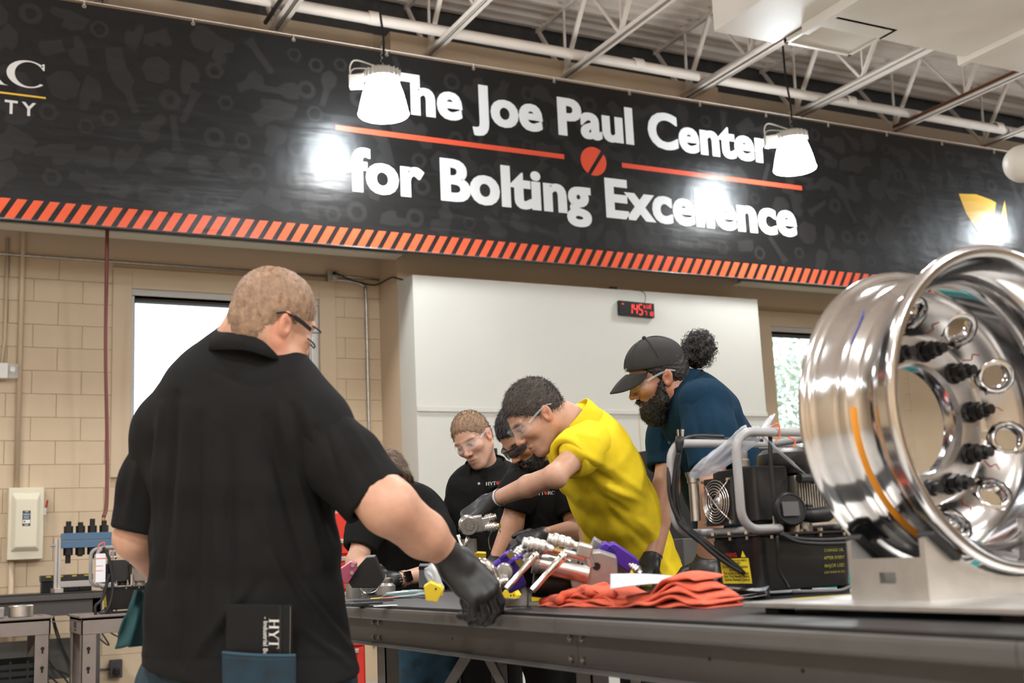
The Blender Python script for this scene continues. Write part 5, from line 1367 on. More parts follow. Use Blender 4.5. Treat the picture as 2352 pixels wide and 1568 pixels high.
# cap
M_cap = mat('black cap mesh', (.014,.013,.0125), .75, bump=.5, bscale=700, var=.1, vscale=30)
cp = Field(o_-.19, o_+.19, .0038)
cp.op(ell(TF(-.010,0,.050), np.array([.108,.086,.094])*1.02, RF), .01); cp.op(ell(TF(.03,0,.055), (.066,.074,.075), RF), .02); cp.cut(TF(0,0,.037), -.92*Z_+.22*X_)
cp.op(ell(TF(-.105,0,.052), (.03,.035,.022), RF), .004, '-')
v, F = cp.mesh(); v = relax(v, F, 2); cap = skin_obj('cap_crown', v, F, M_cap, eF)
n, m_ = 24, 10; v = []
for j in range(m_+1):
    for i in range(n+1):
        a = math.radians(-80+160*i/n); t = j/m_; w_ = max(0., math.cos(a*90/80))**.75
        x = .030+(.070+.078*t*w_)*math.cos(a); y = .081*math.sin(a)*(1-.10*t*w_); z = .037+.012*math.cos(a)-.016*t*w_-.022*(t*w_)**2-.055*math.sin(a)**2*t*w_
        v.append(TF(x,y,z))
f_ = [(j*(n+1)+i,j*(n+1)+i+1,(j+1)*(n+1)+i+1,(j+1)*(n+1)+i) for j in range(m_) for i in range(n)]
br = mesh_obj('cap_brim', v, f_, M_cap, cap, smooth=True); br.modifiers.new('s','SOLIDIFY').thickness = .004
MB().sphere(TF(-.006,0,.147), .008, 12, 8).build('cap_button', M_cap, cap, smooth=True)
for q in (-35,0,35,90,145,180):
    a = math.radians(q); MB().tube([TF(-.006+.108*math.cos(a)*math.sin(t)*1.02, .086*math.sin(a)*math.sin(t)*1.02, .05+.096*math.cos(t)) for t in np.linspace(.08,1.35,14)], .0011, 5).build('cap_seam', M_cap, cap, smooth=True)
V_, F_, D_ = serif_word(.075, .013)
mesh_obj('cap_logo', [TF(-.010+.1135*math.cos((p-.0375)/.1), .1*math.sin((p-.0375)/.1), .062+q) + X_*.002 for p, q in V_], F_, mat('logo thread white', (.75,.74,.72), .7), cap)
glasses(eF, hF, 1.02)
secsF = [(P(1585,905,4.24),.10,.09),(P(1600,940,4.26),.19,.13),(P(1628,1010,4.32),.21,.14),(P(1665,1110,4.40),.205,.145),(P(1700,1220,4.5),.205,.15),(P(1725,1330,4.58),.21,.155),(P(1732,1380,4.6),.21,.155)]
flF = [(1575,930,1640,1050,10,-.007),(1620,950,1660,1080,9,.006),(1680,940,1700,1060,8,-.007),(1655,900,1700,960,8,.005),(1540,960,1560,1080,9,.005),(1640,900,1690,930,5,-.004),(1690,930,1710,1010,5,-.004)]
shF = torso_shirt(eF, secsF, SF, M_navy, [(rc(P(1600,935,4.2), sLf, .085, .08), .05), (rc(P(1580,940,4.3), sRf, .085, .08), .05)], hem=(P(1725,1345,4.58), -UP), seg=flF, wr=(.0018,20,7))
sleeve(eF, shF, P(1620,930,4.03), P(1632,1000,3.96), P(1638,1078,3.90), .092, .076, M_navy, seg=[(1590,930,1620,1060,8,-.005),(1640,930,1660,1060,8,.005)])
sleeve(eF, shF, sRf, P(1538,1010,4.38), P(1529,1078,4.33), .088, .068, M_navy, seg=[(1520,960,1515,1070,6,.004),(1502,1068,1552,1076,3,.003)])
collar(eF, P(1568,896,4.235), unit(-.40*RT+.90*UP-.05*fw), hF[1], .090, cloth_mat('very dark blue knit', (.006,.014,.024)), h=.04, gap=16, flare=1.22)
MB().bb((0,0,0),(.001,.001,.001)) 
for k in range(2): 
    c = P(1537-2*k,1016+40*k,4.13-.0*k); 
    MB().cyl(c, c-fw*.002, .005, 12).build('shirt_button', mat('shirt button', (.05,.08,.1), .3), shF)
glove(eF, wLf, -.75*fw-.45*UP-.25*RT, UP*.75-.5*fw, -1, [(8,12,8),(6,12,8),(8,12,8),(10,14,8)], fore=unit(wLf-eLf), s=1.08, spread=.10, rw=.036, cuff=.028)
glove(eF, wRf, -.62*RT-.45*UP-.55*fw, UP*.8-.35*RT-.2*fw, 1, [(8,14,8),(6,12,8),(8,12,8),(10,14,8)], fore=unit(wRf-eRf), s=1.06, spread=.10, rw=.035, cuff=.03)
trousers(eF, P(1690,1400,4.5), P(1740,1400,4.75), P(1690,1400,4.5)*(1,1,0)+(0,0,.48), P(1740,1400,4.75)*(1,1,0)+(0,0,.48), P(1690,1400,4.5)*(1,1,0)+(.03,0,.09), P(1740,1400,4.75)*(1,1,0)+(.03,0,.09), M_blackp, waist=P(1722,1340,4.58), toe=(-.9,.4))

# ---------------------------------------------------------------- C: fair-haired man at the far end
eC = empty('person', P(1120,1300,5.5)*(1,1,0), 'fair-haired man in a black polo and clear glasses looking down at the table', 'person')
hC = head_frame(P(1088,1010,5.42), -.86*fw-.36*RT-.33*UP, UP*.90-.36*RT+.1*fw)
SC = unit(-RT*.96-fw*.1)
skC = (.50,.285,.20)
sCl, sCr = P(1188,1125,5.5), P(1065,1118,5.45)
make_body(eC, hC, 1.0, [(rc(hC[0]-hC[3]*.05-hC[1]*.02, P(1118,1095,5.5), .055, .066), .03), (rc(P(1120,1140,5.52), P(1122,1260,5.54), .10, .09), .03),
 (rc(sCr, P(1055,1250,5.45), .046, .042), .02), (rc(P(1055,1250,5.45), P(1075,1345,5.2), .042, .03), .02), (rc(sCl, P(1200,1260,5.5), .046, .042), .02), (rc(P(1200,1260,5.5), P(1180,1345,5.25), .042, .03), .02)],
 skC, h=.004, col=dict(brow=(.25,.14,.08), stub=(.48,.28,.2), stubk=.25, eyec=(.12,.14,.16)))
hair(eC, hC, 1.0, hair_mat('short fair hair', (.25,.155,.09), .35), top=.010, side=.004, seed=11, h=.0042, nz=.0016, st=(6500,.012,.0016,(.6,0,-.2,.3),.4,.35), plane=(.80,-.60,.022), style=lambda x,y,z: .3*np.sin(70*y+9*np.sin(40*x))+.4*np.sin(300*y+60*x))
glasses(eC, hC, 1.0)
secsC = [(P(1118,1088,5.5),.09,.075),(P(1122,1105,5.5),.165,.11),(P(1124,1140,5.5),.198,.125),(P(1124,1210,5.5),.198,.13),(P(1124,1300,5.5),.20,.14),(P(1124,1420,5.5),.21,.15)]
shC = torso_shirt(eC, secsC, SC, M_blackpolo, [(rc(P(1100,1115,5.5), sCr, .075, .07), .05), (rc(P(1145,1115,5.5), sCl, .075, .07), .05)], seg=[(1075,1120,1065,1260,7,-.005),(1100,1150,1110,1280,7,.004),(1090,1120,1100,1200,5,-.004)], h=.007, hem=(P(1124,1410,5.5), -UP))
sleeve(eC, shC, sCr, P(1058,1170,5.45), P(1054,1215,5.44), .078, .066, M_blackpolo, h=.007); sleeve(eC, shC, sCl, P(1196,1175,5.5), P(1199,1220,5.5), .078, .066, M_blackpolo, h=.007)
collar(eC, P(1116,1078,5.46), unit(UP*.97-.08*RT-.2*fw), unit(-.9*fw-.35*RT), .090, M_blackpolo, h=.045, gap=26, flare=1.52, drop=.024)
MB().cyl(P(1100,1110,5.355), P(1100,1110,5.353), .006, 12).build('shirt_button', mat('pale button', (.4,.38,.35), .3), shC)
chest_logo(eC, P(1140,1113,5.325), RT*.97+fw*.12+.06*UP, UP, .098)
glove(eC, P(1078,1345,5.2), -.7*RT-.6*fw-.2*UP, UP, 1, [(15,20,10)]*4, h=.005); glove(eC, P(1180,1345,5.25), -.5*RT-.8*fw-.2*UP, UP, -1, [(15,20,10)]*4, h=.005)
trousers(eC, P(1095,1440,5.5), P(1155,1440,5.52), P(1095,1440,5.5)*(1,1,0)+(0,0,.48), P(1155,1440,5.52)*(1,1,0)+(0,0,.48), P(1095,1440,5.5)*(1,1,0)+(.0,0,.09), P(1155,1440,5.5)*(1,1,0)+(.0,0,.09), M_blackp, waist=P(1124,1390,5.5), toe=(-.6,-.8))

# ---------------------------------------------------------------- D: dark-haired bearded man behind the yellow shirt
eD = empty('person', P(1245,1300,4.9)*(1,1,0), 'dark-haired bearded man in a black polo behind the man in yellow', 'person')
hD = head_frame(P(1206,1003,4.72), -.56*fw-.52*RT-.64*UP, UP*.72-.48*RT-.1*fw)
SD = unit(-RT*.85-fw*.5)
skD = (.40,.205,.125)
sDr, sDl = P(1196,1118,4.72), P(1300,1115,4.8)
eDr, wDr = P(1176,1205,4.68), P(1138,1290,4.55)
eDl, wDl = P(1325,1215,4.72), P(1258,1228,4.5)
make_body(eD, hD, 1.0, [(rc(hD[0]-hD[3]*.04-hD[1]*.03, P(1248,1075,4.82), .056, .068), .03), (rc(P(1250,1120,4.86), P(1255,1260,4.92), .10, .09), .03),
 (rc(sDr, eDr, .048, .043), .02), (rc(eDr, wDr, .043, .029), .02), (rc(sDl, eDl, .048, .043), .02), (rc(eDl, wDl, .042, .029), .02)], skD, h=.004, col=dict(brow=(.012,.01,.008), lip=(.28,.12,.09)))
hair(eD, hD, 1.0, hair_mat('black short hair', (.012,.010,.009), .5), top=.018, side=.006, seed=13, h=.0042, nz=.002, st=(6000,.015,.0016,(.7,0,-.2,.3),.35,.35), style=lambda x,y,z: .3*np.sin(70*x+9*np.sin(40*y))+.4*np.sin(300*x+40*y))
o_, X_, Y_, Z_ = hD; TD = lambda x,y,z: o_+(x*X_+y*Y_+z*Z_); RD = rot_to_rows(X_,Y_,Z_)
f = Field(o_-.19, o_+.19, .0042)
f.op(ell(TD(.056,0,-.090), (.045,.048,.038), RD), .02); f.op(ell(TD(.028,0,-.068), (.056,.066,.042), RD), .02)
for q in (-1,1): f.op(rc(TD(.012,q*.064,-.012), TD(.03,q*.056,-.065), .014, .022), .02); f.op(rc(TD(.098,q*.004,-.050), TD(.080,q*.030,-.066), .008, .009), .012)
f.op(ell(TD(.094,0,-.067), (.012,.018,.006), RD), .006, '-'); f.cut(TD(.03,0,-.016), .40*X_+.92*Z_)
v, F = f.mesh(); v = wrinkle(v, F, .002, 160, 8); v = wrinkle(v, F, .0014, 400, 9); bd_ = skin_obj('beard', v, F, M_bh, eD); strands(bd_, v, F, M_bh, 4000, .007, .0013, lambda p: np.tile(-Z_+.2*X_,(len(p),1)), .6, 3, .5)
glasses(eD, hD, 1.0, dark=True, tint=True)
secsD = [(P(1248,1072,4.82),.09,.08),(P(1248,1092,4.83),.165,.115),(P(1250,1140,4.85),.195,.13),(P(1252,1220,4.88),.195,.135),(P(1255,1320,4.98),.20,.14),(P(1257,1440,5.12),.20,.14)]
shD = torso_shirt(eD, secsD, SD, M_blackpolo, [(rc(P(1230,1105,4.8), sDr, .075, .072), .05), (rc(P(1275,1105,4.85), sDl, .075, .07), .05)], seg=[(1200,1130,1210,1230,6,-.005),(1215,1150,1260,1210,6,.004),(1230,1170,1290,1225,6,-.005)], h=.007, hem=(P(1257,1425,5.1), -UP))
sleeve(eD, shD, sDr, P(1186,1140,4.70), P(1177,1172,4.69), .080, .066, M_blackpolo, h=.006); sleeve(eD, shD, sDl, P(1310,1150,4.77), P(1317,1185,4.74), .080, .066, M_blackpolo, h=.006)
collar(eD, P(1234,1068,4.78), unit(UP*.9-.25*RT-.3*fw), hD[1], .07, M_blackpolo, h=.036, gap=18, flare=1.3)
chest_logo(eD, P(1250,1136,4.625), RT*.97+fw*.2+.02*UP, UP, .085)
glove(eD, wDr, -.45*RT-.55*fw-.7*UP, UP*.5-.6*RT-.4*fw, 1, [(25,35,20)]*4, fore=unit(wDr-eDr), h=.0036, s=1.05)
glove(eD, wDl, -.93*RT-.28*UP-.2*fw, UP*.8-.5*fw-.2*RT, -1, [(20,35,20),(25,38,20),(28,40,22),(30,42,22)], fore=unit(wDl-eDl), h=.0036, s=1.05)
trousers(eD, P(1238,1450,5.12), P(1282,1450,5.2), P(1238,1450,5.12)*(1,1,0)+(.02,0,.48), P(1282,1450,5.2)*(1,1,0)+(.02,0,.48), P(1238,1450,5.12)*(1,1,0)+(.03,0,.09), P(1282,1450,5.2)*(1,1,0)+(.03,0,.09), M_blackp, waist=P(1257,1400,5.08), toe=(-.8,-.5))

# ---------------------------------------------------------------- B: man bent over the far end, half hidden by the front man's arm
eB = empty('person', P(940,1300,5.4)*(1,1,0), 'brown-haired man in a black shirt bent over the table end, wearing a watch', 'person')
hB = head_frame(P(896,1104,5.15), -.74*fw+.10*RT-.66*UP, UP*.75-.6*fw*0-.15*RT-.5*fw)
SB = unit(-RT*.97-fw*.2)
skB = (.52,.30,.21)
sBr, sBl = P(855,1170,5.2), P(985,1180,5.25)
eBl, wBl = P(1022,1308,4.98), P(922,1330,4.84)
eBr, wBr = P(820,1290,5.0), P(868,1330,4.8)
make_body(eB, hB, .98, [(rc(hB[0]-hB[3]*.04-hB[1]*.04, P(920,1150,5.28), .056, .066), .03), (rc(P(920,1200,5.3), P(930,1310,5.4), .11, .10), .03),
 (rc(sBl, eBl, .05, .045), .02), (rc(eBl, wBl, .045, .029), .02), (rc(sBr, eBr, .05, .045), .02), (rc(eBr, wBr, .045, .029), .02)], skB, h=.0042, col=dict(brow=(.08,.05,.03)))
def bex(f, T, R):
    for q in (-1,1): f.op(rc(T(.02,q*.078,.06), T(-.01,q*.086,-.04), .018, .014), .02)
hair(eB, hB, .98, hair_mat('brown parted hair', (.11,.068,.042), .4), top=.018, side=.011, seed=17, h=.0045, nz=.002, st=(5000,.03,.0018,(.3,0,-.8,.3),.15,.2), extra=bex, plane=(.80,-.60,.02), style=lambda x,y,z: np.sin(90*x+8*np.sin(30*y))+.6*np.sin(190*x+30*z))
glasses(eB, hB, .98, dark=True)
secsB = [(P(915,1150,5.25),.10,.085),(P(920,1172,5.28),.18,.13),(P(925,1210,5.3),.21,.145),(P(932,1270,5.36),.205,.15),(P(940,1340,5.42),.20,.15),(P(945,1440,5.48),.20,.15)]
shB = torso_shirt(eB, secsB, SB, M_blackpolo, [(rc(P(900,1170,5.25), sBr, .08, .075), .05), (rc(P(945,1172,5.28), sBl, .08, .078), .05)], h=.008, hem=(P(945,1430,5.48), -UP), seg=[(950,1150,1010,1250,8,.005)])
sleeve(eB, shB, sBl, P(1002,1225,5.15), P(1014,1268,5.06), .084, .07, M_blackpolo, h=.007); sleeve(eB, shB, sBr, P(838,1220,5.1), P(826,1262,5.05), .084, .07, M_blackpolo, h=.007)
collar(eB, P(918,1160,5.22), unit(UP*.85-.5*fw), unit(-fw*.7-UP*.6), .068, M_blackpolo, h=.03, gap=15)
glove(eB, P(905,1333,4.82), -.95*RT+.05*UP-.2*fw, UP*.7-.6*fw, -1, [(35,55,30),(40,58,30),(42,58,30),(45,58,30)], fore=unit(wBl-eBl), h=.0036, s=1.05, cuff=.03, thumb=[(.7,.5,.5),(.85,.3,.3),(.9,.2,.1)])
glove(eB, wBr, -.6*RT-.4*UP-.5*fw, UP*.8-.4*fw, 1, [(25,40,20)]*4, fore=unit(wBr-eBr), h=.004)
# wrist watch
wt = empty('wrist_watch', P(916,1330,4.8), 'black smart watch with a pale strap on the bent man\'s wrist', 'watch')
wd = unit(wBl-eBl); wc = wBl+wd*(-.012)
MB().lathe([(.0315,-.010),(.034,-.010),(.034,.010),(.0315,.010)], wc, wd, 28).build('strap', mat('tan watch strap', (.45,.30,.22), .5), wt, smooth=.6)
x, y, z = frame(wd); nn = unit(-fw*.9+UP*.3-wd*((-fw*.9+UP*.3)@wd)); bb_ = np.cross(wd, nn)
MB().box(wc+nn*.036, (.011,.036,.042), (nn, wd, bb_)).build('case', mat('watch case', (.02,.02,.022), .2, .5), wt, bevel=.005)
MB().box(wc+nn*.0418, (.0012,.030,.036), (nn, wd, bb_)).build('screen', mat('watch glass', (.004,.004,.005), .05), wt)
MB().cyl(wc+nn*.036+wd*.018, wc+nn*.036+wd*.021, .004, 10).build('crown', M_steel, wt)
trousers(eB, P(950,1450,5.45), P(1010,1450,5.5), P(950,1450,5.45)*(1,1,0)+(0,0,.48), P(1010,1450,5.5)*(1,1,0)+(0,0,.48), P(950,1450,5.45)*(1,1,0)+(0,0,.09), P(1010,1450,5.5)*(1,1,0)+(0,0,.09), mat('faded denim', (.012,.045,.075), .8, var=.3, vscale=25, bump=.3, bscale=500), waist=P(945,1410,5.48), toe=(-.6,-.8))
# ================================================================== tools and parts on the work table
def cylp(mb, a, b, r, n=16, r2=None): return mb.cyl(P(*a), P(*b), r, n, r2)
def knurled(name, a, b, r, m, e, rings=3):
    """hose coupler: stepped barrel with grooves between a and b"""
    a, b = V3(a), V3(b); L = np.linalg.norm(b-a); d = unit(b-a); pr = [(0,0),(r*.72,0),(r*.72,.12*L),(r*.86,.13*L)]
    for k in range(rings):
        t0 = .16+.6*k/rings; t1 = .16+.6*(k+.7)/rings; pr += [(r*.9,t0*L),(r,(t0+.03)*L),(r,t1*L),(r*.9,(t1+.03)*L)]
    pr += [(r*.8,.82*L),(r*.62,.84*L),(r*.62,L),(0,L)]
    return MB().lathe(pr, a, d, 20).build(name, m, e, smooth=.5)
M_nick = mat('nickel plate', (.56,.54,.51), .33, 1., var=.08, vscale=30)
M_tool = mat('grey tool steel', (.30,.285,.27), .4, .6, var=.1, vscale=30)
M_purple = mat('purple anodised', (.085,.035,.36), .3, .35)
M_yelp = mat('yellow tool paint', (.78,.55,.02), .45, var=.08, vscale=20)
up = UP
def block(e, name, c, d, ax, m, bevel=.002): return MB().box(c, d, ax).build(name, m, e, bevel=bevel)
axv = lambda a: (unit(RT*math.cos(a)+UP*math.sin(a)), unit(-RT*math.sin(a)+UP*math.cos(a)), -unit(fw))
# wrench 1: silver square-drive wrench in the middle of the heap
w1 = empty('torque_wrench', onZ(1330,1370,ZT), 'silver hydraulic torque wrench with two hose couplers in the middle of the heap', 'wrench', 'hydraulic torque wrenches')
a_ = math.radians(-22)
DW = 3.02
poly = [(-.065,.045),(.005,.058),(.048,.05),(.058,.0),(.062,-.055),(.052,-.075),(-.030,-.075),(-.052,-.05),(-.07,-.005)]
x, y, z = axv(math.radians(-8)); cN = P(1368,1318,DW+.02)
MB().prism(poly, cN, x, y, -z*.045).build('drive_body', M_tool, w1, bevel=.004)
rt_ = MB().lathe([(.0,.0),(.013,0),(.013,.004),(.024,.004),(.026,0),(.026,-.004),(.03,-.004)], cN+x*.02-y*.05+z*.001, z, 28).build('ratchet_ring', M_black, w1, smooth=.5)
for k in range(7): 
    q = cN-x*.045+y*(.012)+z*.0012+.012*(math.cos(k*PI*2/7)*x+math.sin(k*PI*2/7)*y); MB().cyl(q, q+z*.001, .003, 8).build('pin_hole', M_black, w1)
MB().cyl(cN-x*.045+y*.012, cN-x*.045+y*.012+z*.0011, .005, 10).build('pin_hole', M_black, w1)
MB().cyl(cN-x*.0+y*.02, cN+y*.02+z*.0014, .010, 14).build('badge', M_black, w1)
MB().cyl(P(1234,1292,DW+.04), P(1352,1318,DW+.03), .026, 24).build('cylinder', M_nick, w1, smooth=.6)
MB().cyl(P(1226,1290,DW+.04), P(1238,1293,DW+.04), .029, 24).build('cylinder_cap', M_tool, w1, smooth=.6)
MB().tube([P(1236,1296,DW-.0), P(1290,1308,DW-.01), P(1345,1322,DW-.01)], .002, 8).build('red_line', mat('red line', (.5,.05,.03), .4), w1)
sb = MB().box(P(1342,1263,DW+.03), (.040,.034,.036), axv(math.radians(-15))).build('swivel_block', M_nick, w1, bevel=.005)
MB().cyl(P(1350,1275,DW+.03), P(1356,1300,DW+.03), .016, 16).build('swivel_post', M_nick, w1, smooth=.6)
knurled('hose_coupler', P(1258,1236,DW+.04), P(1328,1256,DW+.04), .019, M_nick, w1)
knurled('hose_coupler', P(1201,1246,DW-.0), P(1268,1263,DW+.01), .020, M_nick, w1)
MB().cyl(P(1268,1263,DW+.01), P(1300,1272,DW+.02), .010, 12).build('nipple', mat('brass', (.55,.36,.16), .3, 1.), w1)
MB().cyl(P(1292,1268,DW+.02), P(1345,1282,DW+.03), .012, 12).build('manifold_tube', M_nick, w1, smooth=.6)
MB().cyl(P(1225,1330,DW+.1), P(1340,1345,DW+.1), .045, 24).build('lower_housing', M_black, w1, smooth=.6)
# wrench 2: low-profile wrench with purple swivel at the right
w2 = empty('torque_wrench', onZ(1420,1360,ZT), 'flat grey torque wrench with a purple swivel at the right of the heap', 'wrench', 'hydraulic torque wrenches')
x, y, z = axv(math.radians(-30)); c2 = P(1405,1298,3.15)
MB().prism([(-.075,.04),(.03,.035),(.08,.0),(.085,-.035),(.05,-.06),(-.06,-.055)], c2, x, y, -z*.04).build('link_plate', M_tool, w2, bevel=.004)
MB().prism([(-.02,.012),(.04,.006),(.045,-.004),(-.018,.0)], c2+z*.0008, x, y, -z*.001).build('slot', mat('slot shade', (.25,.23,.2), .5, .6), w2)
MB().prism([(-.05,-.035),(.03,-.035),(.03,-.05),(-.05,-.05)], c2+z*.001, x, y, -z*.002).build('purple_strip', M_purple, w2)
x2, y2, z2 = axv(math.radians(-35))
rbp = MB((P(1425,1278,3.12), x2, y2, z2)); rbox(rbp, -.045,.05,-.02,.022,-.018,.018,0,.016).build('swivel', M_purple, w2, smooth=.6, bevel=.003)
rbp = MB((P(1392,1263,3.12), x2, y2, z2)); rbox(rbp, -.02,.025,-.016,.018,-.018,.018,0,.012).build('swivel', M_purple, w2, smooth=.6, bevel=.003)
MB().cyl(P(1389,1252,3.12), P(1391,1246,3.12), .007, 12).build('swivel_screw', M_nick, w2)
MB().cyl(P(1415,1262,3.12), P(1418,1256,3.12), .006, 12).build('swivel_screw', M_nick, w2)
knurled('hose_coupler', P(1440,1290,3.12), P(1472,1318,3.1), .015, M_nick, w2, 4)
MB().prism([(0,0),(.018,0),(.009,.016)], P(1443,1322,3.0), RT, UP, fw*.003).build('warning_sticker', M_yelp, w2)
# wrench 3: small purple wrench at the left of the heap
w3 = empty('torque_wrench', onZ(1180,1365,ZT), 'small torque wrench with a purple swivel block at the left of the heap', 'wrench', 'hydraulic torque wrenches')
x3, y3, z3 = axv(math.radians(35))
for c, s_ in ((P(1158,1290,3.1), (.062,.030,.03)), (P(1180,1302,3.08), (.075,.034,.034))):
    MB().box(c, s_, (x3,y3,z3)).build('swivel', M_purple, w3, bevel=.006)
MB().tube([P(1150,1285,3.06),P(1162,1273,3.06),P(1178,1266,3.06)], .007, 10).build('swivel_arm', M_purple, w3, smooth=True)
MB().tube([P(1165,1300,3.04),P(1180,1285,3.04),P(1200,1278,3.04)], .007, 10).build('swivel_arm', M_purple, w3, smooth=True)
for c in (P(1174,1276,3.045), P(1194,1291,3.035)): MB().box(c, (.016,.022,.003), (x3,y3,z3)).build('label', mat('dark yellow label', (.18,.14,.02), .5), w3)
MB().box(P(1180,1330,3.1), (.05,.055,.035), axv(math.radians(25))).build('swivel', M_purple, w3, bevel=.005)
MB().lathe([(0,.006),(.009,.006),(.010,.010),(.019,.010),(.021,.004),(.021,-.014),(0,-.014)], P(1160,1312,3.02), -fw, 28).build('pivot_cap', M_nick, w3, smooth=.5)
MB().cyl(P(1142,1322,3.06), P(1165,1328,3.06), .022, 18).build('piston_end', M_tool, w3, smooth=.6)
knurled('hose_coupler', P(1182,1281,3.08), P(1200,1256,3.1), .014, M_nick, w3)
knurled('hose_coupler', P(1200,1290,3.04), P(1228,1268,3.06), .013, M_nick, w3)
knurled('hose_coupler', P(1138,1340,3.0), P(1168,1332,3.0), .014, M_nick, w3, 4)
# chrome reaction arms with yellow feet
def arm(a, b, label, wa, wb, D, foot):
    e = empty('reaction_arm', onZ(*foot, ZT), label, 'tool part', 'chrome reaction arms')
    A, B = P(*a, D+.03), P(*b, D); d = unit(B-A); s_ = unit(np.cross(d, fw)); n_ = np.cross(s_, d); L = np.linalg.norm(B-A)
    v = []; 
    for t, w_, h_ in ((0,wa*.8,.010),(.06,wa,.014),(.5,(wa+wb)/2,.012),(.94,wb,.014),(1,wb,.012)):
        for i, j in ((-1,-1),(1,-1),(1,1),(-1,1)): v.append(A+d*L*t+s_*i*w_/2+n_*j*h_/2)
    f = [(k*4+i,k*4+(i+1)%4,k*4+4+(i+1)%4,k*4+4+i) for k in range(4) for i in range(4)]+[(3,2,1,0),(16,17,18,19)]
    MB().tube([A+d*L*t+n_*.004*math.sin(t*PI) for t in np.linspace(0,1,9)], [w_*.5*(wa*(1-t)+wb*t)/wa for t, w_ in zip(np.linspace(0,1,9), (wa*.8,wa,wa*.95,wa*.86,wa*.8,wa*.8,wa*.86,wa*.95,wa*.9))], 14).build('arm_bar', M_chrome, e, smooth=.8)
    MB().sphere(A, wa*.52, 16, 10).build('arm_eye', M_chrome, e, smooth=True)
    q = V3(onZ(*foot, ZT)); 
    fx = unit(RT*.86-fw*.5); fy = unit(RT*.5+fw*.86)*(1,1,0); fx = unit(fx*(1,1,0)); fy = unit(np.cross((0,0,1), fx))
    MB().prism([(-.028,0),(.022,0),(.026,.014),(.012,.034),(-.018,.030),(-.03,.018)], q-fy*.002, fx, (0,0,1), fy*.028).build('foot_block', M_yelp, e, bevel=.002)
    for k in range(2): 
        c = q+fx*(.004+.010*k)+np.array([0,0,.014])-fy*.0022; MB().cyl(c, c-fy*.001, .0022, 8).build('screw_hole', M_black, e)
    return e
arm((1230,1276),(1163,1352),'chrome reaction arm with a yellow foot, nearer the purple wrench',.020,.017,2.95,(1172,1378))
arm((1293,1278),(1222,1356),'chrome reaction arm with a yellow foot, next to the red towels',.024,.018,2.92,(1242,1381))
# grey C-shaped block
cb = empty('clamp_block', onZ(1185,1393,ZT), 'grey steel C-shaped block standing on the table edge between the yellow feet', 'tool part')
q = onZ(1186,1393,ZT); fx = unit((RT-fw*.15)*(1,1,0)); fy = unit(np.cross((0,0,1), fx))
poly = [(-.03,0),(.028,0),(.030,.03),(.020,.052),(.002,.060),(-.006,.054),(.010,.046),(.016,.034),(.008,.022),(-.008,.020),(-.03,.024)]
MB().prism(poly, q, fx, (0,0,1), fy*.034).build('body', M_tool, cb, bevel=.002)
tag(MB().lathe([(0,0),(.0125,0),(.0135,.002),(.0135,.042),(.012,.045),(0,.045)], onZ(1143,1391,ZT), (0,0,1), 24).build('steel_pin', M_nick, smooth=.5), 'short silver steel pin standing upright beside the black glove', 'pin')
# chrome yoke behind the front man's glove
yk = empty('steel_yoke', onZ(1118,1380,ZT), 'curved chrome yoke standing half hidden behind the black glove', 'tool part')
MB().tube(spline([P(1090,1300,3.0),P(1108,1293,3.0),P(1126,1305,3.0),P(1140,1335,3.0),P(1138,1362,2.95),P(1132,1388,2.9)],6), .014, 12).build('outer_arc', M_chrome, yk, smooth=True)
MB().tube(spline([P(1115,1320,2.95),P(1124,1338,2.93),P(1128,1360,2.9),P(1127,1390,2.87)],6), .010, 12).build('inner_arc', M_nick, yk, smooth=True)
# yellow block and bagged part under the front man's wrist
yb = empty('yellow_block', onZ(985,1385,ZT), 'yellow painted steel block tilted on its corner beside the black glove', 'tool part')
MB().prism([(-.016,-.022),(.014,-.026),(.028,.004),(.024,.014),(-.004,.026),(-.022,.014)], P(992,1360,3.12), unit(RT), unit(UP), fw*.03).build('body', M_yelp, yb, bevel=.002)
MB().cyl(P(1001,1352,3.12), P(1001,1352,3.118), .0025, 8).build('screw_hole', M_black, yb)
MB().prism([(-.003,.0),(.004,-.0),(.006,.02),(.0,.022)], P(1013,1368,3.13), unit(RT), unit(UP), fw*.02).build('toe', M_yelp, yb)
crumple('plastic_bag', P(996,1328,3.16), unit(RT*.35-UP*.9), unit(RT*.9+UP*.4), fw, (.036,.016,.014), M_film, 12, 'small crumpled clear bag above the yellow block', 'bag', amp=.25)
crumple('plastic_bag', onZ(940,1372,ZT)+(0,0,.010), unit(RT*(1,1,0)), unit(fw*(1,1,0)), (0,0,1), (.085,.06,.013), mat('cloudy polythene', (.55,.66,.68), .25, alpha=.6), 14, 'flat crumpled clear bag lying near the table edge', 'bag', amp=.22)
# navy and yellow part by the dark-haired man's glove
nv = empty('navy_bracket', P(1112,1320,4.2), 'navy blue bracket with a yellow end beside the dark-haired man\'s glove', 'tool part')
MB().prism([(-.028,.03),(.0,.03),(.032,-.03),(.012,-.045)], P(1108,1292,4.15), unit(RT), unit(UP), fw*.03).build('body', mat('navy paint', (.012,.03,.10), .4), nv, bevel=.002)
MB().prism([(-.03,.0),(.014,.0),(.014,.016),(-.026,.018)], P(1107,1281,4.14), unit(RT), unit(UP), fw*.035).build('yellow_end', M_yelp, nv, bevel=.002)
MB().cyl(P(1100,1290,4.13), P(1100,1290,4.125), .006, 14).build('round_sticker', mat('pink sticker', (.6,.2,.3), .5), nv)
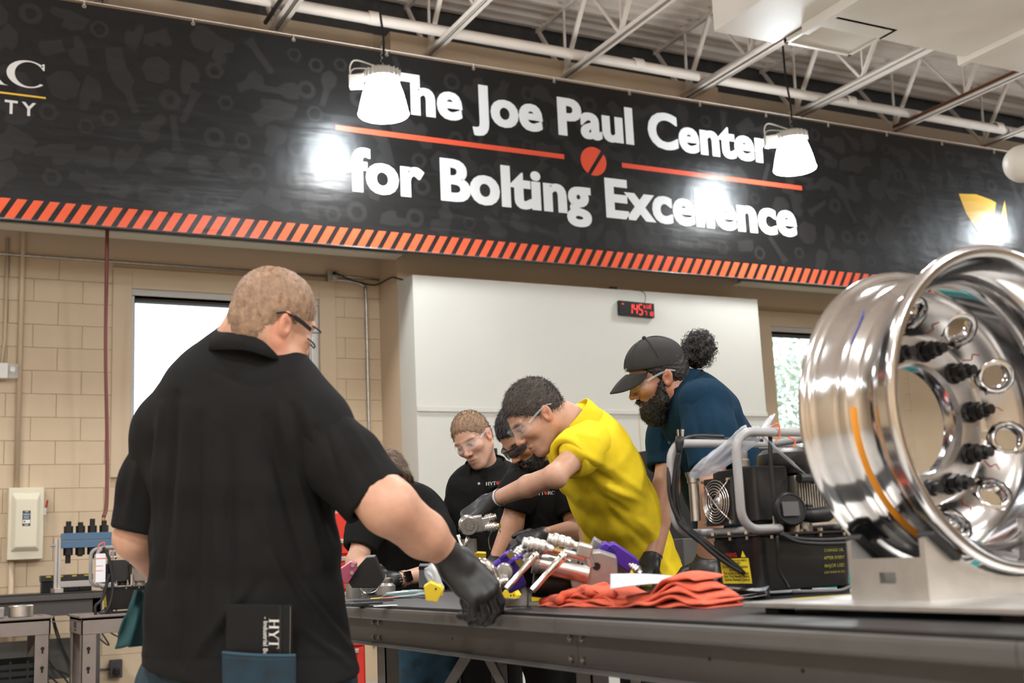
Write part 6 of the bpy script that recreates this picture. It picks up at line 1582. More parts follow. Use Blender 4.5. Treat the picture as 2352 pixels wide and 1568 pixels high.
# tool in the yellow man's hand
ht = empty('torque_wrench', P(1100,1215,4.0), 'silver torque wrench head held up in the outstretched gloved hand', 'wrench', 'hydraulic torque wrenches')
MB().lathe([(.0,.012),(.012,.012),(.012,.002),(.017,.002),(.018,.010),(.028,.010),(.031,.004),(.031,-.04),(.026,-.045),(0,-.045)], P(1077,1207,3.94), -fw+.15*RT, 30).build('drive_head', M_nick, ht, smooth=.5)
for k in range(8):
    q = P(1077,1207,3.938)+.0145*(math.cos(k*PI/4)*RT+math.sin(k*PI/4)*UP)-fw*.004; MB().cyl(q, q-fw*.004, .0035, 8).build('spline_tooth', M_tool, ht)
MB().box(P(1093,1203,3.97), (.05,.052,.035), axv(math.radians(12))).build('neck', M_tool, ht, bevel=.003)
MB().box(P(1110,1203,3.97), (.045,.045,.032), axv(math.radians(10))).build('body', M_nick, ht, bevel=.003)
knurled('hose_coupler', P(1112,1194,3.98), P(1140,1185,3.98), .017, M_chrome, ht)
knurled('hose_coupler', P(1118,1211,3.95), P(1148,1207,3.93), .015, M_chrome, ht)
MB().tube(spline([P(1140,1212,3.95),P(1128,1222,3.95),P(1122,1240,3.96),P(1126,1262,3.96)],5), .0016, 5).tube([P(1144,1210,3.93),P(1150,1222,3.93)], .0016, 5).build('wire', M_chrome, ht)
MB().tube([P(1052,1228,3.98),P(1064,1262,3.97),P(1062,1275,3.97)], .0065, 10).tube([P(1075,1232,3.97),P(1066,1262,3.97)], .0065, 10).build('fork', M_nick, ht, smooth=True)
MB().cyl(P(1074,1240,4.0), P(1076,1268,4.0), .030, 20).build('socket', M_tool, ht, smooth=.6)
# left end of the table: pink and black tool, jar, cup, wire, cards, gloves, papers
pk_ = empty('pink_tool', P(820,1345,4.3), 'black low-profile tool with a pink link plate at the left end', 'tool part')
MB().prism([(-.05,-.02),(.02,.06),(.05,.062),(.085,-.02),(.06,-.05),(-.03,-.05)], P(828,1318,4.25), unit(RT), unit(UP), fw*.045).build('body', mat('dark tool steel', (.05,.048,.046), .35, .6), pk_, bevel=.003)
MB().prism([(-.07,-.0),(-.02,.035),(.0,.03),(.002,.005),(-.03,-.045),(-.06,-.04)], P(818,1312,4.22), unit(RT), unit(UP), fw*.025).build('link_plate', mat('pink anodised', (.45,.10,.16), .35, .3), pk_, bevel=.003)
for c in ((810,1298),(808,1315)): MB().cyl(P(*c,4.218), P(*c,4.214), .007, 12).build('pin', M_tool, pk_)
wl = MB(); R = np.random.default_rng(2)
for k in range(3):
    c = P(849,1336,4.35); wl.tube([c+(.040+.002*k)*(math.cos(t)*unit(RT+.2*UP*k)+math.sin(t)*unit(UP-.1*RT*k))+fw*.006*k for t in np.linspace(.3,2*PI-.2*k,26)], .0016, 5)
tag(wl.build('wire_loop', M_steel), 'coiled loop of silver wire next to the jar at the left end', 'wire')
jr = empty('steel_jar', onZ(887,1356,ZT), 'squat grey steel jar with a screw lid near the watch', 'jar')
cj = P(887,1357,4.6); cj[2] = ZT
MB().lathe([(0,0),(.034,0),(.036,.003),(.036,.036),(.028,.044),(.026,.047),(0,.047)], cj, (0,0,1), 30).build('body', M_tool, jr, smooth=.5)
MB().lathe([(0,.047),(.026,.047),(.027,.05),(.027,.064),(.025,.067),(0,.067)], cj, (0,0,1), 30).cyl(cj+(0,0,.067), cj+(0,0,.080), .003, 8).build('lid', M_steel, jr, smooth=.5)
cc = P(812,1358,4.5); cc[2] = ZT
tag(MB().lathe([(0,.003),(.026,.003),(.028,.05),(.030,.05),(.0275,0),(0,0)], cc, (0,0,1), 26).build('steel_cup', M_tool, smooth=.5), 'small open steel cup at the far left end of the table', 'cup')
def card(px, py, w, d, m, name, label, cat, rz=0., D=None, z=0., t=.003):
    c = onZ(px, py, ZT); 
    if D: c = P(px, py, D)
    c[2] = ZT+z; a = unit((RT*math.cos(rz)+fw*math.sin(rz))*(1,1,0)); b = np.cross((0,0,1), a)
    o = MB().box(c+(0,0,t/2), (w,d,t), (a, b, np.array([0,0,1.]))).build(name, m, bevel=.0008); return tag(o, label, cat)
card(858,1362,.13,.10,mat('grey cloth', (.05,.05,.052), .9),'shop_cloth','dark grey folded shop cloth under the coloured cards','cloth',.1,4.0,.0,.008)
card(838,1368,.10,.08,M_rubber,'rubber_pad','black rubber pad lying at the left end of the table','pad',.3,3.75,.0,.006)
card(866,1355,.045,.06,M_yelp,'yellow_card','small yellow card lying on the grey cloth','card',.1,4.0,.009,.0015)
card(893,1357,.045,.07,mat('orange card', (.7,.12,.06), .5),'orange_card','small orange card lying on the grey cloth','card',-.2,4.0,.009,.0015)
card(885,1374,.07,.05,mat('white paper', (.7,.72,.76), .6),'paper_slip','white paper slip at the left end of the table','paper',.2,3.55,.0005,.0008)
# black bottle behind the wrist, box by elbow
bx_ = empty('battery_box', P(965,1340,4.2), 'small black and grey box behind the front man\'s wrist', 'box')
MB().box(P(978,1322,4.2), (.045,.075,.05), (unit(RT),unit(UP),fw)).build('body', mat('grey plastic', (.12,.12,.125), .4), bx_, bevel=.003)
MB().box(P(978,1301,4.2), (.047,.014,.052), (unit(RT),unit(UP),fw)).build('cap', M_black, bx_, bevel=.002)
# white paper towel and folded red towels
M_towel = mat('red shop towel', (.66,.105,.05), .95, var=.14, vscale=40, bump=.7, bscale=330, bdist=.004, sheen=.1)
def cloth_sheet(name, fn, nu, nv, m, parent=None, thick=.004):
    v = [fn(i/nu, j/nv) for j in range(nv+1) for i in range(nu+1)]
    f = [(j*(nu+1)+i,j*(nu+1)+i+1,(j+1)*(nu+1)+i+1,(j+1)*(nu+1)+i) for j in range(nv) for i in range(nu)]
    o = mesh_obj(name, v, f, m, parent, smooth=True); s_ = o.modifiers.new('s','SOLIDIFY'); s_.thickness = thick; return o
tw_ = empty('shop_towels', onZ(1440,1395,ZT), 'stack of folded red shop towels lying on the table edge', 'towels')
T0 = onZ(1240,1392,ZT)+0; T1 = onZ(1632,1397,ZT)
ud = unit(T1-T0); vd = unit(np.cross((0,0,1), ud)); LT = np.linalg.norm(T1-T0)
if vd@fw < 0: vd = -vd
def layer(k, u0, u1, seed, th=.011):
    R = np.random.default_rng(seed); ph = R.uniform(0,6,6)
    def hgt(u):
        # profile of the pile along its length: low crumpled left part, hump to the right
        return .016+.026*np.exp(-((u-.82)/.16)**2)+.022*np.exp(-((u-.28)/.2)**2)+.0035*math.sin(9*u+1.)
    n, mm = 56, 14; v = []
    for i in range(n+1):
        u = u0+(u1-u0)*i/n; h = hgt(u)*(k+.55)/3.0+.004*math.sin(14*u+ph[0]+k)*(.3+k*.25)+.003*math.sin(31*u+ph[1])
        dep = .075*(1+.12*math.sin(5*u+ph[2]))*(1-.10*k)
        edge = min(1., (u-u0)/.05+.05, (u1-u)/.05+.05)**.5
        r_ = th*.62*edge
        for j in range(mm):
            a = 2*PI*j/mm; ca, sa = math.cos(a), math.sin(a)
            w_ = dep*(math.copysign(abs(ca)**.35,ca))-.0 + .004*math.sin(23*u+ph[3]+k)
            zz = max(.0005, h+r_*math.copysign(abs(sa)**.8,sa)+.0025*math.sin(40*u+3*ca+ph[4]) - (.006 if ca < -.5 else 0))
            v.append(T0+ud*LT*u+vd*(w_+.062)+np.array([0,0,zz]))
    f = [(i*mm+j,i*mm+(j+1)%mm,(i+1)*mm+(j+1)%mm,(i+1)*mm+j) for i in range(n) for j in range(mm)]+[tuple(range(mm-1,-1,-1)), tuple(n*mm+j for j in range(mm))]
    return mesh_obj('towel_fold', v, f, M_towel, tw_, smooth=True, subsurf=1)
layer(0, .0, 1.0, 1); layer(1, .02, .99, 2); layer(2, .05, .965, 3); layer(3, .10, .93, 4); layer(4, .60, .90, 5)
f = Field(np.minimum(T0,T1)-(.12,.12,.01), np.maximum(T0,T1)+(.15,.15,.12), .004)
R = np.random.default_rng(6)
for k in range(13):
    u = .02+.36*R.random(); w_ = R.uniform(-.012,.10); d = ud*R.uniform(.02,.06)+vd*R.uniform(-.035,.035)+np.array([0,0,R.uniform(-.004,.01)])
    p = T0+ud*LT*u+vd*w_+np.array([0,0,.012+.030*math.exp(-((u-.26)/.15)**2)*R.uniform(.4,1)])
    f.op(rc(p-d, p+d, .009, .011), .014)
v, F = f.mesh(); v = relax(v, F, 1); v = wrinkle(v, F, .002, 120, 2); v[:,2] = np.maximum(v[:,2], ZT+.0008)
skin_obj('crumpled_fold', v, F, M_towel, tw_)
cloth_sheet('paper_towel', lambda u,w: P(1402+u*168, 1319+8*u-4*math.sin(u*3)+w*(34-22*u), 2.86-.12*w+.0*u), 18, 8, mat('white paper towel', (.50,.52,.57), .85), None, .002)
tag(bpy.data.objects['paper_towel'], 'white paper towel standing behind the red towels', 'paper towel')

# ================================================================== clock and wall fittings
ck = empty('led_clock', (6.69, YP-.03, 3.43), 'black LED wall clock with red digits on the white panel', 'clock')
kx = unit((1,0,-.028)); kz = unit((.028,0,1)); ky = np.array([0,-1.,0]); ko = np.array([6.687, YP-.02, 3.508])
MB().box(ko, (.425,.150,.04), (kx, kz, ky)).build('case', M_black, ck, bevel=.003)
M_led = mat('red LED', (.3,.01,.01), .5, emit=(1,.045,.03), estr=1.3)
def seg7(o, w, h, digs, t, name='digit'):
    S = {'0':'abcdef','1':'bc','2':'abged','3':'abgcd','4':'fgbc','5':'afgcd','6':'afgedc','7':'abc','8':'abcdefg','9':'abcdfg','T':'fged','U':'fedcb','E':'afged'}
    L = {'a':(0,h,w,h),'g':(0,h/2,w,h/2),'d':(0,0,w,0),'f':(0,h/2,0,h),'e':(0,0,0,h/2),'b':(w,h/2,w,h),'c':(w,0,w,h/2)}
    x0 = 0
    for ch in digs:
        mb = MB()
        for s_ in S[ch]:
            x0_, y0_, x1_, y1_ = L[s_]; d = np.array([x1_-x0_, y1_-y0_]); d = d/np.linalg.norm(d); g = t*.62
            a = np.array([x0_,y0_])+d*g; b = np.array([x1_,y1_])-d*g; n_ = np.array([-d[1],d[0]])*t/2
            pts = [a-d*t/2, a+n_, b+n_, b+d*t/2, b-n_, a-n_]
            mb.flat([(x0+p[0]+.06*p[1], p[1]) for p in pts], o, kx, kz)
        mb.build(name, M_led, ck); x0 += w*(1.5 if ch != '1' else 1.45)
kf = ko+ky*.0208
seg7(kf+kx*(-.105)+kz*(-.055), .042, .105, '145', .013)
seg7(kf+kx*(.083)+kz*(.018), .024, .038, 'TUE', .006); seg7(kf+kx*(.088)+kz*(-.058), .026, .042, '7', .007); seg7(kf+kx*(.135)+kz*(-.058), .024, .042, '18', .007)
MB().box(kf+kx*(-.17)+kz*.04, (.022,.010,.001), (kx,kz,ky)).build('indicator', M_led, ck)
tag(MB().tube(spline([(6.80,YP-.01,3.58),(6.815,YP-.02,3.64),(6.79,YP-.015,3.70),(6.70,YP+.02,3.722)],6), .003, 6).build('clock_cord', M_black, smooth=True), 'thin cord rising from the LED clock over the panel top', 'cord')
tag(MB().tube([(6.30,YP+.05,3.722),(6.42,YP+.04,3.722)], .006, 8).box((6.46,YP+.03,3.727),(.08,.03,.03)).build('cord_plug', M_black), 'black plug and cord lying on top of the white panel', 'plug')
def wpipe(name, pts, r, label, m=M_galv, cat='conduit'): return tag(MB().tube(pts, r, 10).build(name, m, smooth=True), label, cat)
zc0 = onY(45,588,YW)[2]; ob = onY(760,637,YW)
wpipe('conduit', [(-1,YW-.035,zc0+.01),(.9,YW-.035,zc0),(ob[0]-.03,YW-.035,ob[2])], .0125, 'thin steel conduit running along the block wall above the left window')
wpipe('conduit', [(ob[0]+.03,YW-.035,ob[2]+.012),(XP0-.01,YW-.035,ob[2]-.0)], .0125, 'short steel conduit from the wall outlet to the corner')
c1 = onY(838,700,YW); zt = ob[2]-.03
wpipe('conduit', spline([(ob[0]+.03,YW-.035,zt),(c1[0]-.16,YW-.035,zt-.004),(c1[0]-.03,YW-.035,zt-.04),(c1[0],YW-.035,zt-.16),(c1[0],YW-.035,2.6),(c1[0],YW-.035,.3)],5), .0125, 'steel conduit bending down the wall beside the white panel')
oe = empty('wall_outlet', ob, 'grey metal outlet box on the conduit above the left window', 'outlet')
MB().box(ob+(0,-.035,0), (.105,.06,.105)).build('box', M_galv, oe, bevel=.004)
MB().box(ob+(.012,-.067,-.02), (.03,.006,.03)).build('socket', mat('pale socket', (.5,.48,.45), .5), oe, bevel=.002)
MB().box(ob+(.012,-.07,.025), (.035,.03,.03)).build('plug', M_black, oe, bevel=.004)
wpipe('extension_cord', spline([ob+(.03,-.08,.025),ob+(.2,-.06,-.03),ob+(.4,-.05,-.06),(XP0-.03,YW-.08,ob[2]-.05),(XP0-.012,10.55,3.80),(XP0-.02,10.42,3.77),(XP0+.04,10.36,3.74)],6), .007, 'black cord running from the outlet box to the panel top', M_black, 'cord')
pl_ = onY(40,1000,YW)
wpipe('wall_pipe', [(pl_[0],YW-.03,6.0),(pl_[0],YW-.03,1.83)], .022, 'pale painted pipe running down the block wall at the far left', M_wall2, 'pipe')
wpipe('wall_pipe', [(pl_[0]-.02,YW-.03,1.25),(pl_[0]-.02,YW-.03,.0)], .022, 'pale painted pipe below the switch box', M_wall2, 'pipe')
pq = onY(4,700,YW); wpipe('wall_pipe', [(pq[0]+.03,YW-.03,4.0),(pq[0]+.03,YW-.03,3.1),(pq[0],YW-.03,2.75)], .014, 'thin pale conduit dropping to the emergency light', M_wall2, 'pipe')
el = onY(10,855,YW); ee = empty('emergency_light', el, 'white emergency light with a clear lens at the left edge', 'light')
MB().box(el+(-.05,-.06,0), (.14,.10,.13)).build('housing', mat('white plastic', (.75,.73,.68), .4), ee, bevel=.004)
MB().box(el+(.06,-.05,0), (.085,.09,.125)).build('lens', mat('clear prism lens', (.9,.9,.9), .08, alpha=.35, spec=1.), ee, bevel=.004)
MB().cyl(el+(.06,-.05,.02), el+(.06,-.02,.02), .022, 14).build('bulb', M_chrome, ee)
# safety switch
sw = empty('safety_switch', (.99, YW-.06, 1.235), 'beige metal safety switch box with ON and OFF label on the block wall', 'switch box')
M_sw = mat('beige switch enamel', (.70,.64,.50), .4)
x0,x1,z0,z1 = .853,1.128,1.238,1.832
MB().bb((x0,YW-.11,z0),(x1,YW-.008,z1)).build('box', M_sw, sw, bevel=.006)
ya_, yb_ = YW-.111, YW-.155
a = [(x0+.025,z0+.065),(x1-.03,z0+.065),(x1-.03,z1-.045),(x0+.025,z1-.045)]; b = [(x0+.055,z0+.10),(x1-.055,z0+.10),(x1-.055,z1-.10),(x0+.055,z1-.10)]
v = [(p,ya_,q) for p,q in a]+[(p,yb_,q) for p,q in b]
mesh_obj('raised_cover', v, [(4,5,6,7)]+[(i,(i+1)%4,4+(i+1)%4,4+i) for i in range(4)], M_sw, sw, bevel=.008)
lx_, lz_ = .99, 1.575
lb = MB().bb((lx_-.031,yb_-.002,lz_-.063),(lx_+.031,yb_,lz_+.063)).build('label_plate', mat('label black', (.03,.028,.03), .5), sw)
for s_, zz in (('ON',lz_+.048),('OFF',lz_-.060)):
    v, f = put_text(s_, (lx_, yb_-.0028, zz), ex, ez, height=.013, bold=.02); mesh_obj('label_text', v, f, mat('label white', (.75,.75,.72), .5), lb)
MB().bb((lx_-.031,yb_-.0026,lz_+.027),(lx_+.031,yb_-.002,lz_+.038)).build('blue_band', mat('label blue', (.03,.25,.5), .5), lb)
v, f = put_text('SIEMENS', (lx_, yb_-.003, lz_+.029), ex, ez, width=.045, bold=.02); mesh_obj('label_text', v, f, MATS['label white'], lb)
MB().bb((lx_-.028,yb_-.0026,lz_-.042),(lx_+.028,yb_-.002,lz_-.012)).build('pictogram', MATS['label white'], lb)
MB().cyl((lx_-.015,yb_-.003,lz_-.027),(lx_-.015,yb_-.0028,lz_-.027),.007,12).build('pictogram_dot', MATS['label black'], lb)
for k in range(3):
    MB().bb((lx_-.022,yb_-.003,lz_+.016-.009*k),(lx_+.022-.006*(k%2),yb_-.0026,lz_+.019-.009*k)).build('label_line', MATS['label white'], lb)
MB().bb((x1,YW-.09,1.60),(x1+.02,YW-.03,1.665)).build('handle_hub', M_galv, sw)
MB().beam((x1+.024,YW-.06,1.665),(x1+.03,YW-.09,1.725), .014,.012).build('handle', mat('red handle', (.5,.03,.02), .4), sw, bevel=.002)
MB().beam((x1+.018,YW-.06,1.51),(x1+.022,YW-.06,1.66), .004,.006).build('lock_bar', M_galv, sw)
# red air hose hanging by the window
hx = [onY(246,545,10.2), onY(243,800,10.3), onY(246,1000,10.35), onY(245,1150,10.3), onY(238,1188,10.25)]
hz = empty('air_hose', hx[-1], 'long red-brown air hose hanging from the girder by the window', 'hose')
MB().tube(spline([hx[0]+(0,0,.5)]+hx,8), .016, 10).build('hose', mat('red rubber hose', (.16,.045,.035), .5), hz, smooth=True)
MB().cyl(hx[-1], hx[-1]+(-.004,0,-.07), .014, 12).build('brass_fitting', mat('brass', (.55,.36,.16), .3, 1.), hz)
MB().cyl(hx[-1]+(-.004,0,-.07), hx[-1]+(-.012,0,-.13), .018, 12).build('coupling', M_steel, hz)

# ================================================================== bench at the back wall
YF = 9.62
be = empty('wall_bench', (.4, YF+.4, 0), 'long grey steel bench standing along the block wall at the left', 'bench')
bxr = onY(240,1356,YF)[0]
MB().bb((-2.5,YF,.955),(bxr,YF+.76,.967)).build('top', M_mat, be)
MB().bb((-2.5,YF-.004,.915),(bxr,YF+.02,.955)).build('front_lip', M_tgrey, be, bevel=.003)
MB().bb((-2.5,YF+.03,.80),(bxr-.01,YF+.05,.915)).build('apron', M_tgrey, be)
MB().bb((-2.5,YF+.35,.32),(bxr,YF+.37,.62)).build('modesty_panel', M_tgrey, be)
for xx in (bxr-.05, -.3, -2.3):
    for yy in (YF+.06, YF+.68): MB().bb((xx-.03,yy-.03,0),(xx+.03,yy+.03,.915)).build('leg', M_tgrey, be)
for xx in (.78, .77): pass
for zz in (.885,.835): MB().hexa((.70,YF+.03,zz),(.70,YF+.024,zz),.008).build('bolt', M_bolt, be)
tag(MB().tube([(bxr-.6,YF+.02,.76),(bxr+.3,YF+.02,.76)],.004,6).build('bench_wire', M_steel), 'thin wire shelf rod under the back bench', 'rod')
# blue manifold on an aluminium frame
mf = empty('bolt_test_frame', (1.0,YF+.2,.967), 'blue steel block with four black bolts on an aluminium frame', 'test rig')
Ym = YF+.16
def mx(px, py): q = onY(px, py, Ym); return q
A0, A1 = mx(133,1240), mx(258,1235)
M_ext = mat('extruded aluminium', (.55,.52,.49), .35, .8)
for q in (A0, A1):
    for dx in (-.013, .013): MB().bb((q[0]+dx-.011,Ym-.02,.985),(q[0]+dx+.011,Ym+.02,q[2]+.01)).build('upright', M_ext, mf, bevel=.002)
    MB().cyl((q[0]-.02,Ym-.02,q[2]-.04),(q[0]-.055 if q is A0 else q[0]+.055,Ym-.02,q[2]-.04),.010,10).build('knob', M_galv, mf)
    MB().bb((q[0]-.03,Ym-.14,.967),(q[0]+.03,Ym+.14,1.0)).build('foot_rail', M_ext, mf, bevel=.002)
MB().bb((A0[0],Ym-.015,1.005),(A1[0],Ym+.015,1.05)).build('cross_bar', M_ext, mf, bevel=.002)
b0, b1 = mx(141,1225), mx(254,1255)
M_blue = mat('blue paint', (.075,.15,.25), .45)
MB().bb((b0[0],Ym-.05,b1[2]),(b1[0],Ym+.05,(b0[2]+b1[2])/2-.002)).build('block_half', M_blue, mf, bevel=.003)
MB().bb((b0[0],Ym-.05,(b0[2]+b1[2])/2+.002),(b1[0],Ym+.05,b0[2])).build('block_half', M_blue, mf, bevel=.003)
for k in range(4):
    xx = b0[0]+(b1[0]-b0[0])*(.14+.24*k); h = (.06,.045,.085,.06)[k]
    bt = MB().hexa((xx,Ym,b0[2]),(xx,Ym,b0[2]+.055),.035).build('nut', M_lug, mf, bevel=.002); MB().cyl((xx,Ym,b0[2]+.055),(xx,Ym,b0[2]+.055+h*.6),.020,14).build('stud_end', M_lug, bt)
    bt = MB().hexa((xx,Ym,b1[2]),(xx,Ym,b1[2]-.055),.036).build('nut', M_lug, mf, bevel=.002); MB().cyl((xx,Ym,b1[2]-.055),(xx,Ym,b1[2]-.055-(.06,.01,.03,.02)[k]),.020,14).build('stud_end', M_lug, bt)
# black battery chargers at the back of the bench
for k, px in enumerate((108, 136, 167, 195)):
    q = onY(px, 1348, YF+.45); e = empty('charger', (q[0],YF+.45,.967), '%s black charger box from the left on the back bench' % ['first','second','third','last'][k], 'charger', 'black chargers on the back bench')
    MB().bb((q[0]-.045,YF+.40,.967),(q[0]+.045,YF+.5,1.05)).build('base', M_black, e, bevel=.004)
    MB().bb((q[0]-.052,YF+.39,1.05),(q[0]+.052,YF+.51,1.10)).build('battery', mat('dark grey plastic', (.03,.03,.03), .45), e, bevel=.006)
    MB().bb((q[0]-.015,YF+.388,1.083),(q[0]+.02,YF+.39,1.093)).build('sticker', M_yelp, e)
# ------------------------------------------------------------------ carts with pump and parts
M_cart = mat('grey-brown cart plastic', (.20,.165,.145), .6, var=.08, vscale=12, bump=.2, bscale=160)
def cart(x0, x1, y0, y1, zt, label):
    e = empty('utility_cart', ((x0+x1)/2,(y0+y1)/2,0), label, 'cart', 'grey plastic utility carts')
    mb = MB(); t = .012
    MB().bb((x0,y0,zt-.03),(x1,y1,zt-.018)).build('tray', M_cart, e)
    for a, b in (((x0-.015,y0-.015,zt-.014),(x1+.015,y0+.03,zt)),((x0-.015,y1-.03,zt-.014),(x1+.015,y1+.015,zt)),((x0-.015,y0,zt-.014),(x0+.03,y1,zt)),((x1-.03,y0,zt-.014),(x1+.015,y1,zt))): mb.bb(a, b)
    mb.bb((x0+.02,y0+.02,zt-.016),(x1-.02,y1-.02,zt-.004))
    mb.build('top_rim', M_cart, e, bevel=.003)
    s_ = MB().bb((x0,y0,zt-.115),(x1,y0+t,zt-.014)).bb((x0,y1-t,zt-.115),(x1,y1,zt-.014)).bb((x0,y0,zt-.115),(x0+t,y1,zt-.014)).bb((x1-t,y0,zt-.115),(x1,y1,zt-.014)); s_.build('skirt', M_cart, e, bevel=.002)
    for X in (x0, x1):
        for Y in (y0, y1):
            sx = 1 if X == x0 else -1; sy = 1 if Y == y0 else -1
            l = MB().bb((X+sx*.004,Y+sy*.004,.12),(X+sx*.092,Y+sy*.014,zt-.1)).bb((X+sx*.004,Y+sy*.004,.12),(X+sx*.014,Y+sy*.08,zt-.1)).build('leg', M_cart, e, bevel=.003)
            for zz in (.64,.52,.40): MB().cyl((X+sx*.046,Y+sy*.0035,zz),(X+sx*.046,Y+sy*.0025,zz),.012,14).bb((X+sx*.046-.006,Y+sy*.0025-.0004,zz-.03),(X+sx*.046+.006,Y+sy*.0025+.0004,zz)).build('keyhole', M_black, l)
            MB().cyl((X+sx*.04,Y+sy*.04,.06),(X+sx*.04+.03,Y+sy*.04,.06),.06,18).build('caster', M_rubber, e)
            MB().cyl((X+sx*.045,Y+sy*.04,.09),(X+sx*.045,Y+sy*.04,.13),.012,8).build('caster_stem', M_galv, e)
    MB().bb((x0,y0,.25),(x1,y1,.28)).bb((x0,y0,.28),(x1,y0+.012,.33)).bb((x0,y1-.012,.28),(x1,y1,.33)).build('lower_tray', M_cart, e)
    return e
zk = .842
q0 = onZ(187,1414,zk); cart(q0[0], q0[0]+.95, q0[1], q0[1]+.55, zk, 'grey plastic cart carrying the small black pump')
q1 = onZ(117,1414,zk); cart(q1[0]-.95, q1[0], q1[1], q1[1]+.5, zk, 'grey plastic cart at the left edge holding loose steel parts')
MB().bb((q0[0]-.002,q0[1]+.22,zk-.08),(q0[0],q0[1]+.34,zk-.045)).bb((q0[0]-.002,q0[1]+.22,zk-.10),(q0[0],q0[1]+.34,zk-.09)).build('worn_print', MATS['dark grey plastic'], bpy.data.objects['utility_cart'])
# second pump is a copy of the first
e2 = copy_tree(p1); e2.location = (q0[0]+.17, q0[1]+.14, zk); e2['label'] = 'black hydraulic pump with a grey tube cage on the plastic cart'
o2 = np.array(e2.location)
tg = empty('pump_tag', o2+(-.07,-.03,.25), 'white paper instruction tag tied to the cage of the cart pump', 'tag')
MB().bb(o2+(-.075,-.04,.20),o2+(-.015,-.038,.38)).build('paper', mat('tag paper', (.72,.72,.75), .6), tg)
MB().bb(o2+(-.075,-.0405,.345),o2+(-.015,-.04,.352)).bb(o2+(-.075,-.0405,.30),o2+(-.03,-.04,.304)).bb(o2+(-.075,-.0405,.27),o2+(-.03,-.04,.274)).build('print', mat('tag print', (.6,.15,.1), .6), tg)
MB().tube(spline([o2+(-.045,-.03,.39),o2+(-.06,-.03,.43),o2+(-.02,-.03,.45),o2+(-.04,-.03,.40),o2+(-.075,-.03,.37)],5),.0035,6).build('orange_tie', MATS['orange tie'], tg)
tag(MB().tube(spline([o2+(-.03,-.035,.42),o2+(0.01,-.04,.33),o2+(.03,-.04,.15),o2+(.0,-.05,.03),o2+(-.06,-.05,-.02),o2+(-.075,-.05,.05),o2+(-.03,-.04,.1),o2+(.01,-.04,.25)],7),.010,8).build('pump_cable', M_rubber, smooth=True), 'black cable looped over the cage of the cart pump', 'cable')
card_ = MB().bb(o2+(-.02,-.03,0),o2+(.36,.25,.006)).build('drip_mat', M_rubber); tag(card_, 'thin black mat under the pump on the cart', 'mat')
e2.location.z += .006
# loose parts on the left cart
def cyl_thing(name, c, ax, r, h, m, label, cat): return tag(MB().lathe([(0,0),(r*.94,0),(r,.004),(r,h-.004),(r*.94,h),(r*.5,h),(r*.48,h-.006),(0,h-.006)], c, ax, 24).build(name, m, smooth=.5), label, cat)
c = onZ(88,1412,zk)
cyl_thing('steel_ring', (q1[0]-.17,q1[1]+.12,zk), (0,0,1), .075, .075, M_nick, 'short steel ring at the right end of the left cart', 'ring')
bl_ = MB().bb((q1[0]-.52,q1[1]+.10,zk),(q1[0]-.27,q1[1]+.18,zk+.07)).build('steel_bar', M_tool, bevel=.006); tag(bl_, 'dark steel bar lying on the left cart', 'bar')
cyl_thing('steel_ring', (q1[0]-.42,q1[1]+.30,zk), (0,0,1), .09, .13, M_nick, 'taller steel ring standing behind the bar on the left cart', 'ring')
sd = empty('screwdriver', (q1[0]-.42,q1[1]+.13,zk+.07), 'purple-handled tool lying on the steel bar on the left cart', 'screwdriver')
MB().tube([(q1[0]-.44,q1[1]+.12,zk+.095),(q1[0]-.36,q1[1]+.13,zk+.11),(q1[0]-.31,q1[1]+.135,zk+.12)], [.018,.026,.020], 12).build('handle', M_purple, sd, smooth=True)
MB().cyl((q1[0]-.44,q1[1]+.12,zk+.095),(q1[0]-.75,q1[1]+.08,zk+.085), .008, 10).build('shaft', M_steel, sd)
# black crate on the lower shelf of the left cart
cr = empty('plastic_crate', (q1[0]-.35,q1[1]+.2,.285), 'black slatted plastic crate on the lower shelf of the left cart', 'crate')
xa0, xa1, yb0, yb1 = q1[0]-.75, q1[0]-.02, q1[1]+.03, q1[1]+.42
for k in range(6):
    zz = .30+.045*k
    MB().bb((xa0,yb0,zz),(xa1,yb0+.012,zz+.028)).build('slat', M_black, cr); MB().bb((xa1-.012,yb0,zz),(xa1,yb1,zz+.028)).build('slat', M_black, cr)
for xx in np.linspace(xa0, xa1-.012, 8): MB().bb((xx,yb0+.002,.285),(xx+.012,yb0+.010,.57)).build('rib', M_black, cr)
MB().bb((xa0,yb0,.285),(xa1,yb1,.295)).bb((xa0,yb1-.012,.285),(xa1,yb1,.57)).build('tub', M_black, cr)
# cables under the bench and the floor outlet
R = np.random.default_rng(21)
for k in range(7):
    x0 = q1[0]+.02+.03*k; pts = [(x0,YF+.3,.95),(x0+.02*R.normal(),YF+.2,.75),(x0+.05*R.normal(),YF+.2,.5),(x0+.15+.05*R.normal(),YF+.2,.3),(x0+.3,YF+.2,.05)]
    tag(MB().tube(spline(pts,6), .007, 6).build('bench_cable', M_rubber, smooth=True), 'black cable drooping under the back bench between the carts', 'cable', 'black cables under the back bench')
for k in range(3):
    x0 = q0[0]+.25+.1*k; pts = [(x0-.05,YF+.3,.95),(x0+.05,YF+.2,.7),(x0+.2,YF+.2,.55+.05*k),(x0+.12,YF+.25,.75),(x0+.3,YF+.3,.93)]
    tag(MB().tube(spline(pts,6), .006, 6).build('bench_cable', M_rubber, smooth=True), 'thin black cable looping under the bench behind the pump cart', 'cable', 'thin looped cables behind the pump cart')
q = onY(266,1535,YW-.05)
oo = empty('wall_outlet', q, 'dark outlet box low on the block wall behind the pump cart', 'outlet')
MB().box(q, (.10,.06,.15)).build('box', M_darkgap, oo, bevel=.004); MB().box(q+(0,-.05,-.02),(.05,.06,.06)).build('plug', M_black, oo, bevel=.01)
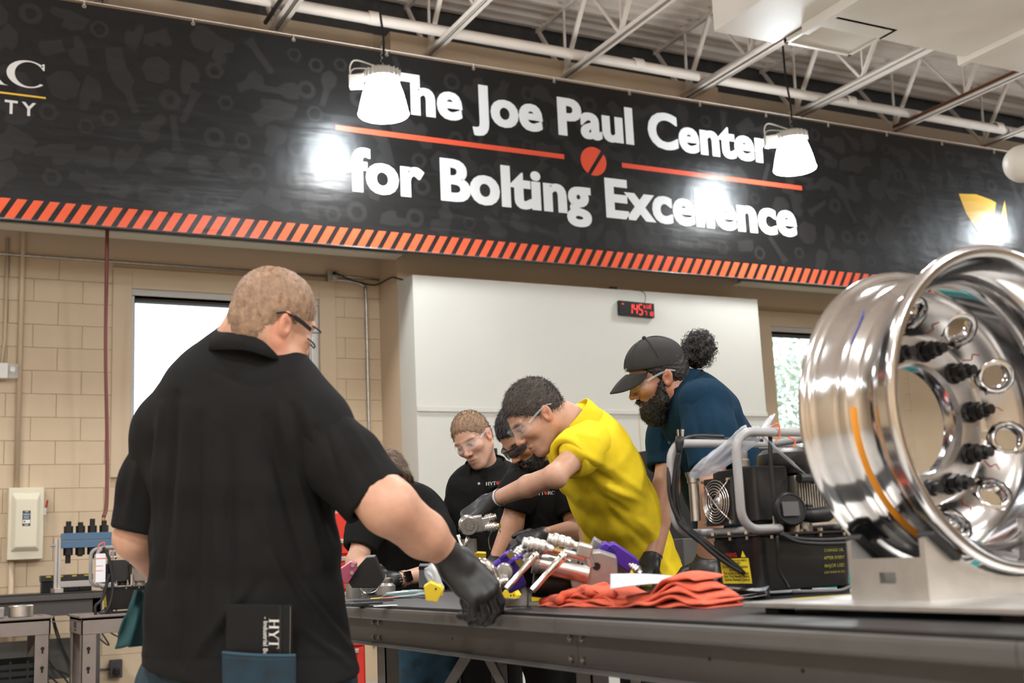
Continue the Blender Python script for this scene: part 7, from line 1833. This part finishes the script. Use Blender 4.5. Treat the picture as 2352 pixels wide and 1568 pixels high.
wpipe('conduit', [(q[0]-1.0,YW-.03,q[2]-.0),(q[0]-.05,YW-.03,q[2])], .0125, 'low steel conduit along the wall behind the carts')

# ================================================================== cabinets behind the group
def boxthing(name, a, b, m, label, cat, parts=()):
    e = empty(name, ((a[0]+b[0])/2,(a[1]+b[1])/2,a[2]), label, cat); MB().bb(a, b).build('body', m, e, bevel=.006); return e
c0 = P(1440,1042,6.6); c1 = P(1600,1042,6.6)
bc_ = boxthing('black_cabinet', (c0[0], c0[1]-.35, 0), (c0[0]+.75, c0[1]+.15, c0[2]), M_black, 'tall black steel cabinet behind the yellow shirt', 'cabinet')
MB().bb((c0[0]+.37,c0[1]-.355,.1),(c0[0]+.376,c0[1]-.35,c0[2]-.05)).build('door_gap', M_darkgap, bc_)
MB().bb((c0[0]+.33,c0[1]-.375,.9),(c0[0]+.345,c0[1]-.35,1.05)).build('handle', M_steel, bc_)
tl = MB().tube([(c0[0]+.16,c0[1]-.25,c0[2]+.012),(c0[0]+.3,c0[1]-.28,c0[2]+.03),(c0[0]+.36,c0[1]-.29,c0[2]+.03)], [.006,.014,.024], 10).build('pry_bar', M_darkgap, smooth=True); tag(tl, 'dark hand tool lying on top of the black cabinet', 'tool')
r0 = P(672,1182,7.0)
rc_ = empty('tool_chest', (r0[0]+.3,r0[1],0), 'red rolling tool chest behind the bent man', 'tool chest')
M_redc = mat('red enamel', (.55,.03,.018), .3)
MB().bb((r0[0],r0[1]-.2,.14),(r0[0]+.36,r0[1]+.25,r0[2])).build('body', M_redc, rc_, bevel=.008)
zz = .18; 
for h in (.22,.22,.16,.16,.10,.10,.10):
    if zz+h > r0[2]-.02: break
    d_ = MB().bb((r0[0]+.015,r0[1]-.22,zz+.006),(r0[0]+.345,r0[1]-.2,zz+h-.006)).build('drawer', M_redc, rc_, bevel=.004)
    MB().bb((r0[0]+.05,r0[1]-.235,zz+h-.035),(r0[0]+.31,r0[1]-.22,zz+h-.012)).build('pull', M_steel, d_, bevel=.003); zz += h
for xx in (.05,.31):
    for yy in (-.15,.2): MB().cyl((r0[0]+xx-.02,r0[1]+yy,.07),(r0[0]+xx+.02,r0[1]+yy,.07),.07,18).build('caster', M_rubber, rc_)
k0 = P(1000,1174,6.9)
bk_ = boxthing('black_machine', (k0[0],k0[1]-.2,0), (k0[0]+.42,k0[1]+.3,k0[2]), M_black, 'black machine stand behind the fair-haired man', 'machine')
MB().hexa((k0[0]+.10,k0[1],k0[2]),(k0[0]+.10,k0[1],k0[2]+.03),.028).cyl((k0[0]+.10,k0[1],k0[2]+.03),(k0[0]+.10,k0[1],k0[2]+.045),.015,12).build('bolt', M_galv, bk_)
k1 = P(1136,1020,6.9); MB().bb((k0[0]+.36,k0[1],k0[2]),(k0[0]+.42,k0[1]+.06,k1[2])).build('post', M_black, bk_, bevel=.004)
t0 = P(1940,1258,6.0)
te = boxthing('teal_cabinet', (t0[0],t0[1]-.1,0), (t0[0]+1.3,t0[1]+.4,t0[2]), mat('teal enamel', (.03,.24,.25), .35), 'teal steel cabinet behind the wheel stand', 'cabinet')
MB().bb((t0[0]+.02,t0[1]-.105,t0[2]-.16),(t0[0]+1.28,t0[1]-.1,t0[2]-.155)).build('drawer_gap', M_black, te)
ps = P(1575,1236,5.6)
pp = empty('post_stand', ps*(1,1,0), 'dark upright stand with cables between the blue-shirted man\'s arms', 'stand')
MB().bb((ps[0]-.045,ps[1]-.04,0),(ps[0]+.045,ps[1]+.04,ps[2])).build('post', M_darkgap, pp, bevel=.004)
MB().bb((ps[0]-.12,ps[1]-.06,ps[2]-.30),(ps[0]+.12,ps[1]+.06,ps[2]-.26)).build('shelf', M_darkgap, pp)
for k in range(3): MB().tube(spline([(ps[0]+.05,ps[1]-.05,ps[2]-.05*k),(ps[0]+.09,ps[1]-.08,ps[2]-.12-.03*k),(ps[0]+.08,ps[1]-.08,ps[2]-.22),(ps[0]+.03,ps[1]-.06,ps[2]-.26)],5), .004, 6).build('cable', M_black, pp, smooth=True)
